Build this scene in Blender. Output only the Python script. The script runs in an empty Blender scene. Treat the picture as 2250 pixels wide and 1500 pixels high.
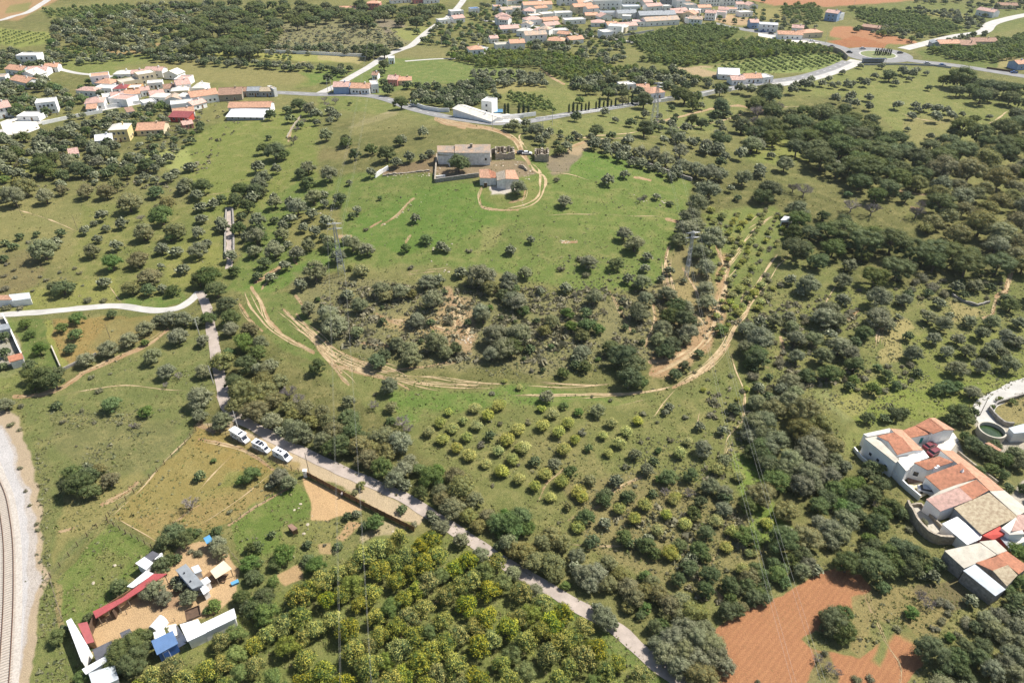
import bpy, math, random
import numpy as np
from mathutils import Vector, Matrix

# ------------------------------------------------------------------ camera, sky, sun, exposure
SC = bpy.context.scene
COL = SC.collection
F_PX, CX, CY = 1560.0, 1125.0, 750.0          # photo is 2250 x 1500
CAM_H, PITCH = 120.0, math.radians(34.8)
cam_d = bpy.data.cameras.new('camera'); cam = bpy.data.objects.new('camera', cam_d); COL.objects.link(cam)
cam.location = (0, 0, CAM_H); cam.rotation_euler = (math.radians(90) - PITCH, 0, 0)
cam_d.sensor_width = 36; cam_d.lens = F_PX / 2250 * 36
cam_d.clip_start = 1; cam_d.clip_end = 12000
SC.camera = cam
SUN_EL, SUN_AZ = math.radians(54), math.radians(63)     # azimuth measured from +Y towards +X
world = bpy.data.worlds.new('World'); SC.world = world; world.use_nodes = True
wn = world.node_tree.nodes; wl = world.node_tree.links
sky = wn.new('ShaderNodeTexSky'); sky.sky_type = 'NISHITA'; sky.sun_disc = False
sky.sun_elevation = SUN_EL; sky.sun_rotation = SUN_AZ; sky.air_density = 1.0; sky.dust_density = 1.5
wl.new(sky.outputs[0], wn['Background'].inputs[0]); wn['Background'].inputs[1].default_value = 0.09
sun_d = bpy.data.lights.new('sun', 'SUN'); sun_d.energy = 4.8; sun_d.angle = math.radians(0.5); sun_d.color = (1, 0.955, 0.89)
sun = bpy.data.objects.new('sun', sun_d); COL.objects.link(sun)
SUNV = Vector((math.sin(SUN_AZ) * math.cos(SUN_EL), math.cos(SUN_AZ) * math.cos(SUN_EL), math.sin(SUN_EL)))
sun.rotation_euler = SUNV.to_track_quat('Z', 'Y').to_euler(); sun.location = (100, 100, 300)
SC.view_settings.view_transform = 'Standard'; SC.view_settings.look = 'None'
SC.view_settings.gamma = 1; SC.view_settings.use_curve_mapping = False; SC.view_settings.exposure = 0.62
SC.render.engine = 'CYCLES'
SC.cycles.max_bounces = 6; SC.cycles.diffuse_bounces = 3; SC.cycles.transparent_max_bounces = 4

# ------------------------------------------------------------------ terrain function and pixel -> ground
def rng_(s): return np.random.default_rng(s)
def _hash(ix, iy, s):
    n = (ix * 374761393 + iy * 668265263 + s * 2147483647) & 0xffffffff
    n = ((n ^ (n >> 13)) * 1274126177) & 0xffffffff
    return ((n ^ (n >> 16)) & 0xffff) / 65535.0
def vnoise(x, y, s=0):
    x = np.asarray(x, float); y = np.asarray(y, float)
    ix = np.floor(x).astype(np.int64); iy = np.floor(y).astype(np.int64)
    fx = x - ix; fy = y - iy
    fx = fx * fx * (3 - 2 * fx); fy = fy * fy * (3 - 2 * fy)
    a = _hash(ix, iy, s); b = _hash(ix + 1, iy, s); c = _hash(ix, iy + 1, s); d = _hash(ix + 1, iy + 1, s)
    return (a + (b - a) * fx) * (1 - fy) + (c + (d - c) * fx) * fy
def fbm(x, y, s=0, o=4):
    t = 0; a = .5; w = 0
    for k in range(o):
        t = t + a * vnoise(x, y, s + k * 17); w += a; a *= .55; x = x * 2.03 + 5.1; y = y * 2.03 + 1.7
    return t / w
def sstep(a, b, v):
    t = np.clip((v - a) / (b - a), 0, 1); return t * t * (3 - 2 * t)
def height(x, y):
    if isinstance(x, float): return _height1(x, y)
    return _heightn(x, y)
def _hash1(ix, iy, s):
    n = (ix * 374761393 + iy * 668265263 + s * 2147483647) & 0xffffffff
    n = ((n ^ (n >> 13)) * 1274126177) & 0xffffffff
    return ((n ^ (n >> 16)) & 0xffff) / 65535.0
def _vn1(x, y, s):
    ix = math.floor(x); iy = math.floor(y); fx = x - ix; fy = y - iy
    fx = fx * fx * (3 - 2 * fx); fy = fy * fy * (3 - 2 * fy)
    a = _hash1(ix, iy, s); b = _hash1(ix + 1, iy, s); c = _hash1(ix, iy + 1, s); d = _hash1(ix + 1, iy + 1, s)
    return (a + (b - a) * fx) * (1 - fy) + (c + (d - c) * fx) * fy
def _height1(x, y):
    if x * x + y * y > 1200000: return float(_heightn(x, y))
    z = 15.0 * math.exp(-((x + 2) / 95) ** 2 - ((y - 300) / 95) ** 2) + 5.0 * math.exp(-((x - 165) / 60) ** 2 - ((y - 275) / 60) ** 2)
    if y > 110:
        t = min(1.0, (y - 110) / 90); t = t * t * (3 - 2 * t)
        X = x / 60; Y = y / 60
        z += 1.2 * ((.5 * _vn1(X, Y, 3) + .275 * _vn1(X * 2.03 + 5.1, Y * 2.03 + 1.7, 20)) / .775 - .5) * t
    return z
def _heightn(x, y):
    x = np.asarray(x, float); y = np.asarray(y, float)
    z = 15.0 * np.exp(-((x + 2) / 95) ** 2 - ((y - 300) / 95) ** 2)
    z = z + 5.0 * np.exp(-((x - 165) / 60) ** 2 - ((y - 275) / 60) ** 2)
    z = z + 1.2 * (fbm(x / 60, y / 60, 3, 2) - .5) * sstep(110, 200, y)
    z = z + 40 * sstep(1100, 3500, np.hypot(x, y)) * (0.3 + fbm(x / 900, y / 900, 9, 3))
    return z
CP, SP = math.cos(PITCH), math.sin(PITCH)
def rays(px, py):
    u = (np.asarray(px, float) - CX) / F_PX; v = (np.asarray(py, float) - CY) / F_PX
    return u, CP - v * SP, -(SP + v * CP)
def ground(px, py, z=0.0):
    """photo pixel -> world x, y, ground z, and camera depth, for a point z above the ground"""
    dx, dy, dz = rays(px, py)
    dz = np.minimum(dz, -0.03)
    t = (CAM_H - z - 3) / -dz
    for _ in range(9):
        t = 0.1 * t + 0.9 * (CAM_H - (height(t * dx, t * dy) + z)) / -dz
    return t * dx, t * dy, height(t * dx, t * dy), t
def ground1(px, py, z=0.0):
    v = (py - CY) / F_PX; dx = (px - CX) / F_PX; dy = CP - v * SP; dz = min(-(SP + v * CP), -.03)
    t = (CAM_H - z - 3) / -dz
    for _ in range(9): t = .1 * t + .9 * (CAM_H - (_height1(t * dx, t * dy) + z)) / -dz
    return t * dx, t * dy, _height1(t * dx, t * dy), t
def G(px, py, z=0.0):
    x, y, h, t = ground1(float(px), float(py), float(z)); return Vector((x, y, h + z))
def poly_in(px, py, P):
    c = False; n = len(P); j = n - 1
    for i in range(n):
        xi, yi = P[i]; xj, yj = P[j]
        if (yi > py) != (yj > py) and px < (xj - xi) * (py - yi) / (yj - yi) + xi: c = not c
        j = i
    return c
def project(x, y, z):
    zc = z - CAM_H
    dep = y * CP - zc * SP
    dep = np.maximum(dep, 1.0)
    return CX + F_PX * x / dep, CY - F_PX * (y * SP + zc * CP) / dep
def ppm(px, py):                      # photo pixels per metre
    return F_PX / float(ground(px, py)[3])

TILE = {'A': (0, 3.75), 'B': (300, 3.75), 'C': (680, 3.57143), 'D': (1080, 3.57143)}
TX = {'1': 0, '2': 550, '3': 1100, '4': 1650}
def T(t, x, y):
    y0, s = TILE[t[0]]
    return TX[t[1]] + x / s, y0 + y / s

# ------------------------------------------------------------------ objects and tags
def tag(o, label=None, cat=None, group=None, kind=None):
    if label: o['label'] = label
    if cat: o['category'] = cat
    if group: o['group'] = group
    if kind: o['kind'] = kind
    return o
def empty(name, loc=(0, 0, 0), rz=0.0):
    o = bpy.data.objects.new(name, None); COL.objects.link(o)
    o.location = loc; o.rotation_euler = (0, 0, rz); o.empty_display_size = .5
    return o
class MB:
    def __init__(s): s.v = []; s.f = []; s.m = []
    def add(s, vs, fs, mi=0):
        b = len(s.v); s.v += [tuple(p) for p in vs]; s.f += [tuple(b + i for i in f) for f in fs]; s.m += [mi] * len(fs)
        return s
    def box(s, x0, x1, y0, y1, z0, z1, mi=0):
        v = [(x, y, z) for z in (z0, z1) for y in (y0, y1) for x in (x0, x1)]
        return s.add(v, [(0, 2, 3, 1), (4, 5, 7, 6), (0, 1, 5, 4), (2, 6, 7, 3), (0, 4, 6, 2), (1, 3, 7, 5)], mi)
    def hexa(s, bot, top, mi=0):
        n = len(bot)
        return s.add(list(bot) + list(top), [tuple(range(n))[::-1], tuple(range(n, 2 * n))] + [(i, (i + 1) % n, n + (i + 1) % n, n + i) for i in range(n)], mi)
    def bar(s, a, b, r, r2=None, n=4, mi=0):
        a = Vector(a); b = Vector(b); d = b - a
        if d.length < 1e-6: return s
        d.normalize(); u = d.orthogonal().normalized(); w = d.cross(u); r2 = r if r2 is None else r2
        A = [a + (u * math.cos(t) + w * math.sin(t)) * r for t in [2 * math.pi * k / n + .4 for k in range(n)]]
        B = [b + (u * math.cos(t) + w * math.sin(t)) * r2 for t in [2 * math.pi * k / n + .4 for k in range(n)]]
        return s.hexa(A, B, mi)
    def mesh(s, name, mats, smooth=False):
        me = bpy.data.meshes.new(name); me.from_pydata(s.v, [], s.f)
        for m in (mats if isinstance(mats, (list, tuple)) else [mats]): me.materials.append(m)
        if any(s.m): me.polygons.foreach_set('material_index', s.m)
        if smooth: me.polygons.foreach_set('use_smooth', [True] * len(s.f))
        me.update(); return me
    def build(s, name, mats, parent=None, smooth=False):
        return link(name, s.mesh(name, mats, smooth), parent)
def link(name, me, parent=None):
    o = bpy.data.objects.new(name, me); COL.objects.link(o)
    if parent: o.parent = parent
    return o
def nmesh(name, v, f, mats, cols=None, smooth=False):
    """numpy mesh; f is (n,3) or (n,4)"""
    me = bpy.data.meshes.new(name)
    v = np.asarray(v, np.float32); f = np.asarray(f, np.int32); k = f.shape[1]
    me.vertices.add(len(v)); me.vertices.foreach_set('co', v.ravel())
    me.loops.add(f.size); me.loops.foreach_set('vertex_index', f.ravel())
    me.polygons.add(len(f)); me.polygons.foreach_set('loop_start', np.arange(0, f.size, k, dtype=np.int32))
    try: me.polygons.foreach_set('loop_total', np.full(len(f), k, np.int32))
    except Exception: pass
    me.update(calc_edges=True)
    for m in (mats if isinstance(mats, (list, tuple)) else [mats]): me.materials.append(m)
    if smooth: me.polygons.foreach_set('use_smooth', np.ones(len(f), bool))
    if cols is not None:
        for an, c in cols.items():
            at = me.attributes.new(an, 'FLOAT_COLOR', 'POINT')
            c = np.asarray(c, np.float32)
            if c.shape[1] == 3: c = np.hstack([c, np.ones((len(c), 1), np.float32)])
            at.data.foreach_set('color', c.ravel())
    return me

# ------------------------------------------------------------------ materials
def nodes(name):
    m = bpy.data.materials.new(name); m.use_nodes = True
    nt = m.node_tree; return m, nt.nodes, nt.links, nt.nodes['Principled BSDF']
def mixc(N, L, a, b, fac, mode='MIX'):
    n = N.new('ShaderNodeMix'); n.data_type = 'RGBA'; n.blend_type = mode
    def put(i, v):
        if hasattr(v, 'is_output'): L.new(v, n.inputs[i])
        elif isinstance(v, (int, float)): n.inputs[i].default_value = v
        else: n.inputs[i].default_value = (*v, 1)
    put(0, fac); put(6, a); put(7, b)
    return n.outputs[2]
def noise(N, L, scale, detail=4, vec=None, rough=.6):
    n = N.new('ShaderNodeTexNoise'); n.inputs['Scale'].default_value = scale; n.inputs['Detail'].default_value = detail
    n.inputs['Roughness'].default_value = rough
    if vec is not None: L.new(vec, n.inputs['Vector'])
    return n.outputs['Fac']
def ramp(N, L, v, a, b, lo=0.0, hi=1.0):
    n = N.new('ShaderNodeMapRange'); L.new(v, n.inputs[0]); n.inputs[1].default_value = a; n.inputs[2].default_value = b
    n.inputs[3].default_value = lo; n.inputs[4].default_value = hi; return n.outputs[0]
def bump(N, L, v, dist, strength, B):
    n = N.new('ShaderNodeBump'); n.inputs['Distance'].default_value = dist; n.inputs['Strength'].default_value = strength
    L.new(v, n.inputs['Height']); L.new(n.outputs[0], B.inputs['Normal'])
MATS = {}
def surf(name, col, var=.18, scale=.6, rough=.85, col2=None, metal=0.0, rib=None, grime=.25):
    """plain weathered surface: two noise scales of the thing's own colour, optional ribs"""
    m, N, L, B = nodes(name)
    tc = N.new('ShaderNodeTexCoord').outputs['Object']
    n1 = noise(N, L, scale, 5, tc); n2 = noise(N, L, scale * 9, 3, tc)
    c2 = col2 or tuple(min(1, c * (1 + var)) for c in col); c1 = tuple(c * (1 - var) for c in col)
    c = mixc(N, L, c1, c2, ramp(N, L, n1, .35, .65))
    if grime: c = mixc(N, L, c, tuple(x * .55 for x in col), ramp(N, L, n2, .52, .8, 0, grime))
    oi = N.new('ShaderNodeObjectInfo').outputs['Random']
    c = mixc(N, L, c, (1, 1, 1), 1.0, 'MULTIPLY') if False else c
    L.new(c, B.inputs['Base Color'])
    B.inputs['Roughness'].default_value = rough; B.inputs['Metallic'].default_value = metal
    if rib:
        w = N.new('ShaderNodeTexWave'); w.inputs['Scale'].default_value = rib[0]; w.bands_direction = rib[1]; L.new(tc, w.inputs['Vector'])
        bump(N, L, w.outputs['Fac'], rib[2], .6, B)
    else: bump(N, L, n2, .03, .5, B)
    MATS[name] = m; return m
W = surf('white_plaster', (.82, .81, .78), .08, .5, .9, grime=.3)
surf('old_plaster', (.74, .72, .68), .22, .8, .95, grime=.7)
surf('cream_plaster', (.62, .53, .36), .1, .5, .9)
surf('yellow_plaster', (.66, .53, .24), .1, .5, .9)
surf('orange_plaster', (.60, .31, .12), .1, .5, .9)
surf('pink_plaster', (.55, .22, .19), .1, .5, .9)
surf('red_plaster', (.48, .07, .05), .15, .8, .9)
surf('grey_plaster', (.33, .34, .35), .12, .5, .9)
surf('blue_plaster', (.28, .38, .55), .1, .5, .9)
surf('stone_wall', (.34, .29, .22), .3, 1.6, .95, grime=.7)
surf('grey_stone', (.27, .25, .22), .3, 1.6, .95, grime=.7)
surf('terracotta_tiles', (.50, .215, .12), .22, 1.1, .85, rib=(5.5, 'X', .12), grime=.5)
surf('orange_tiles', (.57, .32, .20), .2, 1.1, .85, rib=(5.5, 'X', .12), grime=.4)
surf('pink_tiles', (.58, .37, .30), .2, 1.1, .85, rib=(5.5, 'X', .12), grime=.3)
surf('brown_tiles', (.36, .22, .15), .25, 1.1, .9, rib=(5.5, 'X', .12), grime=.6)
surf('dark_red_tiles', (.30, .07, .07), .2, 1.1, .85, rib=(5.5, 'X', .12))
surf('lichen_tiles', (.40, .30, .19), .3, 1.6, .95, col2=(.47, .40, .27), grime=.9)
surf('bleached_tiles', (.56, .50, .43), .3, .5, .95, col2=(.62, .42, .27), rib=(5, 'X', .12), grime=.8)
surf('concrete', (.46, .42, .34), .15, .5, .95, grime=.6)
surf('pale_terrace', (.62, .58, .50), .12, .5, .9, grime=.3)
surf('yellow_terrace', (.74, .62, .38), .1, .5, .9, grime=.2)
surf('white_sheet_roof', (.80, .80, .79), .05, .4, .5, grime=.12, rib=(4, 'X', .05))
surf('grey_sheet_roof', (.27, .29, .30), .12, .6, .6, rib=(4, 'X', .06))
surf('pale_sheet_roof', (.56, .60, .62), .08, .6, .5, rib=(4, 'X', .06))
surf('black_felt_roof', (.085, .085, .095), .2, .8, .85)
surf('red_sheet_roof', (.38, .07, .07), .1, .6, .55, rib=(4, 'X', .06))
surf('blue_sheet_roof', (.10, .19, .36), .08, .6, .45, rib=(4, 'X', .06), grime=.1)
surf('blue_panel', (.035, .12, .42), .08, .6, .6, grime=.1)
surf('sky_blue_panel', (.10, .30, .50), .08, .6, .6, grime=.2)
surf('beige_canvas', (.66, .54, .37), .08, .8, .9, grime=.2)
surf('timber', (.21, .12, .055), .3, 1.4, .85, grime=.5)
surf('dark_timber', (.10, .06, .035), .3, 1.4, .85)
surf('weathered_post', (.20, .16, .11), .25, 2, .9)
surf('concrete_pole', (.50, .48, .44), .1, 1, .9)
surf('galvanised_steel', (.42, .43, .44), .1, 1, .5, metal=.3, grime=.1)
surf('cable', (.30, .30, .28), .02, 1, .5, grime=0)
surf('dark_glass', (.025, .03, .04), .1, 1, .15, grime=0)
surf('teal_paint', (.03, .25, .24), .1, 1, .6)
surf('white_paint', (.80, .80, .80), .02, 1, .3, grime=.05)
surf('dark_paint', (.03, .032, .04), .05, 1, .3, grime=0)
surf('maroon_paint', (.16, .02, .03), .05, 1, .3, grime=0)
surf('silver_paint', (.45, .46, .48), .05, 1, .3, grime=0)
surf('blue_paint', (.05, .12, .3), .05, 1, .3, grime=0)
surf('rubber', (.02, .02, .02), .05, 1, .9, grime=0)
surf('rusty_rail', (.16, .09, .06), .15, 2, .5, metal=.4)
surf('sleeper_concrete', (.42, .36, .29), .12, 2, .9)
surf('asphalt', (.22, .215, .205), .14, .25, .95, grime=.35)
surf('old_lane', (.37, .31, .26), .16, .3, .95, grime=.4)
surf('pale_road', (.44, .42, .38), .12, .2, .95, grime=.3)
surf('road_line', (.7, .7, .68), .05, 2, .8)
surf('pool_water', (.03, .20, .40), .05, 1, .05, grime=0)
surf('tank_water', (.03, .055, .02), .3, .8, .1, grime=0)
surf('skin', (.42, .25, .17), .03, 2, .6, grime=0)
surf('pale_cloth', (.62, .58, .55), .05, 3, .9, grime=0)
surf('dark_cloth', (.06, .055, .07), .05, 3, .9, grime=0)
surf('bark', (.13, .10, .075), .3, 3, .95)
surf('dead_wood', (.23, .20, .18), .2, 3, .95)
surf('rubble', (.44, .38, .28), .2, 1, .95)

def foliage():
    m, N, L, B = nodes('foliage')
    at = N.new('ShaderNodeAttribute'); at.attribute_name = 'leaf'
    oi = N.new('ShaderNodeObjectInfo').outputs['Random']
    hsv = N.new('ShaderNodeHueSaturation'); L.new(at.outputs['Color'], hsv.inputs['Color'])
    L.new(ramp(N, L, oi, 0, 1, .478, .515), hsv.inputs['Hue'])
    mul = N.new('ShaderNodeMath'); mul.operation = 'MULTIPLY'; L.new(oi, mul.inputs[0]); mul.inputs[1].default_value = 7.31
    fr = N.new('ShaderNodeMath'); fr.operation = 'FRACT'; L.new(mul.outputs[0], fr.inputs[0])
    L.new(ramp(N, L, fr.outputs[0], 0, 1, 1.02, 1.50), hsv.inputs['Value'])
    mul2 = N.new('ShaderNodeMath'); mul2.operation = 'MULTIPLY'; L.new(oi, mul2.inputs[0]); mul2.inputs[1].default_value = 13.7
    fr2 = N.new('ShaderNodeMath'); fr2.operation = 'FRACT'; L.new(mul2.outputs[0], fr2.inputs[0])
    L.new(ramp(N, L, fr2.outputs[0], 0, 1, .82, 1.12), hsv.inputs['Saturation'])
    L.new(hsv.outputs[0], B.inputs['Base Color'])
    B.inputs['Roughness'].default_value = .75; B.inputs['Specular IOR Level'].default_value = .25
    tr = N.new('ShaderNodeBsdfTranslucent'); L.new(hsv.outputs[0], tr.inputs['Color'])
    mx = N.new('ShaderNodeMixShader'); mx.inputs[0].default_value = .30
    L.new(B.outputs[0], mx.inputs[1]); L.new(tr.outputs[0], mx.inputs[2])
    L.new(mx.outputs[0], N['Material Output'].inputs['Surface'])
    return m
FOL = foliage()

def ground_mat():
    m, N, L, B = nodes('ground')
    geo = N.new('ShaderNodeNewGeometry').outputs['Position']
    at = N.new('ShaderNodeAttribute'); at.attribute_name = 'soil'
    at2 = N.new('ShaderNodeAttribute'); at2.attribute_name = 'mask'
    sp = N.new('ShaderNodeSeparateColor'); L.new(at2.outputs['Color'], sp.inputs[0])
    n_far = noise(N, L, .035, 5, geo); n_mid = noise(N, L, .22, 6, geo, .7); n_fine = noise(N, L, 1.7, 5, geo, .75); n_grain = noise(N, L, 6, 3, geo, .7)
    c = at.outputs['Color']
    # grass: drier straw patches and fresher tufts, both by grassiness (mask R)
    def scaled(v, k):
        q = N.new('ShaderNodeMath'); q.operation = 'MULTIPLY'; L.new(v, q.inputs[0])
        if hasattr(k, 'is_output'): L.new(k, q.inputs[1])
        else: q.inputs[1].default_value = k
        return q.outputs[0]
    grass = sp.outputs[0]
    c = mixc(N, L, c, (.31, .26, .105), scaled(ramp(N, L, n_mid, .47, .66, 0, .62), grass))
    c = mixc(N, L, c, (.105, .15, .035), scaled(ramp(N, L, n_far, .48, .68, 0, .45), grass))
    c = mixc(N, L, c, (.075, .10, .028), scaled(ramp(N, L, n_fine, .49, .62, 0, .55), grass))
    c = mixc(N, L, c, (.38, .34, .15), scaled(ramp(N, L, n_grain, .52, .66, 0, .45), grass))
    # bare earth tracks (mask G is a soft ridge, broken up by noise)
    a = N.new('ShaderNodeMath'); a.operation = 'ADD'; L.new(sp.outputs[1], a.inputs[0]); L.new(ramp(N, L, n_fine, .3, .7, -.30, .30), a.inputs[1])
    b = N.new('ShaderNodeMath'); b.operation = 'ADD'; L.new(a.outputs[0], b.inputs[0]); L.new(ramp(N, L, n_mid, .3, .7, -.12, .12), b.inputs[1])
    bare = ramp(N, L, b.outputs[0], .40, .62)
    earth = mixc(N, L, (.38, .23, .115), (.47, .34, .20), ramp(N, L, n_mid, .35, .65))
    c = mixc(N, L, c, earth, bare)
    # weedy scrub litter (mask B): dark speckle
    c = mixc(N, L, c, (.145, .135, .085), scaled(ramp(N, L, n_fine, .46, .6, 0, .7), sp.outputs[2]))
    c = mixc(N, L, c, (0, 0, 0), ramp(N, L, n_grain, .36, .6, .34, .0))
    c = mixc(N, L, c, (0, 0, 0), ramp(N, L, n_mid, .3, .7, .16, .0))
    # ploughed furrows where the soil itself is red
    ss = N.new('ShaderNodeSeparateColor'); L.new(at.outputs['Color'], ss.inputs[0])
    m1 = N.new('ShaderNodeMath'); m1.operation = 'MULTIPLY_ADD'; L.new(ss.outputs[1], m1.inputs[0]); m1.inputs[1].default_value = -1.55; L.new(ss.outputs[0], m1.inputs[2])
    red = ramp(N, L, m1.outputs[0], .06, .11)
    mp = N.new('ShaderNodeMapping'); mp.inputs['Rotation'].default_value = (0, 0, math.radians(-44)); L.new(geo, mp.inputs['Vector'])
    wv = N.new('ShaderNodeTexWave'); wv.bands_direction = 'Y'; wv.inputs['Scale'].default_value = .32; wv.inputs['Distortion'].default_value = 2.2; wv.inputs['Detail'].default_value = 3; wv.inputs['Detail Scale'].default_value = .6; L.new(mp.outputs[0], wv.inputs['Vector'])
    c = mixc(N, L, c, (.22, .10, .055), scaled(ramp(N, L, wv.outputs['Fac'], .2, .8, .26, 0), red))
    c = mixc(N, L, c, (.15, .13, .05), scaled(ramp(N, L, n_fine, .57, .66, 0, .55), scaled(ramp(N, L, n_far, .45, .6), red)))
    L.new(c, B.inputs['Base Color']); B.inputs['Roughness'].default_value = 1.0; B.inputs['Specular IOR Level'].default_value = .1
    s = N.new('ShaderNodeMath'); s.operation = 'MULTIPLY_ADD'; L.new(n_fine, s.inputs[0]); s.inputs[1].default_value = .6; L.new(n_grain, s.inputs[2])
    bump(N, L, s.outputs[0], .22, .8, B)
    return m
GM = ground_mat()
# ------------------------------------------------------------------ ground sheet, coloured by what grows or lies where
def poly_sd(px, py, P):
    """signed distance (positive inside) in photo pixels"""
    P = np.asarray(P, float); n = len(P); d = np.full(px.shape, 1e9); ins = np.zeros(px.shape, bool)
    for i in range(n):
        a = P[i]; b = P[(i + 1) % n]; e = b - a; L2 = e @ e + 1e-9
        t = np.clip(((px - a[0]) * e[0] + (py - a[1]) * e[1]) / L2, 0, 1)
        d = np.minimum(d, np.hypot(px - a[0] - t * e[0], py - a[1] - t * e[1]))
        c = (a[1] > py) != (b[1] > py)
        xi = a[0] + (py - a[1]) * e[0] / (e[1] if abs(e[1]) > 1e-9 else 1e-9)
        ins ^= c & (px < xi)
    return np.where(ins, d, -d)
def line_d(px, py, P):
    d = np.full(px.shape, 1e9)
    for a, b in zip(P[:-1], P[1:]):
        a = np.asarray(a, float); b = np.asarray(b, float); e = b - a; L2 = e @ e + 1e-9
        t = np.clip(((px - a[0]) * e[0] + (py - a[1]) * e[1]) / L2, 0, 1)
        d = np.minimum(d, np.hypot(px - a[0] - t * e[0], py - a[1] - t * e[1]))
    return d
LUSH = (.104, .180, .036); MID = (.165, .178, .055); DRYG = (.215, .195, .088); YELG = (.24, .24, .07)
OLIV = (.150, .145, .062); BROWN = (.19, .145, .08); SAND = (.50, .36, .19); ORAN = (.34, .20, .085); RED = (.43, .205, .098)
CHALK = (.56, .50, .42); PALE = (.44, .40, .33); DARKG = (.055, .085, .022); STRAW = (.33, .28, .14); DRYR = (.40, .22, .12)
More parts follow.
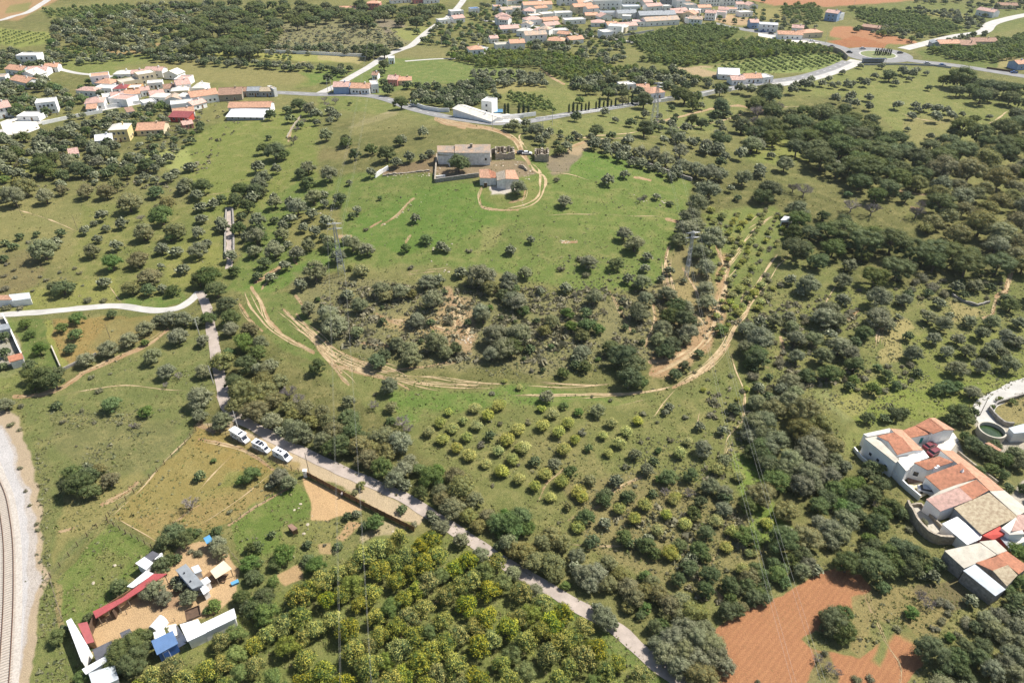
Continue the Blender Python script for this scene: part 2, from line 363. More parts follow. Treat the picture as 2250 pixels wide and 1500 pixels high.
# (polygon in photo pixels, colour, edge softness px, grassiness, scrubbiness, opacity)
ZONES = [
 ([(-900,330),(600,330),(560,640),(500,760),(-900,760)], OLIV, 30, 1, 0, .7),
 ([(0,430),(130,440),(230,430),(300,450),(240,540),(170,590),(60,560),(-60,560),(-60,430)], DRYG, 15, .8, 0, .9),
 ([(-60,560),(60,545),(110,590),(60,650),(-60,650)], BROWN, 12, .6, .3, .8),
 ([(180,450),(520,440),(500,640),(420,650),(260,660),(150,600)], MID, 20, 1, 0, .8),
 ([(350,540),(480,500),(490,600),(380,640)], YELG, 15, .8, 0, .6),
 ([(60,640),(250,600),(270,670),(120,685),(0,690)], YELG, 12, .7, .2, .8),
 ([(260,655),(400,640),(420,660),(330,680),(270,672)], LUSH, 8, .8, .1, .8),
 ([(390,345),(440,290),(560,245),(700,240),(700,420),(560,470),(430,480),(420,430)], (.165,.195,.05), 14, .9, 0, .95),
 ([(260,345),(420,325),(420,375),(330,370)], (.34,.36,.14), 10, .4, .1, .8),
 ([(-20,360),(70,345),(60,390),(-20,400)], YELG, 10, .6, .1, .9),
 ([(130,130),(240,115),(350,108),(470,115),(600,140),(760,150),(760,165),(690,190),(610,200),(430,178),(300,168),(140,160)], (.165,.19,.06), 5, .8, 0, 1),
 ([(250,150),(420,118),(600,150),(690,160),(640,200),(600,200),(430,180),(300,170)], (.24,.205,.09), 14, .8, .5, .9),
 ([(660,160),(770,152),(750,175),(690,185)], LUSH, 8, .8, 0, .8),
 ([(-900,-60),(140,-60),(130,0),(105,12),(40,45),(-900,60)], (.42,.25,.13), 5, .3, .1, .9),
 ([(20,12),(70,5),(60,25),(10,30)], (.2,.2,.08), 5, .6, 0, .8),
 ([(90,25),(280,15),(330,25),(220,45),(110,40)], (.14,.17,.04), 5, 1, 0, .8),
 ([(120,38),(190,33),(200,55),(120,60)], (.19,.19,.08), 4, .6, 0, .9),
 ([(0,62),(110,72),(118,92),(40,105),(-40,90)], (.24,.26,.08), 4, .5, 0, .9),
 ([(300,62),(355,58),(345,80),(300,82)], YELG, 3, .6, 0, .9),
 ([(230,107),(380,92),(380,112),(240,122)], (.40,.25,.14), 4, .5, .3, .8),
 ([(430,112),(680,118),(800,125),(800,138),(660,135),(480,125)], (.30,.29,.10), 4, .5, 0, .9),
 ([(700,118),(810,128),(790,142),(700,130)], (.40,.32,.18), 4, .5, 0, .9),
 ([(560,60),(720,40),(850,45),(930,65),(900,105),(850,125),(570,115)], (.22,.20,.12), 8, .5, .6, .9),
 ([(820,40),(880,45),(900,70),(850,75)], (.25,.20,.15), 5, .3, .2, .8),
 ([(850,62),(950,58),(930,95),(890,90)], (.24,.25,.09), 5, .6, .1, .9),
 ([(880,105),(1010,95),(1010,125),(880,135),(860,120)], (.20,.18,.09), 4, .6, 0, .9),
 ([(770,160),(860,130),(960,130),(1150,150),(1140,175),(900,190),(830,210),(780,200)], (.13,.185,.055), 6, .8, 0, .9),
 ([(700,208),(830,212),(950,250),(960,275),(850,250),(700,240)], (.15,.18,.055), 6, .9, 0, .9),
 ([(765,280),(800,262),(850,245),(880,245),(850,262),(780,282)], (.50,.39,.25), 4, .2, .3, .9),
 ([(780,255),(880,243),(960,262),(950,280),(850,285),(760,290)], (.20,.185,.085), 8, .8, 0, .8),
 ([(1070,180),(1180,185),(1330,215),(1350,235),(1240,250),(1180,245),(1110,230),(1060,200)], (.17,.185,.06), 6, .8, .1, .9),
 ([(1060,180),(1190,180),(1200,200),(1100,205)], (.34,.27,.13), 8, .5, .4, .7),
 ([(1200,160),(1280,165),(1330,195),(1250,200)], (.20,.22,.07), 8, .6, .2, .7),
 ([(1180,268),(1400,238),(1640,205),(1640,240),(1560,290),(1300,300),(1160,290)], (.17,.185,.065), 10, .9, .1, .9),
 ([(1480,150),(1560,145),(1600,165),(1540,170)], (.46,.34,.2), 3, .2, .1, .9),
 ([(1370,90),(1480,64),(1560,55),(1660,75),(1560,105),(1430,130)], (.10,.13,.035), 4, .6, .2, .9),
 ([(1400,135),(1650,92),(1800,112),(1840,125),(1700,125),(1500,150)], (.10,.14,.03), 4, .6, .2, .9),
 ([(1540,152),(1700,125),(1850,120),(1848,140),(1780,158),(1620,166)], (.22,.27,.10), 4, .5, 0, .9),
 ([(1640,92),(1720,75),(1770,92),(1700,100)], (.25,.24,.1), 4, .5, 0, .8),
 ([(1540,35),(1660,30),(1670,55),(1600,55)], (.50,.34,.2), 4, .2, .1, .9),
 ([(1600,18),(1720,18),(1720,45),(1620,40)], (.26,.22,.10), 4, .5, 0, .9),
 ([(1640,-60),(2050,-60),(2020,0),(1930,8),(1850,15),(1700,12),(1630,-5)], (.46,.22,.12), 4, .1, .1, .95),
 ([(1830,60),(1870,58),(2015,92),(2015,98),(1930,98),(1820,80)], (.44,.21,.11), 3, .1, 0, .95),
 ([(1815,92),(1880,80),(1950,98),(1940,108),(1850,105)], (.38,.15,.07), 3, .2, .1, .9),
 ([(1850,20),(2010,5),(2260,10),(2260,60),(2150,80),(2050,75),(1900,50)], (.13,.155,.045), 6, .8, .3, .9),
 ([(2010,28),(2100,25),(2140,42),(2080,40)], (.28,.25,.1), 4, .5, 0, .8),
 ([(2010,112),(2260,80),(2260,150),(2160,150),(2030,130)], (.10,.14,.03), 5, .7, .3, .9),
 ([(2200,120),(2250,130),(2250,150),(2190,150)], (.35,.28,.15), 5, .4, .2, .8),
 ([(1740,180),(1900,145),(2090,150),(2180,185),(2300,205),(2300,260),(2190,285),(2080,320),(1990,310),(1940,260),(1860,215),(1720,205)], (.185,.20,.068), 8, .9, .05, .95),
 ([(1990,255),(2100,255),(2100,320),(1980,310)], (.25,.21,.10), 10, .7, .2, .7),
 ([(1640,300),(1790,300),(1790,350),(1700,360),(1640,345)], (.20,.215,.06), 8, .8, 0, .9),
 # central hill
 ([(560,470),(640,400),(760,380),(900,385),(960,390),(1060,400),(1150,350),(1300,325),(1420,360),(1520,400),(1510,470),(1490,520),(1480,600),(1440,630),(1260,640),(1080,600),(960,610),(800,590),(640,600),(560,640),(500,640)], (.125,.178,.044), 16, .75, .02, .95),
 ([(960,400),(1060,405),(1080,450),(1140,480),(1020,520),(880,560),(760,520),(780,480),(860,440)], LUSH, 14, .5, 0, .9),
 ([(1290,330),(1400,365),(1360,400),(1240,380)], LUSH, 10, .5, 0, .8),
 ([(1100,480),(1300,520),(1450,540),(1380,590),(1200,570),(1060,560)], (.125,.165,.045), 20, .9, .05, .8),
 ([(1060,500),(1110,500),(1090,540),(1050,560)], STRAW, 14, .6, .1, .5),
 ([(960,380),(840,385),(830,370),(930,350),(970,330)], (.25,.165,.10), 5, .2, .2, .9),
 ([(955,350),(1070,350),(1160,355),(1180,380),(1150,390),(1060,385),(960,395)], (.30,.215,.14), 5, .2, .3, .95),
 ([(1150,380),(1170,410),(1200,440),(1130,460),(1060,440),(1050,415),(1150,405)], (.155,.175,.055), 6, .6, 0, .9),
 ([(1075,412),(1130,408),(1140,420),(1110,430),(1075,428)], CHALK, 4, 0, 0, 1),
 ([(1200,345),(1290,322),(1275,350),(1250,375),(1210,380)], (.26,.20,.14), 6, .2, .2, .9),
 ([(1240,335),(1290,310),(1310,310),(1270,345)], (.46,.34,.2), 5, .1, .2, .8),
 ([(520,640),(640,590),(700,560),(760,530),(740,560),(640,620),(560,660)], LUSH, 8, .5, 0, .9),
 ([(640,470),(740,450),(750,530),(640,560),(630,520)], (.22,.18,.08), 16, .7, .1, .7),
 ([(690,330),(790,320),(760,350),(700,355)], (.24,.185,.10), 12, .7, 0, .6),
 ([(740,580),(1000,585),(1080,610),(960,640),(760,620)], (.20,.19,.08), 14, .8, .3, .7),
 ([(640,600),(760,610),(1000,630),(1200,650),(1320,655),(1450,630),(1560,600),(1600,680),(1480,790),(1300,800),(1180,830),(1060,790),(1000,815),(830,800),(760,770),(650,720)], (.215,.19,.105), 14, .8, .55, .85),
 ([(1480,540),(1580,540),(1600,640),(1540,740),(1470,700),(1440,640)], (.24,.19,.10), 14, .5, .4, .8),
 ([(540,640),(640,640),(700,740),(760,790),(690,800),(620,770),(560,720),(530,690)], (.12,.165,.045), 10, .7, .1, .9),
 ([(620,800),(720,800),(900,845),(1200,845),(1450,865),(1640,800),(1700,900),(1640,1000),(1600,1100),(1000,1060),(900,960),(760,860),(620,790)], (.15,.165,.058), 16, .85, .05, .9),
 ([(860,860),(1200,850),(1400,880),(1250,900),(1000,900),(900,940),(870,900)], LUSH, 12, .6, 0, .85),
 ([(930,900),(1300,880),(1600,880),(1700,1000),(1700,1180),(1620,1370),(1480,1330),(1240,1190),(1080,1120),(1000,1080),(920,990)], (.16,.165,.06), 16, .9, .1, .8),
 ([(1230,1060),(1430,1030),(1600,1090),(1690,1180),(1620,1340),(1480,1300),(1300,1200)], (.24,.185,.10), 20, .6, .2, .75),
 ([(1080,960),(1280,940),(1330,1040),(1180,1070)], (.20,.17,.08), 20, .8, .1, .6),
 ([(1610,1000),(1660,1000),(1700,1120),(1740,1160),(1720,1200),(1660,1200),(1630,1130)], (.16,.23,.045), 10, .5, .1, .9),
 ([(1540,470),(1700,450),(1740,480),(1700,560),(1640,700),(1600,700),(1560,600)], (.155,.19,.055), 12, .8, .1, .9),
 ([(1640,600),(1800,560),(1900,640),(2260,600),(2260,900),(1850,900),(1640,830)], (.16,.17,.06), 16, .9, .2, .9),
 ([(1750,690),(1870,620),(1990,620),(1900,680),(1800,720)], MID, 12, .8, .1, .8),
 ([(1925,730),(1990,700),(2010,720),(1975,750),(1975,790),(1935,800)], (.36,.29,.15), 6, .6, 0, .9),
 ([(2080,660),(2170,690),(2130,710),(2080,700)], (.36,.28,.15), 8, .5, .2, .8),
 ([(1960,820),(2260,820),(2260,850),(2150,890),(2130,920),(1880,930),(1830,880)], (.20,.24,.05), 12, .7, .2, .85),
 ([(1990,740),(2260,720),(2260,830),(2000,850)], (.19,.21,.055), 14, .8, .1, .7),
 ([(1830,870),(1960,860),(1900,900),(1850,920)], (.30,.27,.11), 10, .6, .3, .8),
 ([(1870,930),(2010,915),(2000,940),(1900,960),(1870,1000),(1840,1000)], (.21,.22,.08), 8, .7, .1, .9),
 ([(1790,860),(1810,850),(1870,920),(1850,930)], (.32,.34,.17), 14, .6, .5, .4),
 ([(2080,910),(2260,850),(2260,1150),(2180,1100),(2120,1050)], (.20,.19,.09), 10, .6, .3, .8),
 ([(2170,880),(2260,870),(2260,930),(2200,920)], (.30,.24,.12), 6, .5, .5, .9),
 ([(2130,920),(2180,905),(2260,960),(2260,1000),(2170,1000),(2140,960)], CHALK, 8, .1, .1, .85),
 ([(2030,960),(2090,945),(2110,990),(2060,1010),(2010,985)], PALE, 5, 0, 0, .95),
 ([(2200,1090),(2260,1060),(2260,1130),(2220,1120)], CHALK, 6, 0, .1, .9),
 ([(1418,775),(1435,835),(1500,815),(1560,765),(1600,690),(1600,560),(1575,560),(1575,640),(1540,710),(1490,765)], (.46,.29,.16), 10, .25, .05, .85),
 ([(955,650),(1035,645),(1050,740),(1030,775),(990,760),(960,700)], (.44,.30,.17), 12, .3, .1, .85),
 ([(830,690),(960,700),(1020,740),(960,750),(850,720)], (.38,.27,.16), 10, .4, .2, .8),
 ([(1450,640),(1540,610),(1560,680),(1500,720),(1430,700)], (.34,.25,.14), 12, .4, .2, .7),
 # left fields
 ([(10,700),(95,700),(130,790),(140,810),(60,800),(40,740)], (.09,.14,.032), 6, .7, .1, .9),
 ([(90,704),(105,702),(150,806),(134,808)], YELG, 3, .5, .1, 1),
 ([(105,702),(330,692),(380,700),(350,730),(250,770),(180,800),(150,806)], (.30,.20,.085), 6, .5, .05, .95),
 ([(250,700),(390,690),(350,735),(240,770),(200,760)], (.22,.185,.085), 14, .7, .1, .7),
 ([(-60,690),(15,698),(60,800),(20,830),(-60,830)], PALE, 5, .2, .4, .9),
 ([(-60,790),(140,810),(90,850),(-60,880)], (.17,.19,.06), 8, .8, .2, .9),
 ([(40,880),(200,820),(330,770),(450,720),(480,860),(440,935),(240,1135),(100,1270),(80,1100),(50,940)], (.145,.162,.062), 10, .7, .05, .9),
 ([(110,900),(400,920),(380,980),(300,1050),(180,1030),(110,980)], (.16,.155,.07), 20, .9, .3, .8),
 ([(140,1080),(300,1040),(330,1050),(240,1140),(150,1190),(110,1250)], (.27,.22,.10), 14, .6, .1, .75),
 ([(75,960),(110,960),(110,1250),(150,1500),(70,1500),(80,1200)], (.15,.155,.06), 6, .8, .3, .9),
 ([(440,938),(640,1040),(660,1062),(600,1090),(500,1150),(350,1195),(245,1135)], (.27,.205,.082), 5, .6, .05, .95),
 ([(440,938),(560,985),(600,1040),(520,1040),(430,985)], (.29,.20,.075), 12, .5, .05, .7),
 ([(300,1140),(480,1090),(600,1060),(600,1090),(490,1150),(360,1190)], (.30,.21,.10), 14, .5, .1, .7),
 ([(500,1040),(570,1030),(560,1060),(480,1075)], (.15,.18,.05), 8, .7, 0, .6),
 ([(240,1150),(340,1205),(310,1250),(210,1360),(150,1370),(110,1280)], (.115,.165,.038), 6, .6, .05, .95),
 ([(240,1210),(290,1230),(200,1340),(150,1310)], (.21,.19,.08), 18, .7, .1, .5),
 ([(135,1370),(200,1480),(240,1560),(60,1560),(80,1300),(105,1280)], (.14,.165,.055), 8, .8, .1, .9),
 ([(108,1280),(130,1290),(150,1390),(135,1385)], (.36,.27,.13), 5, .3, .1, .7),
 ([(500,1150),(600,1090),(660,1062),(685,1080),(680,1130),(720,1150),(650,1200),(560,1230),(510,1200)], (.115,.17,.036), 6, .6, .05, .95),
 ([(620,1150),(720,1130),(780,1160),(760,1200),(640,1230),(600,1220)], (.23,.21,.08), 10, .7, .3, .8),
 ([(500,1230),(640,1200),(740,1210),(800,1190),(900,1170),(760,1260),(640,1300),(560,1330),(520,1290)], (.16,.175,.06), 10, .8, .3, .9),
 ([(668,1048),(700,1060),(800,1115),(760,1130),(720,1140),(685,1140),(680,1090)], (.56,.37,.19), 4, .05, .02, 1),
 ([(770,1145),(800,1150),(760,1185),(745,1180)], (.50,.32,.17), 5, .2, .1, .9),
 ([(840,1150),(900,1165),(860,1190),(800,1190),(800,1175)], (.46,.37,.22), 6, .3, .2, .9),
 ([(595,1265),(650,1240),(665,1270),(620,1290)], (.52,.34,.18), 5, .1, .1, .9),
 ([(700,1195),(730,1190),(735,1215),(705,1215)], (.48,.32,.17), 5, .1, .1, .8),
 ([(655,1240),(672,1215),(660,1250)], (.45,.32,.17), 4, .1, .1, .8),
 ([(205,1380),(230,1350),(340,1270),(370,1230),(400,1195),(440,1190),(500,1215),(530,1250),(520,1310),(470,1345),(390,1370),(300,1385),(240,1430),(190,1440),(180,1390)], (.54,.37,.20), 5, .02, .04, 1),
 ([(340,1300),(395,1290),(400,1330),(350,1340)], (.34,.21,.13), 8, 0, .1, .7),
 ([(440,935),(500,930),(560,950),(640,985),(720,1015),(800,1060),(940,1130),(930,1150),(880,1145),(740,1065),(670,1040),(560,985)], (.54,.42,.27), 6, .10, .03, .95),
 ([(450,935),(560,965),(660,1020),(660,1040),(560,990),(450,945)], (.32,.23,.10), 6, .5, .1, .8),
 # railway side
 ([(-300,880),(0,905),(35,915),(75,1030),(88,1130),(92,1250),(85,1340),(74,1560),(-300,1560)], (.48,.37,.25), 6, .1, .1, .95),
 ([(-300,915),(0,940),(30,985),(58,1060),(75,1150),(80,1260),(72,1330),(60,1400),(45,1560),(-300,1560)], (.52,.46,.40), 6, .02, .3, 1),
 ([(-300,920),(0,945),(28,1000),(50,1080),(58,1160),(60,1300),(50,1420),(40,1560),(-300,1560)], (.55,.52,.49), 5, 0, .06, 1),
 # bottom right soil fields
 ([(1560,1400),(1630,1345),(1760,1280),(1860,1238),(1885,1240),(1870,1262),(1895,1262),(1922,1298),(1880,1330),(1840,1400),(1790,1380),(1760,1400),(1800,1440),(1790,1560),(1560,1560)], RED, 4, .06, .03, 1),
 ([(1880,1320),(1960,1290),(2030,1300),(2080,1350),(2060,1400),(2040,1420),(1930,1360),(1900,1400),(1880,1440),(1850,1420)], (.26,.20,.10), 8, .6, .2, .9),
 ([(1780,1420),(1880,1440),(1960,1395),(2010,1390),(2045,1425),(2030,1455),(1990,1500),(1985,1560),(1870,1560)], RED, 5, .08, .03, 1),
 ([(1905,1440),(1960,1375),(1985,1390),(1925,1455)], (.17,.19,.07), 14, .6, .4, .95),
 ([(1960,1375),(1990,1370),(2050,1430),(2030,1475),(2020,1440)], (.18,.18,.07), 14, .7, .4, .9),
 ([(1780,1420),(1810,1425),(1850,1500),(1850,1560),(1770,1560)], (.19,.17,.08), 6, .6, .5, .9),
 ([(2000,1290),(2120,1270),(2140,1330),(2080,1350),(2020,1320)], (.15,.11,.07), 8, .4, .5, .8),
 # mango orchard floor and verges
 ([(270,1560),(420,1410),(540,1340),(660,1280),(760,1250),(820,1195),(890,1180),(1000,1170),(1110,1245),(1200,1310),(1300,1370),(1400,1440),(1520,1560)], (.16,.18,.055), 8, .7, .2, .95),
 ([(1200,1310),(1230,1310),(1380,1400),(1500,1520),(1440,1520),(1330,1420)], (.11,.16,.04), 6, .6, .1, .9),
]
# bare-earth tracks: (photo polyline, half width px, strength)
TRK = [
 ([(958,262),(1010,272),(1075,283),(1112,295),(1136,312),(1148,335),(1165,358)], 6, 1.2),
 ([(958,262),(985,272),(1020,278)], 7, 1.2),
 ([(1165,358),(1184,374),(1188,395),(1186,418),(1176,438),(1150,452),(1110,460)], 2.4, 1.05),
 ([(1160,356),(1176,376),(1195,388),(1197,412),(1188,435),(1165,452),(1120,462)], 2.4, 1.05),
 ([(1110,461),(1080,462),(1060,455),(1052,432),(1058,412)], 3, .7), ([(1155,415),(1150,440),(1120,445)], 4, .7),
 ([(1060,455),(1100,462),(1140,461)], 3, 1), ([(1090,340),(1110,330),(1140,335)], 5, 1.1), ([(1160,330),(1140,300),(1170,290),(1230,300)], 2, .9),
 ([(1240,310),(1300,300),(1390,292),(1430,282)], 2.5, 1), ([(1230,300),(1330,305),(1450,300)], 2, .8),
 ([(1430,272),(1500,255),(1560,240),(1620,232),(1700,245)], 2.6, 1.1), ([(1430,285),(1520,278),(1600,262),(1640,245)], 2.4, 1),
 ([(1190,152),(1215,172),(1240,186)], 3, 1.1), ([(1250,325),(1290,310)], 4, 1),
 ([(1200,380),(1250,383),(1300,398)], 2.5, .9), ([(1195,473),(1330,471)], 1.2, .8), ([(1395,390),(1430,397)], 4, .9),
 ([(1465,482),(1490,487)], 5, 1), ([(1235,532),(1268,532)], 5, .9), ([(1330,472),(1470,478)], 1.2, .6),
 ([(30,872),(90,868),(140,850),(185,820),(250,790),(310,764)], 6.5, 1.3), ([(310,764),(345,742),(370,722)], 6, .8),
 ([(130,870),(200,855),(260,848),(330,852),(410,860)], 1.6, .75),
 ([(552,632),(570,660),(588,705),(620,735),(655,755),(690,775)], 5, 1.25), ([(525,668),(545,700),(575,727)], 3.5, 1),
 ([(622,680),(650,708),(690,745),(730,790),(750,820)], 3, .95), ([(650,690),(690,735),(740,770),(800,800),(850,815),(1000,795),(1035,765)], 3, .85),
 ([(690,750),(720,790),(740,805),(790,818),(850,830)], 6, 1.15), ([(640,700),(700,757),(760,795),(800,808)], 2.2, .9),
 ([(720,790),(750,830),(768,845)], 3, .85), ([(735,800),(770,830),(785,850)], 2, .7), ([(665,715),(715,765),(790,795)], 2, .85),
 ([(800,810),(880,825),(950,830),(1010,840),(1150,845)], 1.6, .85), ([(850,828),(900,845),(940,855),(980,860)], 2, .9), ([(870,838),(900,855)], 3, .9),
 ([(890,825),(1000,833),(1100,843)], 1.3, .7), ([(780,790),(830,810),(890,822)], 2, .8),
 ([(1150,845),(1250,850),(1345,845)], 2, .9), ([(1180,838),(1290,847),(1345,840)], 1.8, .85), ([(1130,868),(1300,868),(1390,862),(1450,858),(1500,842)], 2, .85),
 ([(1220,880),(1380,868),(1470,850)], 1.4, .7), ([(1340,895),(1430,875)], 1.5, .7), ([(1430,918),(1460,885),(1490,850)], 2.2, .8),
 ([(1480,850),(1530,825),(1570,790),(1600,750),(1615,720),(1640,690),(1650,640)], 4.5, 1.2), ([(1500,842),(1560,808),(1605,755)], 3, 1),
 ([(1430,822),(1480,800),(1530,765),(1565,720),(1580,690),(1590,640),(1600,590)], 7, 1.25), ([(1425,795),(1470,790),(1530,760)], 7, 1),
 ([(1470,540),(1460,600),(1475,650),(1520,690),(1540,740)], 5, .85), ([(1575,540),(1590,590),(1590,640),(1570,700)], 5, .95),
 ([(1500,590),(1530,640),(1560,700)], 4, .85), ([(1420,760),(1440,700),(1430,650)], 6, .7),
 ([(1600,770),(1620,820),(1635,870),(1635,920),(1600,960),(1585,1000)], 1.6, .8), ([(1636,860),(1633,920),(1630,940)], 1.6, .7), ([(1540,900),(1530,960)], 1.5, .5),
 ([(985,640),(1000,680),(1010,720),(1030,750)], 22, .75), ([(1000,660),(1010,730)], 12, .75), ([(840,700),(880,705),(960,720),(1020,740)], 7, .75),
 ([(790,752),(850,760),(890,757)], 6, .8), ([(830,690),(880,715)], 5, .7), ([(1340,640),(1365,690),(1385,725)], 3, .85), ([(560,620),(610,590),(625,580)], 7, .85),
 ([(575,635),(600,605)], 4, .7), ([(650,650),(662,670)], 5, .9), ([(745,520),(770,520)], 6, .8), ([(840,495),(870,475),(910,435)], 5, .62), ([(815,500),(838,485)], 3, .9),
 ([(880,545),(900,520)], 6, .55), ([(900,600),(1000,590)], 10, .4), ([(645,570),(650,580)], 4, .9), ([(640,280),(635,310)], 3, .9),
 ([(1840,705),(1870,700),(1890,680)], 5, .75), ([(1560,575),(1530,610)], 4, .7), ([(1710,790),(1720,770),(1715,740)], 6, .8), ([(1690,810),(1650,790)], 4, .5),
 ([(2220,600),(2210,640),(2190,650)], 8, 1.1), ([(2190,650),(2180,690),(2160,700)], 5, .8), ([(1970,418),(2010,425),(2060,430)], 3, .9), ([(2000,455),(2020,458)], 3, .9),
 ([(1980,250),(2020,262),(2090,272)], 2.2, 1), ([(2220,240),(2190,262),(2170,275)], 2.2, .8), ([(1660,240),(1740,235),(1800,235)], 2.4, .8), ([(2060,305),(2080,312)], 6, 1),
 ([(0,455),(60,468),(120,488),(170,510)], 2, .85), ([(240,625),(255,650),(268,668)], 2, .9), ([(450,430),(520,418)], 1.6, .9), ([(545,440),(600,415)], 2, .8),
 ([(440,935),(470,950)], 8, 1), ([(440,965),(530,985),(600,1030)], 5, .9), ([(530,985),(470,1040),(430,1090)], 2.4, .8), ([(600,1040),(520,1100),(440,1150)], 2, .8),
 ([(640,1070),(560,1115),(500,1155)], 3.5, .9), ([(375,1150),(440,1105)], 3, .7), ([(245,1140),(330,1050),(430,945)], 2.2, .6), ([(250,1135),(360,1195)], 2, .5),
 ([(300,1060),(280,1080),(220,1110)], 8, .8), ([(130,1170),(160,1160)], 6, .7), ([(480,870),(490,860),(485,840)], 6, 1),
 ([(940,1130),(1000,1170)], 5, .8), ([(1895,1290),(1940,1400),(1980,1470),(1960,1560)], 5, .5), ([(2110,1270),(2130,1290)], 6, .9),
 ([(1180,1100),(1200,1060),(1240,1030)], 5, .55), ([(1290,1130),(1330,1090),(1420,1040)], 5, .6), ([(1250,1140),(1320,1110)], 5, .5), ([(1520,1260),(1560,1290),(1590,1320)], 9, .6),
 ([(1240,1190),(1330,1200),(1400,1190)], 6, .4), ([(1560,1240),(1600,1180),(1640,1130)], 5, .5),
 ([(880,1400),(990,1290),(1010,1275)], 3, .6), ([(600,150),(700,130)], 2, .4),
]
RED_TR = []
def make_ground():
    ys = []
    # rows: even in view below the horizon of the frame, then coarser out to the skyline
    pyr = np.concatenate([np.linspace(1660, 1510, 14)[:-1], np.linspace(1510, -12, 720)])
    dzv = SP + (pyr - CY) / F_PX * CP; yv = CAM_H * (CP - (pyr - CY) / F_PX * SP) / dzv
    near = np.linspace(-260, yv[0] - 4, 14)
    far = yv[-1] * np.geomspace(1.012, 14, 46)
    Y = np.concatenate([near, yv, far])
    s_in = np.linspace(-1, 1, 960); s_out = 1 + np.geomspace(.02, 5, 22)
    S = np.concatenate([-s_out[::-1], s_in, s_out])
    W = 1.06 * (0.602 * np.maximum(Y, 40) + 52)
    X = S[None, :] * W[:, None]; YY = np.repeat(Y[:, None], len(S), 1)
    x = X.ravel(); y = YY.ravel(); z = height(x, y)
    px, py = project(x, y, z)
    behind = y < 30
    nz1 = fbm(x / 9, y / 9, 5, 4) - .5; nz2 = fbm(x / 40, y / 40, 6, 3) - .5
    sc = np.clip(F_PX / np.maximum(20, (y * CP + (CAM_H - z) * SP)), .5, 14)       # px per metre
    wx = px + nz1 * 9 * sc * .55 + nz2 * 6; wy = py + (fbm(x / 9 + 40, y / 9, 8, 4) - .5) * 9 * sc * .4
    col = np.empty((len(x), 3)); col[:] = (.175, .175, .058)
    n3 = fbm(x / 70, y / 70, 11, 4)[:, None]
    col = col * (1 - .5 * np.clip(n3 - .45, 0, 1) * 2) + np.array((.22, .18, .08)) * np.clip(.62 - n3, 0, 1) * .35
    gr = np.ones(len(x)) * .9; sb = np.full(len(x), .12)
    for P, c, soft, g, b, op in ZONES:
        P = np.asarray(P, float); m = 40
        k = (wx > P[:, 0].min() - m) & (wx < P[:, 0].max() + m) & (wy > P[:, 1].min() - m) & (wy < P[:, 1].max() + m) & ~behind
        idx = np.nonzero(k)[0]
        if not len(idx): continue
        q = .6 if soft < 6 else 1.0        # tidy field edges wobble less
        ax = px[idx] + (wx[idx] - px[idx]) * q; ay = py[idx] + (wy[idx] - py[idx]) * q
        c = np.array(c); c = (c * 1.06 + .010) * np.array([1, 1.02, .80]) if g > .3 else c
        a = np.clip(poly_sd(ax, ay, P) / soft + .5, 0, 1); a = a * a * (3 - 2 * a) * op
        col[idx] = col[idx] * (1 - a[:, None]) + np.array(c) * a[:, None]
        gr[idx] = gr[idx] * (1 - a) + g * a; sb[idx] = sb[idx] * (1 - a) + b * a
    tr = np.zeros(len(x))
    for P, w, st in TRK:
        if w < 2.6: continue
        P = np.asarray(P, float); m = w * 3 + 12
        k = (px > P[:, 0].min() - m) & (px < P[:, 0].max() + m) & (py > P[:, 1].min() - m) & (py < P[:, 1].max() + m) & ~behind
        idx = np.nonzero(k)[0]
        if not len(idx): continue
        ax = px[idx] + (wx[idx] - px[idx]) * .3; ay = py[idx] + (wy[idx] - py[idx]) * .3
        d = line_d(ax, ay, P); e = w * .55 + .3
        tr[idx] = np.maximum(tr[idx], st * np.clip(1.25 - d / e * .72, 0, 1.0))
    # ploughed furrow tone of bare soil is the soil's own unevenness
    nr, nc = X.shape
    i = np.arange(nr - 1)[:, None] * nc + np.arange(nc - 1)[None, :]
    f = np.stack([i, i + 1, i + nc + 1, i + nc], -1).reshape(-1, 4)
    v = np.stack([x, y, z], 1)
    me = nmesh('ground', v, f, GM, {'soil': col, 'mask': np.stack([gr, tr, sb], 1)}, smooth=True)
    o = link('ground', me); tag(o, kind='structure'); return o
make_ground()

# ------------------------------------------------------------------ roads, lanes and the railway as draped ribbons
def smooth_line(P, n=6):
    P = [Vector(p) for p in P]; out = []
    for i in range(len(P) - 1):
        p0 = P[max(i - 1, 0)]; p1 = P[i]; p2 = P[i + 1]; p3 = P[min(i + 2, len(P) - 1)]
        for k in range(n):
            t = k / n
            out.append(.5 * ((2 * p1) + (p2 - p0) * t + (2 * p0 - 5 * p1 + 4 * p2 - p3) * t * t + (3 * p1 - p0 - 3 * p2 + p3) * t ** 3))
    out.append(P[-1]); return out
def resample(P, step):
    out = [P[0].copy()]; acc = 0
    for a, b in zip(P[:-1], P[1:]):
        d = (b - a).length
        if d < 1e-9: continue
        t = step - acc
        while t <= d: out.append(a.lerp(b, t / d)); t += step
        acc = (acc + d) % step
    return out
def world_line(pts, step=1.5):
    L = [Vector(G(*p)[:2]) for p in pts]
    return resample(smooth_line(L), step)
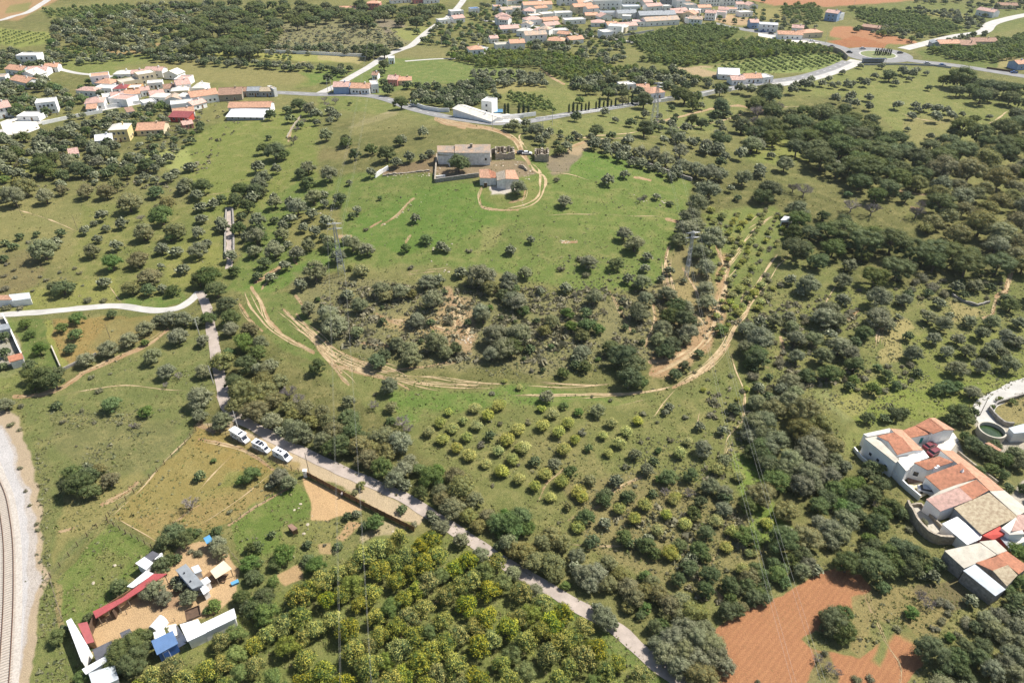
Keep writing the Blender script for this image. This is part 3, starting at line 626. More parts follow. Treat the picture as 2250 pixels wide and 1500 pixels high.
def ribbon(name, line, half, mat, dz=.06, cross=4, wob=0.0, edge=.0):
    L = line; n = len(L); v = []; f = []
    for i, p in enumerate(L):
        t = (L[min(i + 1, n - 1)] - L[max(i - 1, 0)]).normalized(); nn = Vector((-t.y, t.x))
        h = half(i / max(1, n - 1)) if callable(half) else half
        for k in range(cross + 1):
            s = (k / cross * 2 - 1)
            w = h * s * (1 + (wob * (float(vnoise(p.x * .35 + s * 9, p.y * .35, 4)) - .5) if k in (0, cross) else 0))
            q = p + nn * w; zz = float(height(q.x, q.y)) + dz - (edge if k in (0, cross) else 0)
            v.append((q.x, q.y, zz))
    c = cross + 1
    for i in range(n - 1):
        for k in range(cross): f.append((i * c + k, (i + 1) * c + k, (i + 1) * c + k + 1, i * c + k + 1))
    o = link(name, nmesh(name, v, f, mat, smooth=True)); return o
def road(name, pts, half, mat, **k):
    o = ribbon(name, world_line(pts, k.pop('step', 1.5)), half, MATS[mat], **k); tag(o, kind='structure'); return o
LANE = [(-260,705),(-60,697),(0,692),(100,685),(180,677),(260,672),(310,679),(350,682),(395,675),(425,655),(440,640)]
road('lane', LANE, 1.55, 'pale_road', wob=.25)
road('lane', [(440,640),(455,680),(463,720),(471,760),(478,800),(487,850),(497,888),(518,916),(548,932),(578,948),(600,962),(628,977),(661,991),(690,1004),(724,1020),(765,1040),(810,1058),(855,1078),(900,1099),(942,1127),(998,1163),(1040,1190),(1096,1229),(1160,1267),(1220,1302),(1270,1333),(1315,1357),(1352,1380),(1382,1404),(1410,1430),(1464,1474),(1496,1500),(1570,1565)], 1.5, 'old_lane', wob=.3, dz=.075)
road('stone_lane', [(503,590),(506,560),(505,520),(502,480),(505,455)], 1.3, 'old_lane', wob=.5, dz=.07)
MAIN = [(560,202),(640,205),(700,208),(760,208),(820,212),(870,225),(910,240),(980,257),(1050,268),(1110,272),(1180,264),(1290,245),(1400,228),(1500,212),(1600,196),(1690,180),(1760,170),(1820,153),(1862,135)]
road('main_road', MAIN, 3.6, 'asphalt', step=3, dz=.08)
road('side_road', [(700,207),(740,188),(780,165),(815,145),(850,122),(885,108),(905,100),(930,78),(950,62),(985,38),(1010,12),(1025,-10)], 3.0, 'pale_road', step=3, dz=.07)
road('main_road', [(1875,118),(1840,103),(1780,90),(1700,76),(1640,66),(1600,60),(1560,50)], 4.6, 'asphalt', step=3, dz=.08)
road('main_road', [(1985,108),(2030,97),(2100,80),(2160,70),(2180,52),(2230,38),(2330,20)], 4.6, 'pale_road', step=3, dz=.08)
road('main_road', [(1975,130),(2020,136),(2080,142),(2150,152),(2250,168),(2400,190)], 4.6, 'asphalt', step=3, dz=.085)
road('pavement', [(1700,186),(1780,172),(1850,150),(1885,133)], 5.0, 'pale_road', step=3, dz=.05)
road('village_street', [(-120,300),(0,288),(60,275),(130,262),(230,240),(300,228),(380,212),(470,205),(560,203)], 2.6, 'pale_road', step=3, dz=.05)
road('village_street', [(125,150),(175,162),(260,170),(300,178)], 1.8, 'pale_road', step=3, dz=.05)
road('village_street', [(-60,50),(0,45),(30,36),(60,28),(90,10),(105,0),(130,-20)], 3.2, 'pale_road', step=4, dz=.05)
road('village_street', [(1060,45),(1180,60),(1300,80),(1400,95)], 2.4, 'pale_road', step=4, dz=.05)
road('farm_track', [(2420,790),(2250,846),(2215,862),(2180,880),(2160,898),(2165,925),(2190,945)], 2.2, 'pale_road', wob=.3, dz=.06)
road('garden_lane', [(890,135),(960,130),(1040,128)], 1.4, 'pale_road', step=3, dz=.05)
# thin wheel ruts and footpaths: narrow ribbons of bare earth, broken in width
def earth_mat():
    m, N, L, B = nodes('bare_earth'); geo = N.new('ShaderNodeNewGeometry').outputs['Position']
    L.new(mixc(N, L, (.34, .25, .13), (.48, .36, .21), ramp(N, L, noise(N, L, .6, 5, geo), .35, .65)), B.inputs['Base Color']); B.inputs['Roughness'].default_value = 1; return m
EM = earth_mat(); rv = []; rf = []; rr = random.Random(8)
def rut(pts, half, st=1.0):
    L = world_line(pts, 1.1); n = len(L)
    if n < 3: return
    b0 = len(rv); sd = rr.uniform(0, 90)
    for i, p in enumerate(L):
        t = (L[min(i + 1, n - 1)] - L[max(i - 1, 0)]).normalized(); nn = Vector((-t.y, t.x)); e = min(1, i / 6, (n - 1 - i) / 6)
        nz = float(vnoise(i * .33 + sd, sd)) ; nz2 = float(vnoise(i * .12, sd)) - .5
        w = half * e * max(0.0, (nz * 1.5 + st * .62 - .55)); q0 = p + nn * nz2 * .9
        for s in (-1, 1): q = q0 + nn * w * s; rv.append((q.x, q.y, height(q.x, q.y) + .055))
        if i: k = b0 + 2 * i; rf.append((k - 2, k - 1, k + 1, k))
for P, w, st in TRK:
    k = ppm(P[len(P) // 2][0], P[len(P) // 2][1])
    if w < 2.6: rut(P, w / k * .95, st)
    else:
        for _ in range(2):
            o = (rr.uniform(-1, 1) * w * .9, rr.uniform(-1, 1) * w * .5); rut([(a + o[0], b + o[1]) for a, b in P], w / k * .28, st * .9)
FAN = [(([(620,682),(655,712),(700,752),(745,790),(800,812),(850,828)]), 20, 9), ([(850,828),(930,842),(1010,848),(1100,850)], 12, 7), ([(690,745),(760,790),(830,800),(900,826)], 12, 5), ([(1130,868),(1300,866),(1400,862),(1480,848)], 8, 5), ([(1180,842),(1280,848),(1345,845)], 7, 4),
       ([(1640,640),(1625,700),(1590,760),(1550,805),(1490,845)], 7, 5), ([(1600,560),(1592,640),(1575,710),(1530,770),(1450,815)], 8, 5), ([(1470,560),(1480,640),(1530,690),(1560,730)], 18, 5), ([(540,640),(575,700),(640,750),(700,775)], 8, 4), ([(730,795),(750,820),(775,848)], 9, 4),
       ([(1600,560),(1650,500),(1690,470)], 26, 5), ([(1620,700),(1680,620),(1720,560)], 26, 5), ([(1560,640),(1600,600),(1640,540)], 14, 4), ([(1590,900),(1610,960),(1590,1010)], 14, 3), ([(1840,620),(1800,690),(1860,710)], 20, 3), ([(1930,760),(1940,720),(1990,700)], 8, 5)]
for P, sp, n in FAN:
    for _ in range(n):
        ox = rr.uniform(-1, 1) * sp; oy = rr.uniform(-1, 1) * sp * .45; k = ppm(*P[1]); c = rr.randrange(0, 2)
        rut([(a + ox * rr.uniform(.7, 1.2), b + oy * rr.uniform(.7, 1.2)) for a, b in P[c:]], rr.uniform(.7, 1.5) / k, .95)
tag(link('wheel_ruts', nmesh('wheel_ruts', rv, rf, EM)), kind='structure')
# roundabout: ring of asphalt, kerb and grass island
rc = Vector(G(1929, 121)[:2])
def disc(name, r0, r1, mat, dz, n=64):
    v = []; f = []
    for k in range(n):
        a = 2 * math.pi * k / n
        for r in (r0, r1):
            q = rc + Vector((math.cos(a), math.sin(a))) * r; v.append((q.x, q.y, float(height(q.x, q.y)) + dz))
    for k in range(n): j = (k + 1) % n; f.append((2 * k, 2 * k + 1, 2 * j + 1, 2 * j))
    return link(name, nmesh(name, v, f, MATS[mat] if isinstance(mat, str) else mat))
tag(disc('roundabout_road', 11.5, 22.5, 'asphalt', .10), kind='structure')
tag(disc('roundabout_kerb', 11.3, 12.6, 'pale_road', .22), kind='structure')
def verge(): 
    m, N, L, B = nodes('mown_grass'); geo = N.new('ShaderNodeNewGeometry').outputs['Position']
    L.new(mixc(N, L, (.11, .16, .05), (.22, .21, .09), ramp(N, L, noise(N, L, .5, 5, geo), .35, .65)), B.inputs['Base Color']); B.inputs['Roughness'].default_value = 1
    return m
tag(disc('roundabout_island', .1, 11.4, verge(), .25), kind='structure')

# road markings
def dashes(pts, off, mat='road_line', w=.12, dash=3, gap=5, dz=.10):
    L = world_line(pts, 1.0); mb = MB(); i = 0
    while i + dash < len(L):
        a = L[i]; b = L[i + dash]; t = (b - a).normalized(); nn = Vector((-t.y, t.x))
        c = [a + nn * (off - w), b + nn * (off - w), b + nn * (off + w), a + nn * (off + w)]
        mb.add([(q.x, q.y, float(height(q.x, q.y)) + dz) for q in c], [(0, 1, 2, 3)]); i += dash + gap
    return mb
mk = dashes(MAIN, 0); o = mk.build('road_marking', MATS['road_line']); tag(o, kind='structure')

# railway
RL = world_line([(-75,930),(-40,985),(-14,1050),(4,1095),(14,1150),(19,1200),(20,1260),(19,1330),(15,1410),(9,1500),(-2,1600),(-20,1720)], .6)
bal = ribbon('track_ballast', RL, 2.3, surf('ballast', (.40, .36, .31), .2, 3, .95, grime=.5), dz=.14, cross=4, edge=.12); tag(bal, kind='structure')
rail_root = tag(empty('railway_track', (RL[len(RL)//2].x, RL[len(RL)//2].y, 0)), 'single railway track with two rusty rails curving along the left edge', 'railway track')
ro = Vector(rail_root.location)
for sgn in (-1, 1):
    mb = MB(); n = len(RL); ring = []
    for i, p in enumerate(RL):
        t = (RL[min(i + 1, n - 1)] - RL[max(i - 1, 0)]).normalized(); nn = Vector((-t.y, t.x)); q = p + nn * .83 * sgn
        z = float(height(q.x, q.y))
        for w, h in ((-.07, .24), (.07, .24), (.04, .42), (-.04, .42)):
            r = q + nn * w; mb.v.append((r.x - ro.x, r.y - ro.y, z + h - ro.z))
        if i:
            b = (i - 1) * 4
            for k in range(4): mb.f.append((b + k, b + (k + 1) % 4, b + 4 + (k + 1) % 4, b + 4 + k)); mb.m.append(0)
    mb.build('rail', MATS['rusty_rail'], rail_root)
mb = MB()
for i in range(0, len(RL) - 1, 1):
    p = RL[i]; t = (RL[i + 1] - p).normalized(); nn = Vector((-t.y, t.x)); z = float(height(p.x, p.y))
    c = [p + nn * 1.25 + t * .12, p + nn * 1.25 - t * .12, p - nn * 1.25 - t * .12, p - nn * 1.25 + t * .12]
    mb.hexa([(q.x - ro.x, q.y - ro.y, z + .10) for q in c], [(q.x - ro.x, q.y - ro.y, z + .25) for q in c])
so = mb.build('sleeper', MATS['sleeper_concrete'], rail_root); tag(so, kind='stuff')
# ------------------------------------------------------------------ trees: unit crowns (radius 1, standing on z = 0), copied
def ico(sub=1):
    import bmesh
    bm = bmesh.new(); bmesh.ops.create_icosphere(bm, subdivisions=sub, radius=1)
    v = np.array([p.co[:] for p in bm.verts]); f = np.array([[q.index for q in p.verts] for p in bm.faces]); bm.free(); return v, f
ICO1 = ico(1); ICO2 = ico(2)
def unit(v): return v / np.maximum(1e-6, np.linalg.norm(v, axis=-1, keepdims=True))
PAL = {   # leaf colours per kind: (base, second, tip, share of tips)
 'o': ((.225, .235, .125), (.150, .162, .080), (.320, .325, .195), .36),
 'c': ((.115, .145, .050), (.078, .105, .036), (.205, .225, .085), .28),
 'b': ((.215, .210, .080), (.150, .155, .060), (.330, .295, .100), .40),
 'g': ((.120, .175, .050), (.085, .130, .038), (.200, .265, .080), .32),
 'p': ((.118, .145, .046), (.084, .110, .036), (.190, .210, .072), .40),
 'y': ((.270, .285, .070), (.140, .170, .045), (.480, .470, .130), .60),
 'm': ((.130, .180, .040), (.062, .096, .024), (.42, .40, .066), .40),  # second tone darkened to paint the shaded gaps between leaf clusters
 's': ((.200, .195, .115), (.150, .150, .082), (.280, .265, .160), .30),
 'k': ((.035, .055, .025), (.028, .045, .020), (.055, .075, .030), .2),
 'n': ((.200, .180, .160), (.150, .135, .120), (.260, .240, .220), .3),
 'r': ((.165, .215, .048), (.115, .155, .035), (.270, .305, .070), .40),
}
def clumps(kind, r):
    """centres, radii of the leaf clumps of one crown"""
    C = []; R = []
    if kind == 'p':
        n = 34
        for i in range(n):
            a = r.uniform(0, 2 * math.pi); q = math.sqrt(r.uniform(0, 1)) * .82
            C.append((math.cos(a) * q, math.sin(a) * q, 1.22 - q * q * .38 + r.uniform(-.07, .07))); R.append(r.uniform(.17, .27))
        for i in range(24):
            a = r.uniform(0, 2 * math.pi); q = r.uniform(.45, .82)
            C.append((math.cos(a) * q, math.sin(a) * q, .74 + r.uniform(-.24, .12))); R.append(r.uniform(.14, .22))
    elif kind == 'k':
        for i in range(16): C.append((r.uniform(-.15, .15), r.uniform(-.15, .15), .5 + i * .52)); R.append(.95 if i < 11 else .95 - (i - 11) * .16)
    elif kind == 'y':
        C.append((0, 0, .78)); R.append(.72)
        for i in range(11):
            a = 2 * math.pi * i / 11 + r.uniform(-.2, .2); q = r.uniform(.50, .66)
            C.append((math.cos(a) * q, math.sin(a) * q, r.uniform(.55, .88))); R.append(r.uniform(.27, .38))
    elif kind == 's':
        for i in range(9):
            a = r.uniform(0, 2 * math.pi); q = r.uniform(0, .68)
            C.append((math.cos(a) * q, math.sin(a) * q, r.uniform(.15, .5))); R.append(r.uniform(.28, .45))
    else:
        n = {'c': 38, 'o': 46, 'b': 46, 'g': 30, 'm': 34, 'r': 24}.get(kind, 30)
        h = {'c': .95, 'o': .98, 'b': .9, 'g': .85, 'm': 1.12, 'r': 1.1}.get(kind, .95)
        lop = r.uniform(-.12, .12, 2)
        for i in range(n):
            d = unit(r.normal(size=3)); d[2] = abs(d[2]) * 1.1 - .45; q = r.uniform(.5, .78)
            s = r.uniform(.14, .31)
            q = q + (.36 - s) * .35
            C.append((d[0] * q + lop[0] * d[2], d[1] * q + lop[1], (.88 + d[2] * .70) * h)); R.append(s)
        C.append((0, 0, .78 * h)); R.append(.55)
    return np.array(C), np.array(R)
def crown(kind, seed, nleaf, size, core=True):
    r = rng_(seed * 7919 + ord(kind)); C, R = clumps(kind, r)
    base, second, tip, share = [np.array(q) if not isinstance(q, float) else q for q in PAL[kind]]
    w = R ** 2; ci = r.choice(len(C), nleaf, p=w / w.sum())
    d = unit(r.normal(size=(nleaf, 3))); d[:, 2] = np.where(d[:, 2] < -.35, -d[:, 2], d[:, 2])
    rad = R[ci] * (.72 + .62 * r.uniform(0, 1, nleaf) ** 1.6)
    P = C[ci] + d * rad[:, None] * np.array([1, 1, .82])
    # leaves buried inside other clumps are dropped
    D = np.linalg.norm(P[:, None, :] - C[None], axis=2) - R[None] * .84
    keep = (D > 0).all(1) | (r.uniform(size=nleaf) < .12); keep &= P[:, 2] > .03
    P = P[keep]; d = d[keep]; ci = ci[keep]; n = len(P)
    nr = unit(d + r.normal(size=(n, 3)) * .55)
    t = unit(np.cross(nr, r.normal(size=(n, 3)))); b = np.cross(nr, t)
    s = size * r.uniform(.6, 1.35, n)[:, None]; k = r.uniform(.45, .8, n)[:, None]
    q = [P - t * s * .5, P + b * s * k * .5, P + t * s * .5 + nr * s * .15, P - b * s * k * .5]
    V = np.stack(q, 1).reshape(-1, 3); Fq = np.arange(n * 4).reshape(-1, 4)
    cl = r.uniform(0, 1, len(C))                                     # each clump its own tone
    mixv = np.clip(cl[ci] * .7 + r.uniform(0, .5, n), 0, 1)[:, None]
    col = base * (1 - mixv) + second * mixv
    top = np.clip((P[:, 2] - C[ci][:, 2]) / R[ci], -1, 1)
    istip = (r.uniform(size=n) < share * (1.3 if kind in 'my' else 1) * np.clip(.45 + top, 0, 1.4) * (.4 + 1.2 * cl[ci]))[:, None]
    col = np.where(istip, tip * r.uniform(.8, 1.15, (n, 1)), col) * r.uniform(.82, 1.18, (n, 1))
    colv = np.repeat(col, 4, 0)
    if core:                                                          # inner foliage mass in the second tone; for 'm' this paints gap shade
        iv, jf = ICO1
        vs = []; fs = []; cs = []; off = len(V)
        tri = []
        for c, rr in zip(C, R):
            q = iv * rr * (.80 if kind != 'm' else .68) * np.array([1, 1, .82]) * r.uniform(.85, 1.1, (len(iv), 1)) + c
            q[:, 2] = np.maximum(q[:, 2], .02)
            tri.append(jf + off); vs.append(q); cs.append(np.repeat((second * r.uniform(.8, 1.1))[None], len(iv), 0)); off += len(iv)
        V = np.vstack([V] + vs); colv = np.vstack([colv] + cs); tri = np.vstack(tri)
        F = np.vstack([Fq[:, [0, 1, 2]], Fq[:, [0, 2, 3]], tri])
    else: F = np.vstack([Fq[:, [0, 1, 2]], Fq[:, [0, 2, 3]]])
    return V, F, colv
def trunk_geo(kind, seed):
    r = random.Random(seed); mb = MB()
    top = {'p': .95, 'k': .6, 'y': .5, 's': .2}.get(kind, .55); w = {'p': .06, 'k': .12, 'y': .05, 's': .04}.get(kind, .075)
    mid = Vector((r.uniform(-.05, .05), r.uniform(-.05, .05), top * .5))
    mb.bar((0, 0, -.08), mid, w * 1.25, w * .9, 6)
    for k in range(5 if kind != 'k' else 1):
        a = k * 1.3 + r.uniform(-.3, .3); q = .45 if kind != 'k' else .02
        mb.bar(mid, (math.cos(a) * q, math.sin(a) * q, top + r.uniform(.1, .25)), w * .6, w * .25, 4)
    return mb
def bare_geo(seed):
    """leafless grey tree: trunk, limbs, many twigs"""
    r = random.Random(seed); mb = MB()
    def grow(p, d, L, w, lev):
        q = p + d * L; mb.bar(p, q, w, w * .6, 3)
        if lev == 0: return
        for k in range(4 if lev > 1 else 5):
            e = (d + Vector((r.uniform(-1, 1), r.uniform(-1, 1), r.uniform(-.35, .7))) * .95).normalized()
            grow(p + d * L * r.uniform(.55, 1), e, L * r.uniform(.55, .8), w * .55, lev - 1)
    grow(Vector((0, 0, -.05)), Vector((.05, 0, 1)).normalized(), .42, .075, 0)
    for k in range(6):
        a = k * 1.05; grow(Vector((0, 0, .35)), Vector((math.cos(a), math.sin(a), .75)).normalized(), .45, .05, 3)
    return mb
LOD = {}
def crown_mesh(kind, lod, k):
    """lod 2 near, 1 middle, 0 small"""
    key = (kind, lod, k)
    if key not in LOD:
        n, s = {3: (10500, .048), 2: (6000, .068), 1: (2100, .112), 0: (620, .18)}[lod]
        if kind == 'p': n = int(n * 1.5); s *= .8
        if kind == 'm': s *= 1.25
        if kind == 'k': n = int(n * 1.4); s *= 2.4
        V, F, c = crown(kind, k + 11 * lod + 3, n, s)
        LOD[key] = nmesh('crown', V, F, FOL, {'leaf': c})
    return LOD[key]
def trunk_mesh(kind, k):
    key = ('t', kind, k)
    if key not in LOD: LOD[key] = trunk_geo(kind, k).mesh('trunk', MATS['bark'])
    return LOD[key]
def whole_mesh(kind, k):
    key = ('w', kind, k)
    if key not in LOD:
        V, F, c = crown(kind, k + 5, 520, .20); mb = trunk_geo(kind, k); n0 = len(V)
        tv = np.array(mb.v); tf = []
        for f in mb.f:
            for j in range(1, len(f) - 1): tf.append((f[0], f[j], f[j + 1]))
        V = np.vstack([V, tv]); F = np.vstack([F, np.array(tf) + n0]); c = np.vstack([c, np.repeat([[.13, .10, .075]], len(tv), 0)])
        LOD[key] = nmesh('small_tree', V, F, FOL, {'leaf': c})
    return LOD[key]
def bare_mesh(k):
    key = ('n', k)
    if key not in LOD: LOD[key] = bare_geo(k).mesh('bare_tree', MATS['dead_wood'])
    return LOD[key]

# kind -> (object name, category, adjective phrase, centre height of crown in radii)
KIND = {
 'o': ('olive_tree', 'olive tree', 'grey-green olive tree', .80), 'c': ('carob_tree', 'tree', 'dark green round tree', .80),
 'b': ('oak_tree', 'tree', 'olive-brown bushy tree', .75), 'g': ('leafy_tree', 'tree', 'fresh green tree', .72),
 'p': ('pine_tree', 'pine tree', 'umbrella pine', 1.05), 'y': ('citrus_tree', 'citrus tree', 'yellow-green domed fruit tree', .70),
 'm': ('mango_tree', 'orchard tree', 'yellow-tipped orchard tree', .85), 's': ('shrub', 'shrub', 'low shrub', .35),
 'k': ('cypress_tree', 'cypress', 'slim dark cypress', 2.6), 'n': ('bare_tree', 'bare tree', 'leafless grey tree', .7),
 'r': ('orchard_tree', 'orchard tree', 'dark green orchard tree', .85),
}
TREES = []          # dict: x, y, z, R, kind, px, py, rpx
GRID = {}
def add_tree(px, py, rpx, kind, hand=True):
    k = KIND[kind][3]; R = rpx * 300 / F_PX
    for _ in range(4):
        x, y, z, t = ground1(px, py, k * R); R = rpx * t / F_PX
    put_tree(float(x), float(y), R, kind, hand)
def put_tree(x, y, R, kind, hand=False):
    z = float(height(x, y)); dep = y * CP + (CAM_H - z) * SP
    px, py = project(x, y, z + KIND[kind][3] * R)
    TREES.append(dict(x=x, y=y, z=z, R=R, kind=kind, px=float(px), py=float(py), rpx=R * F_PX / dep, hand=hand))
    GRID.setdefault((int(x // 12), int(y // 12)), []).append(TREES[-1])
def clear(x, y, R, f=.8):
    for i in range(int(x // 12) - 1, int(x // 12) + 2):
        for j in range(int(y // 12) - 1, int(y // 12) + 2):
            for t in GRID.get((i, j), ()):
                if math.hypot(t['x'] - x, t['y'] - y) < (t['R'] + R) * f: return False
    return True
BLOCK = []          # ground-plane polygons (px) where scatter keeps out
def inside(px, py, P):
    return bool(poly_sd(np.array([px], float), np.array([py], float), P)[0] > 0)
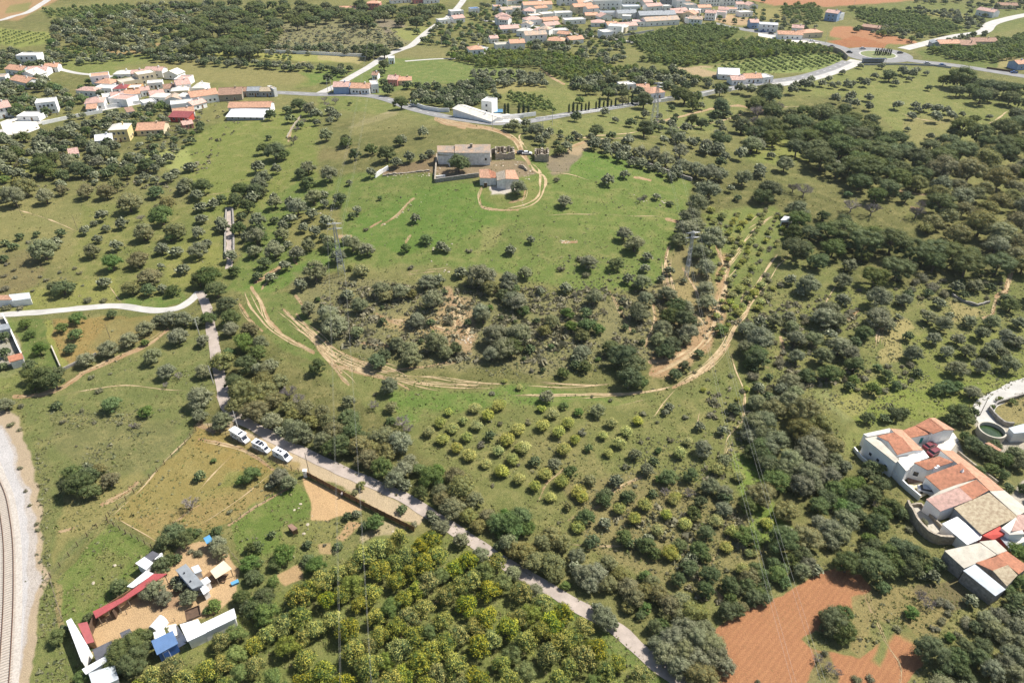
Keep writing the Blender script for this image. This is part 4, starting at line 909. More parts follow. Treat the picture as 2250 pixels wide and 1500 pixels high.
HAND = {
'A1': "n",
'B1': "o 110,500,95 370,495,75 60,470,70 690,770,50 770,710,35 845,650,60 870,755,42 1005,715,55 800,840,50 755,940,75 950,900,60 350,930,115 450,880,60 1330,920,65 1445,940,60 1620,930,90 1500,1085,60 1330,1070,35 850,1195,60 1180,790,85 1190,330,50 1275,260,50 1150,375,30 1270,360,40 1380,330,60 1560,240,60 1530,390,70 1500,430,60 1620,480,60 1650,570,60 1655,670,55 1625,790,65 1760,550,55 1820,700,60 1830,740,60 1340,1250,50 1440,300,45 1130,340,30 1700,870,50 780,370,35 500,390,50 210,330,45 100,310,40 c 510,1235,95 440,1240,60 580,1240,55 1660,400,95 330,250,110 430,300,60 130,130,70 650,270,80 400,230,70 720,280,70 1990,440,90 2100,450,80 1950,520,70 2040,570,70 1960,760,70 2130,830,80 1700,1140,110 1640,1180,80 1940,1100,60 1780,1260,90 1860,1380,90 300,800,35 500,790,45 160,820,40 40,870,40 100,900,45 30,1000,40 1430,1260,60 930,260,60 1070,260,60 860,290,50 s 60,1050,25 110,1100,25 30,1150,25 120,1160,25 620,1085,25 650,1125,25 490,1120,22 330,1155,20 380,1180,28 30,1260,45 720,1350,45 850,1350,35 60,1410,40 160,1410,35 230,870,25 b 200,420,90 140,390,60 510,440,55 700,450,80 870,450,80 1060,540,110 1230,1150,110 1080,1240,80 1450,770,100 1130,1010,90 950,400,70 1380,560,80 1300,600,60 1200,800,80 g 920,1040,90 1330,650,110 1230,1260,70 1280,450,70 30,350,50 1400,820,60 n 1160,670,40",
'B2': "c 790,45,55 1000,95,65 1120,130,90 1225,30,55 860,150,60 415,290,60 470,370,70 740,510,70 835,650,35 650,900,60 2080,1300,60 100,450,60 o 470,250,70 650,310,75 1000,300,50 815,380,28 200,540,65 380,580,90 500,640,60 520,490,80 620,690,60 260,800,70 430,750,50 60,690,70 50,830,90 650,860,70 480,890,65 200,930,90 290,1060,60 840,880,90 960,930,65 720,990,70 880,600,45 70,400,80 210,270,50 1200,210,55 1310,170,55 1420,170,40 1480,130,45 1360,670,45 1570,900,50 1620,930,35 2140,930,45 530,1100,110 420,1220,60 1080,1250,90 1240,1270,80 1450,1190,85 1550,1180,60 1500,1340,100 1880,1130,120 1730,1110,60 1960,1150,90 2130,1180,80 2200,1350,90 900,1390,80 480,1420,70 1900,1450,80 1380,1490,60 640,1450,100 800,1300,60 60,250,60 110,340,70 330,540,50 600,470,50 20,500,60 g 1280,920,50 1070,505,26 1440,840,60 b 915,1095,70 1120,1320,60 1330,1290,50 1980,1240,80 820,1080,30 s 1320,1080,30 1800,940,30 950,770,25 s 1240,500,12 o 30,940,70 340,680,60 c 1720,215,100 o 2210,420,75 c 600,830,40",
'B3': "o 530,525,65 885,350,60 1025,310,45 770,60,60 870,90,50 1020,110,60 1150,120,70 1260,150,80 1360,190,80 1480,110,80 1500,240,80 1450,290,60 1690,105,60 1790,100,60 1620,270,80 1720,300,100 1810,310,70 2000,340,80 2070,70,90 2130,290,60 2230,150,40 1720,430,110 1620,560,100 1560,640,90 1530,760,100 1600,730,90 1730,850,120 1480,840,80 1640,950,90 1690,1080,90 1690,1240,80 1700,1360,90 730,1030,80 540,1240,60 200,1110,70 1190,1080,50 1170,1200,80 1050,1170,50 1390,1100,50 1020,800,70 1110,880,90 1210,980,50 770,1330,80 1380,1290,90 1200,1330,80 1520,1420,80 1140,1440,90 250,850,40 80,930,50 1290,490,40 1320,1170,35 1510,1190,30 1010,1340,30 60,1220,70 100,1330,90 330,1270,40 540,75,60 1900,430,40 1060,20,50 c 490,110,60 960,1040,70 1450,1400,100 1400,550,30 1960,500,40 n 1150,520,35 g 120,1240,50 200,1430,60 540,1450,60 700,1450,60 s 1180,500,35 1390,550,30 500,1090,40 700,1140,45 650,1010,40 440,700,10 900,1180,20 1110,1230,30 460,360,30 y 1740,600,35 1830,650,45 1760,700,30 2000,710,40 1970,760,30 2060,660,30 1990,880,30 1900,850,35 1920,950,35 2020,1000,35 1960,1060,30 2080,1090,30 1890,1180,35 2030,1190,40 1970,1250,45 2150,1220,40 1910,1300,40 2090,1290,45 1890,1360,40 2040,1340,40 2210,1320,40 1850,1410,35 1990,1390,30 2150,1360,35 1960,1440,45 2130,1410,35 2240,1250,20 s 1930,640,25 2130,640,22 2080,790,25 1870,740,25 2100,900,28 2140,1020,25 2200,1140,30 1870,1060,30 1810,1050,25 2220,920,25 2220,760,25",
'B4': "p 590,160,115 770,60,110 840,110,90 950,220,150 1180,140,100 1060,90,120 1250,110,120 1380,150,120 1230,330,110 1600,130,120 1500,60,100 1750,80,130 2100,120,110 2200,50,100 1040,460,85 1580,530,120 500,770,90 650,750,115 780,730,140 950,830,140 930,960,70 1180,840,140 1350,900,140 1550,900,125 1230,1040,140 1700,920,140 1800,1020,140 2060,1020,125 1400,300,90 1000,340,60 1440,220,90 b 1600,260,150 1800,290,130 1960,200,110 2050,350,120 1850,470,90 1500,700,90 1900,720,140 2050,780,140 2200,700,110 2180,860,100 1380,390,80 1620,640,100 2050,520,100 2180,420,90 1700,400,80 c 170,420,115 110,480,90 600,650,60 450,900,80 750,880,60 2150,1380,80 2100,1330,60 1280,500,60 o 380,600,100 480,1220,100 420,1260,60 760,1180,85 820,1060,65 1050,1330,105 1270,1340,75 760,1340,65 640,1430,105 1560,1370,55 1060,1460,90 1700,1240,60 1860,1220,70 280,230,75 60,70,70 80,270,60 690,230,45 330,1180,55 n 440,440,80 350,420,60 830,570,85 1000,600,80 1370,620,80 1400,560,50 g 560,1020,100 450,940,60 800,470,40 s 1420,1160,60 1500,1250,70 1600,1300,50 1350,1200,50 150,1180,40 240,1220,35 1330,1260,40 1200,1170,40 y 20,1280,30 60,1230,30 150,1310,35 90,1350,30 190,1250,25 40,1410,28 1450,760,60 s 20,790,22 120,1140,30 230,1000,30 70,1030,22 40,900,25 150,940,20",
'C1': "g 190,110,55 235,185,50 600,60,70 880,30,45 490,140,55 600,190,60 310,310,70 870,740,85 1150,790,65 1680,1180,28 c 340,540,110 250,510,80 420,560,90 260,590,60 440,480,60 230,430,60 545,300,55 440,745,45 620,1370,120 560,1280,90 520,1400,80 700,1300,90 720,1420,80 1560,1300,52 1930,420,100 1800,60,90 1640,60,70 b 860,1340,75 780,1250,60 900,1300,50 1745,400,105 1900,650,130 1850,740,90 1990,800,120 2050,560,110 1980,640,80 o 665,385,75 840,300,85 1010,235,75 1135,140,75 1240,80,60 1330,60,80 1440,70,80 1390,205,85 1195,360,80 1300,475,80 1590,240,60 1600,480,70 1565,685,105 1560,830,65 1740,870,80 2080,460,70 1550,90,50 680,1240,50 40,740,70 g 1910,260,100 1130,260,35 1800,330,60 s 780,635,35 710,535,30 160,755,35 80,900,35 490,880,30 740,885,22 945,895,25 870,500,18 640,790,30 1080,910,35 155,1240,25 200,1420,18 60,380,35 600,1070,14 1725,1365,16 150,940,25 n 1400,520,40 1300,590,30 1040,910,35 c 30,210,45 40,330,50 20,440,40 g 1960,1290,85 1900,1330,50",
'C2': "c 520,440,78 1410,100,40 1610,300,60 990,400,80 1050,350,60 800,950,90 700,1060,110 620,1090,80 900,1000,70 1330,1430,70 g 1100,870,45 330,1350,45 1980,560,1 o 1090,600,80 770,720,60 60,470,60 160,440,65 660,120,110 620,60,80 840,170,65 1300,80,75 1830,60,70 1920,200,100 2000,290,110 1900,340,80 1460,260,95 1530,330,70 1240,300,80 1260,380,80 1150,270,70 230,1300,85 300,1360,70 160,1370,40 b 1110,760,60 1130,240,60 100,640,110 50,720,90 170,700,80 290,760,60 420,770,90 340,830,70 560,800,80 610,880,90 470,880,70 860,1060,100 1040,990,110 960,1080,80 920,1170,100 1060,1120,90 870,1380,45 820,1430,30 1500,1420,80 1650,1400,110 1600,1300,80 1700,1330,60 n 970,750,50 1190,880,70 1240,930,50 300,650,80 380,700,60 o 160,880,90 80,830,60 380,960,100 310,900,70 450,1000,60 230,960,50 1190,1250,90 1250,1180,70 1130,1330,90 1200,1370,60 g 1400,1310,110 1330,1250,70 1470,1260,70 1480,1370,60 y 1555,805,40 1760,770,55 1945,750,55 1865,830,55 1490,885,50 1670,870,40 1590,930,50 1400,960,50 1780,905,55 1510,1015,55 1700,995,50 1620,1085,50 2095,940,55 2010,1020,60 2120,1080,50 1945,1110,50 1720,1140,60 2055,1165,50 1850,1205,45 1960,1265,60 2110,1330,50 1990,560,22 2110,610,28 c 1880,990,45 s 1965,895,35 1810,1065,40 1900,660,28 2100,1220,22 1900,1385,20 970,670,20 600,760,12",
'C3': "y 10,740,40 35,560,20 150,600,25 320,775,40 410,815,55 530,885,60 330,905,60 145,940,55 455,960,60 870,890,50 1075,870,45 805,985,45 985,960,55 585,1020,45 930,1045,55 50,1020,65 180,1080,65 495,1095,60 845,1120,45 95,1175,50 350,1290,60 480,1350,60 145,1330,50 270,1385,50 10,1270,60 615,1420,65 390,1470,50 1470,1035,45 1405,1125,55 1700,1250,60 1870,1310,50 1370,1470,50 1590,625,25 1930,620,30 1860,700,22 o 365,680,62 760,780,70 425,1210,62 1060,1130,62 1150,1250,60 910,1340,58 1590,1080,85 1560,910,48 1320,760,42 1290,800,35 1740,950,45 1760,1180,68 1650,1380,85 1760,1430,70 640,330,80 600,380,60 1480,180,90 1440,230,60 1080,30,80 140,200,110 60,180,70 1270,150,80 1240,230,70 2020,240,110 1940,300,80 2010,720,75 2000,900,110 1960,980,80 2060,860,70 2020,620,50 g 500,750,45 610,800,45 690,1085,42 1320,1310,85 1250,1330,50 1740,160,60 1240,1100,35 680,120,95 760,150,60 560,130,60 c 265,1180,52 550,1270,65 1200,1190,45 1490,1290,75 820,1450,65 1010,1460,60 1190,1440,45 1370,500,62 1440,445,55 490,490,58 940,350,130 1040,430,110 870,300,80 1010,540,110 1090,560,70 1290,330,80 1340,280,90 1450,80,100 1330,50,90 80,290,90 230,300,50 2000,380,95 1960,420,60 1560,340,45 2060,1080,110 1990,1120,80 2110,1200,90 660,440,60 590,430,50 1840,770,58 2100,690,50 2110,520,38 b 700,1330,58 400,100,80 350,170,60 640,200,60 n 1480,1440,55 1290,1430,45 s 215,885,30 990,1235,35 1450,840,30 1125,815,30 1650,820,40 1790,860,35 1990,470,30 1810,520,28 1630,550,20 1710,665,28 1900,640,28 240,480,30 720,680,22 860,710,25 1230,880,25 1060,1385,30 1100,1040,25 1690,480,14 640,960,40 1330,1020,30 390,1090,14 1160,1010,20 460,1040,14 1520,490,18 1200,620,10 1680,720,35",
'C4': "o 80,230,100 190,90,65 300,60,60 350,230,80 320,130,65 500,230,75 590,50,110 680,80,80 700,290,100 780,340,80 1000,70,100 1080,120,70 1280,340,75 1510,110,75 1440,230,60 1720,90,60 1810,190,65 1630,230,60 1900,90,70 2010,200,75 1540,330,65 1700,320,70 1910,290,70 1620,460,85 1800,440,75 2030,430,80 310,560,95 350,640,75 250,620,60 50,720,80 1740,640,75 c 60,350,100 30,470,35 820,430,85 900,170,80 870,190,60 610,500,90 680,490,60 440,510,75 50,600,45 140,680,45 770,600,45 920,850,62 1130,810,70 1060,850,50 1200,800,55 1630,800,90 1700,850,80 1580,860,60 1750,800,50 b 430,800,140 530,870,130 400,930,120 480,990,110 600,950,60 o 300,720,90 180,720,60 100,880,110 60,960,80 200,1010,110 140,1080,90 330,1180,120 280,1250,90 450,1270,130 400,1380,100 500,1370,80 670,1180,80 640,1240,60 730,1230,60 c 60,1110,90 130,1200,90 200,1330,110 230,1250,70 950,1230,65 900,1290,60 1010,1350,85 950,1440,90 660,1400,100 600,1460,80 820,1470,90 g 780,1380,100 860,1350,60 1540,600,80 1460,620,60 1620,600,60 1130,590,50 b 1020,1250,55 c 1240,210,48 1310,490,45 1760,1050,85 1840,1110,70 1930,1150,80 2000,1170,70 1700,1000,60 1980,1290,60 1900,1240,60 o 2080,1130,80 2120,1200,70 c 2120,980,45 2020,1390,50 o 1160,60,30 1860,330,60 1980,350,60 2100,250,60 2110,100,60 1400,60,60 1560,40,40 r 1950,700,30 2050,720,30 1900,760,25",
'D1': "c 1360,320,105 1300,370,80 1440,370,80 1500,320,60 1270,570,85 1190,590,55 1330,540,60 1390,520,42 940,740,85 900,780,50 700,980,55 440,1130,80 500,1080,50 960,1230,150 1020,1340,140 880,1310,100 1090,1260,90 900,1400,70 1150,1130,65 1080,1120,55 1970,440,55 1560,310,30 n 1490,90,75 o 1700,400,75 1730,470,70 1210,760,95 1150,800,70 1280,830,70 1480,820,75 1520,770,60 1420,740,60 1380,690,50 s 1800,155,32 290,250,24 295,300,24 235,105,20 320,545,20 290,490,16 1560,480,50 1500,470,30 200,700,10 g 1710,300,55 670,1290,40 700,1240,30 1670,890,65 1620,930,40 640,1450,75 1960,560,80 1980,660,80 1920,600,50 c 1900,820,80 2060,820,90 1990,920,90 1930,890,60 2100,900,60",
'D2': "g 260,490,100 200,560,70 510,570,95 450,530,60 560,640,60 40,560,60 50,680,55 980,240,80 1930,240,90 2030,220,90 2080,300,90 1960,320,60 c 60,430,55 450,410,40 100,830,85 30,860,60 170,330,38 760,190,42 690,420,42 1190,130,45 1960,420,50 900,270,50 o 1500,270,75 1440,210,50 1650,380,68 1810,490,75 2060,640,75 1410,180,45 830,170,40 b 1590,120,110 1500,60,80 1700,190,70 1760,60,80 1860,180,70 1790,260,70 2060,450,80 s 660,470,25 430,420,30 1280,250,35 580,420,20 y 1240,270,20",
'D3': "g 60,250,110 150,200,110 200,280,80 30,180,60 1150,660,65 510,730,45 o 60,400,80 90,640,65 275,765,70 600,500,75 580,590,60 640,640,95 750,640,100 700,720,80 820,980,110 760,920,60 880,1040,60 820,250,55 b 400,330,100 330,400,80 480,400,80 200,480,95 280,540,110 400,560,110 430,640,80 200,560,60 850,560,85 930,640,80 1000,740,95 1060,830,95 1000,900,60 1130,780,80 1180,700,70 1240,800,95 1330,880,100 1290,950,60 1420,850,90 1500,930,90 1580,940,70 1400,950,70 850,720,80 o 1350,1150,120 1450,1080,110 1300,1260,110 1530,1150,120 1600,1080,95 1650,1200,130 1450,1250,120 1550,1320,110 1700,1290,110 1400,1370,100 1770,1370,80 1230,1190,80 c 1200,1060,70 1270,1040,60 800,50,72 990,50,62 660,200,78 720,385,68 960,350,80 1000,400,50 1150,430,80 1210,480,60 1090,400,50 1400,410,72 1560,450,85 1600,500,60 1480,590,75 1390,680,70 1640,650,85 1620,770,78 1800,730,80 1850,770,55 1780,930,85 1860,920,70 1990,820,75 2060,830,70 1620,330,75 1520,160,68 1570,80,62 1760,40,60 1940,110,80 1800,830,60 o 1750,130,72 1160,360,48 1510,510,60 1450,540,40 y 610,270,58 930,130,55 1330,480,70 1230,300,58 1130,100,60 1050,210,58 1360,60,50 1300,180,50 1770,430,55 1690,230,58 1820,310,58 2080,240,48 1950,480,42 2040,380,30 1900,610,60 640,40,55 380,60,32 1450,250,60 1380,500,40 b 1900,910,55 530,110,42 1950,650,85 c 1990,600,70 1940,720,70 s 460,240,18 900,460,20 1180,610,16 1220,630,14 1060,540,16 1310,640,20 860,10,30 1780,620,30 g 1260,1120,60 1130,900,60 1100,960,50 n 1420,930,60",
'D4': "c 680,1010,130 740,1080,100 620,1060,90 700,1140,70 600,980,70 730,960,80 g 1030,750,62 1270,940,62 1560,1130,48 1160,140,60 130,250,1 y 130,250,52 30,480,35 60,380,1 c 400,480,90 330,520,70 60,800,70 110,740,60 1000,430,90 1080,480,90 1170,420,100 1250,470,100 1330,520,90 1250,590,100 1160,590,85 1100,640,60 1380,590,60 1460,560,65 900,440,60 1030,160,80 1110,110,80 1180,180,60 860,200,75 g 540,100,90 620,60,80 700,100,80 790,130,80 750,40,70 200,640,85 270,700,60 180,560,60 930,370,70 100,640,60 260,590,50 2090,700,80 2020,760,60 o 620,290,110 540,240,70 700,340,90 640,400,70 560,350,60 450,560,75 510,600,60 400,620,70 430,480,60 270,310,60 1430,660,60 1340,660,40 1720,850,60 1950,960,80 1860,1000,80 2080,1050,90 2110,960,60 1900,1080,85 2000,1120,80 2060,1280,100 2120,1180,70 1900,1400,100 2000,1350,80 2080,1430,90 c 2100,850,90 2040,920,60 1760,1060,60 1620,1290,100 1700,1220,90 1560,1360,80 1650,1400,90 1780,1300,90 1820,1200,80 1700,1460,80 1480,1440,50 1840,1290,60 n 1010,120,60 530,1310,50 620,1380,55 690,1420,40 1340,820,60 1400,880,60 s 1680,1040,50 1470,1080,40 1420,1070,30 1150,1080,40 830,1480,50 60,1490,35 1550,960,40 1500,1010,45 1620,1120,40 580,1260,40 1480,860,50 1550,880,50 940,1470,40 1700,1000,40 1240,300,40 1360,250,50 1600,560,30",
'A2': "o 1425,1090,52 1240,1150,55 620,1110,65 490,900,65 540,940,60 700,950,50 660,990,40 c 790,1150,55 1240,840,72 400,850,75 330,970,55 160,945,55 300,900,50 410,1030,36 200,1230,105 270,1270,60 110,1220,60 1100,530,60 1080,600,35 1300,690,50 1100,680,40 1140,740,55 1225,370,45 1000,410,70 1060,400,60 1100,430,60 960,440,60 1010,210,38 n 350,1150,55 380,1060,30 700,830,40 c 150,1130,30 820,850,22 1360,840,45 1640,860,55 1350,780,40 760,600,40 700,590,40 640,640,50 1490,250,30 1600,320,40",
'A3': "c 785,1070,72 915,1110,45 1190,1060,85 1240,1050,60 1580,990,62 1660,1020,55 1820,880,80 1780,930,50 1860,930,50 1810,1140,90 1990,1030,85 2170,1040,90 2200,760,95 1590,860,65 1520,780,95 1460,760,60 1620,800,60 1180,830,80 1120,820,50 625,960,52 630,660,55 790,620,45 1990,1060,60 o 1420,1090,75 1480,1130,70 1400,1020,50 860,920,45 110,1030,65 50,1040,40 210,1010,45 290,1070,75 400,1085,50 1050,1160,55 640,1120,40 1700,1200,65 1790,1200,60 1580,1170,58 2080,1180,85 2070,740,60 1980,730,50 1310,960,35 1650,870,40 n 2120,920,75 b 1010,830,50 470,200,1 g 650,820,42",
'A4': "c 170,770,105 110,790,70 230,740,60 1150,620,62 1130,600,50 900,650,32 1465,720,32 o 590,680,42 665,700,35 720,690,32 430,690,50 480,700,50 500,650,40 790,700,45 840,690,35 950,680,45 1020,620,40 830,790,50 810,830,40 860,850,45 690,810,50 975,800,45 975,880,42 1210,860,52 1360,860,42 1330,950,48 1380,900,38 1450,880,48 1540,900,52 1530,970,55 1620,910,42 1660,950,52 1740,940,32 1280,600,38 1340,600,45 1370,580,38 1450,600,28 1250,580,42 900,540,32 1080,540,36 340,740,50 800,890,36 1480,1120,36 1290,1060,28 1970,960,32 1190,680,35 1300,650,30 760,590,30 640,650,35 370,700,40 n 60,930,70 40,860,55 230,880,55 130,1000,50 30,1000,60 p 1760,600,115 1720,650,80 1820,660,70 1600,650,55 1990,690,90 2100,700,90 2200,720,90 2150,780,80 2220,830,60 1900,680,70 600,920,120 700,960,110 780,1000,130 420,1000,115 330,930,60 200,1040,110 120,1080,70 650,1060,115 520,1050,90 900,1080,125 1000,980,70 1200,1130,100 1100,1180,100 750,1190,110 590,1260,110 1060,1210,80 950,1180,80 1760,1040,110 1890,1080,105 1980,1150,90 2100,1050,115 2200,1000,80 2080,1160,100 1650,1130,80 1850,970,48 1700,1080,70 2200,1150,90 1560,1150,50",
}
for tl, s in HAND.items():
    kind = None
    for tok in s.split():
        if len(tok) == 1: kind = tok; continue
        a = [float(q) for q in tok.split(',')]
        if a[2] < 5: continue
        x, y = T(tl, a[0], a[1]); add_tree(x, y, a[2] / TILE[tl[0]][1] * (1.06 if kind == 'y' else 1.05), kind)
for cx in (562, 597, 630, 665, 700, 725, 785, 812, 848, 880, 910, 945, 1050, 1080):     # cypress row on the villa road
    hh = 45 if cx in (597, 880, 812, 1080) else 34
    x, y = T('A3', cx, 932 - (cx - 562) * .14); p = G(x, y); put_tree(p.x, p.y, .62 * hh / 40, 'k', True)
for cx, cy in ((35, 930), (62, 925), (150, 945), (188, 940), (228, 945)):
    x, y = T('A3', cx, cy + 12); p = G(x, y); put_tree(p.x, p.y, .7, 'k', True)
for k in range(9):                                                                          # cypresses in the roundabout
    x, y = T('A4', 1022 + k * 15.5, 452 + (k % 3) * 4); p = G(x, y); put_tree(p.x, p.y, .52 if k != 8 else .6, 'k', True)

# mango orchard in the foreground: rows running up to the right
def orchard(P, ang, row, step, R, kind, seed, jit=.35, miss=.05, jr=.2):
    r = random.Random(seed); A = math.radians(ang); u = Vector((math.cos(A), math.sin(A))); w = Vector((-u.y, u.x))
    W = [Vector(G(*p)[:2]) for p in P]; c = sum(W, Vector((0, 0))) / len(W)
    ext = max((q - c).length for q in W); n = int(ext / row) + 1; m = int(ext / step) + 1
    Pn = [(q.x, q.y) for q in W]
    for i in range(-n, n + 1):
        for j in range(-m, m + 1):
            q = c + w * (i * row) + u * (j * step + (i % 2) * step * .5) + Vector((r.uniform(-jit, jit), r.uniform(-jit, jit)))
            if r.random() < miss or not poly_in(q.x, q.y, Pn): continue
            RR = R * r.uniform(1 - jr, 1 + jr)
            if clear(q.x, q.y, RR, .55): put_tree(q.x, q.y, RR, kind if isinstance(kind, str) else r.choice(kind))
orchard([(290,1540),(420,1415),(540,1350),(640,1300),(760,1265),(810,1210),(890,1190),(960,1185),(1010,1190),(1100,1250),(1160,1300),(1200,1320),(1310,1400),(1420,1480),(1520,1600),(1500,1640),(270,1640)], 38, 4.3, 2.9, 2.35, ['m', 'm', 'm', 'm', 'r', 'm'], 4, .35, .04, .16)
orchard([(1375,90),(1480,66),(1560,57),(1640,70),(1560,100),(1430,125)], 60, 4.6, 4.0, 2.4, 'r', 5, .3)
orchard([(1400,135),(1520,112),(1650,92),(1790,105),(1835,118),(1700,124),(1500,148)], 60, 4.4, 3.8, 2.5, 'r', 6, .4)
orchard([(1560,150),(1700,126),(1850,122),(1846,138),(1780,156),(1640,163)], 97, 5.2, 3.6, 1.35, 'r', 7, .2)
orchard([(985,128),(1100,118),(1230,122),(1330,150),(1310,165),(1180,150),(1050,150)], 20, 4.8, 4.2, 2.5, 'r', 8, .5)
orchard([(1170,150),(1330,155),(1380,150),(1420,160),(1300,170),(1260,185)], 60, 4.8, 4.2, 2.4, 'r', 9, .4)
orchard([(1110,208),(1190,216),(1228,250),(1140,242)], 40, 4.5, 4, 1.6, 'r', 10, .4)
orchard([(2025,112),(2150,100),(2260,80),(2260,128),(2180,140),(2080,130)], 30, 4.5, 4, 2.4, 'r', 11, .3)
orchard([(1860,20),(2000,32),(2110,68),(2070,82),(1980,72),(1890,48)], 30, 4.5, 4.2, 2.3, 'r', 12, .5, .15)
orchard([(1715,18),(1790,12),(1810,30),(1800,55),(1720,45)], 40, 5.5, 5, 2.2, 'r', 13, .5, .1)
orchard([(0,66),(105,74),(112,92),(40,102),(0,98)], 84, 8, 3, 1.0, 'r', 14, .2)
orchard([(90,25),(280,15),(320,25),(220,45),(110,40)], 60, 6, 5, 2.2, 'r', 15, .5, .1)
orchard([(100,112),(240,110),(225,124),(100,130)], 60, 6, 5, 2.2, 'r', 16, .5, .1)

_a = G(1700, 470); _b = G(1590, 715); _an = math.degrees(math.atan2(_a.y - _b.y, _a.x - _b.x))
orchard([(1545,470),(1700,455),(1730,480),(1690,580),(1640,690),(1585,735),(1575,640),(1590,560)], _an, 4.3, 3.4, 1.15, ['y', 'y', 'y', 's'], 17, .35, .12, .2)
# woods, hedges and groves: random stands in photo polygons, keeping clear of trees already placed
def stand(P, mix, r0, r1, tries, seed, f=.78):
    r = random.Random(seed); x0, x1 = min(q[0] for q in P), max(q[0] for q in P); y0, y1 = min(q[1] for q in P), max(q[1] for q in P)
    for _ in range(tries):
        # sample evenly over the ground: far rows need more trees per pixel
        px = r.uniform(x0, x1); py = r.uniform(y0, y1)
        if not poly_in(px, py, P): continue
        kind = r.choice(mix); R = r.uniform(r0, r1) * {'p': 1.2, 's': .6, 'n': .9}.get(kind, 1)
        g = G(px, py, KIND[kind][3] * R)
        if clear(g.x, g.y, R, f): put_tree(g.x, g.y, R, kind)
NOBUILD = []
stand([(120,45),(300,8),(480,4),(430,30),(380,75),(420,108),(350,118),(240,108),(110,98),(112,70)], 'pocoogb', 3.0, 4.8, 1300, 1, .80)
stand([(470,0),(1000,12),(930,46),(720,40),(620,58),(560,112),(400,106),(370,80),(430,28)], 'pppp', 4.2, 5.6, 700, 2, .72)
stand([(570,62),(720,42),(850,60),(900,100),(850,118),(580,120)], 'oosss', 1.3, 2.6, 520, 3, 1.05)
stand([(550,92),(850,104),(870,116),(840,119),(560,103)], 'co', 2.6, 3.6, 400, 4, .7)
stand([(325,112),(500,130),(640,140),(775,146),(775,156),(640,150),(500,142),(330,128)], 'oc', 2.4, 3.2, 500, 5, .68)
stand([(400,104),(460,110),(640,125),(640,130),(440,122)], 'r', 1.3, 1.8, 200, 51, .9)
stand([(-60,165),(60,152),(130,195),(230,205),(210,250),(100,268),(-60,240)], 'oocg', 2.0, 3.8, 500, 6)
stand([(30,300),(200,268),(240,245),(300,262),(260,320),(210,335),(60,340),(-60,340),(-60,300)], 'ooc', 2.2, 4, 420, 7, .75)
stand([(-60,335),(60,330),(210,315),(250,340),(330,330),(390,345),(250,390),(100,395),(-60,370)], 'ooc', 2.4, 4.2, 420, 8, .8)
stand([(220,160),(330,165),(250,185),(160,200)], 'ocg', 1.8, 3, 120, 9, 1)
stand([(230,245),(370,225),(370,265),(320,280),(240,290)], 'ocg', 1.6, 3.2, 200, 10, .9)
stand([(330,245),(450,240),(440,290),(400,330),(300,330)], 'ocgs', 1.3, 2.8, 160, 11, 1.0)
stand([(-60,110),(120,110),(130,140),(-60,150)], 'oc', 2.4, 4, 160, 12)
stand([(130,118),(300,115),(240,135),(130,140)], 'oc', 1.8, 3, 90, 13)
stand([(900,45),(1100,55),(1110,85),(1000,110),(930,90)], 'ocgg', 2, 3.6, 260, 14, .85)
stand([(1060,0),(1150,0),(1150,60),(1030,40)], 'ocg', 2, 3.4, 160, 15, 1)
stand([(1170,62),(1260,60),(1370,75),(1370,130),(1300,150),(1180,140),(1160,105)], 'oocg', 2, 4, 420, 16, .78)
stand([(1140,108),(1230,118),(1180,130),(1050,130)], 'ocg', 1.6, 3, 120, 17, .85)
stand([(915,188),(1080,172),(1100,215),(1010,232),(960,228),(900,215)], 'oc', 2.2, 3.4, 420, 18, .66)
stand([(1040,155),(1190,160),(1200,185),(1110,185),(1040,170)], 'o', 2, 3.2, 260, 19, .75)
stand([(1255,170),(1330,160),(1400,150),(1480,150),(1560,175),(1590,195),(1500,212),(1410,200),(1340,205),(1260,190)], 'ocp', 2.6, 4.2, 420, 20, .74)
stand([(1100,0),(1700,0),(1700,60),(1360,85),(1100,90)], 'ocg', 1.4, 2.8, 330, 21, 1.3)
stand([(1640,35),(1720,30),(1800,60),(1760,75),(1660,60)], 'co', 1.8, 3, 100, 22, 1)
stand([(1850,60),(2000,55),(2170,62),(2160,85),(2030,95),(1960,80)], 'ocr', 2, 3.6, 340, 23, .8)
stand([(1990,10),(2180,30),(2150,60),(2000,25)], 'oc', 2, 3.2, 180, 24, .8)
stand([(1950,-10),(2300,-10),(2300,20),(2100,15)], 'oc', 2, 3.2, 140, 25, .8)
stand([(1150,285),(1300,292),(1300,310),(1200,325),(1150,300)], 'oc', 1.4, 2.6, 70, 26, 1)
stand([(1310,300),(1400,330),(1530,380),(1540,410),(1420,372),(1300,322)], 'o', 2, 3, 260, 27, .68)
stand([(1300,240),(1640,225),(1640,285),(1400,290)], 'oc', 1.6, 3.2, 70, 28, 1.2)
stand([(1400,250),(1640,300),(1640,420),(1540,420),(1520,370),(1400,320)], 'ooc', 2, 3.6, 60, 29, 1)
stand([(1650,225),(1850,235),(2010,330),(2020,440),(1900,400),(1780,340),(1660,300)], 'pppc', 3.8, 5.2, 400, 30, .72)
stand([(1730,480),(1850,475),(2200,560),(2230,600),(2060,620),(1830,590),(1740,560)], 'ppc', 3.6, 5, 300, 31, .74)
stand([(2030,330),(2320,290),(2320,600),(2200,570),(2030,470)], 'pbbo', 3.8, 5.4, 500, 32, .74)
stand([(2080,190),(2320,200),(2320,330),(2260,260),(2180,210)], 'p', 3.8, 5, 90, 33, .8)
stand([(1850,620),(2210,600),(2200,660),(2080,660),(1900,650)], 'scs', 1.4, 2.6, 200, 34, .8)
stand([(1640,700),(1700,690),(1860,690),(1890,780),(1800,850),(1700,880),(1640,880),(1620,760)], 'oocs', 2, 3.8, 190, 35, .85)
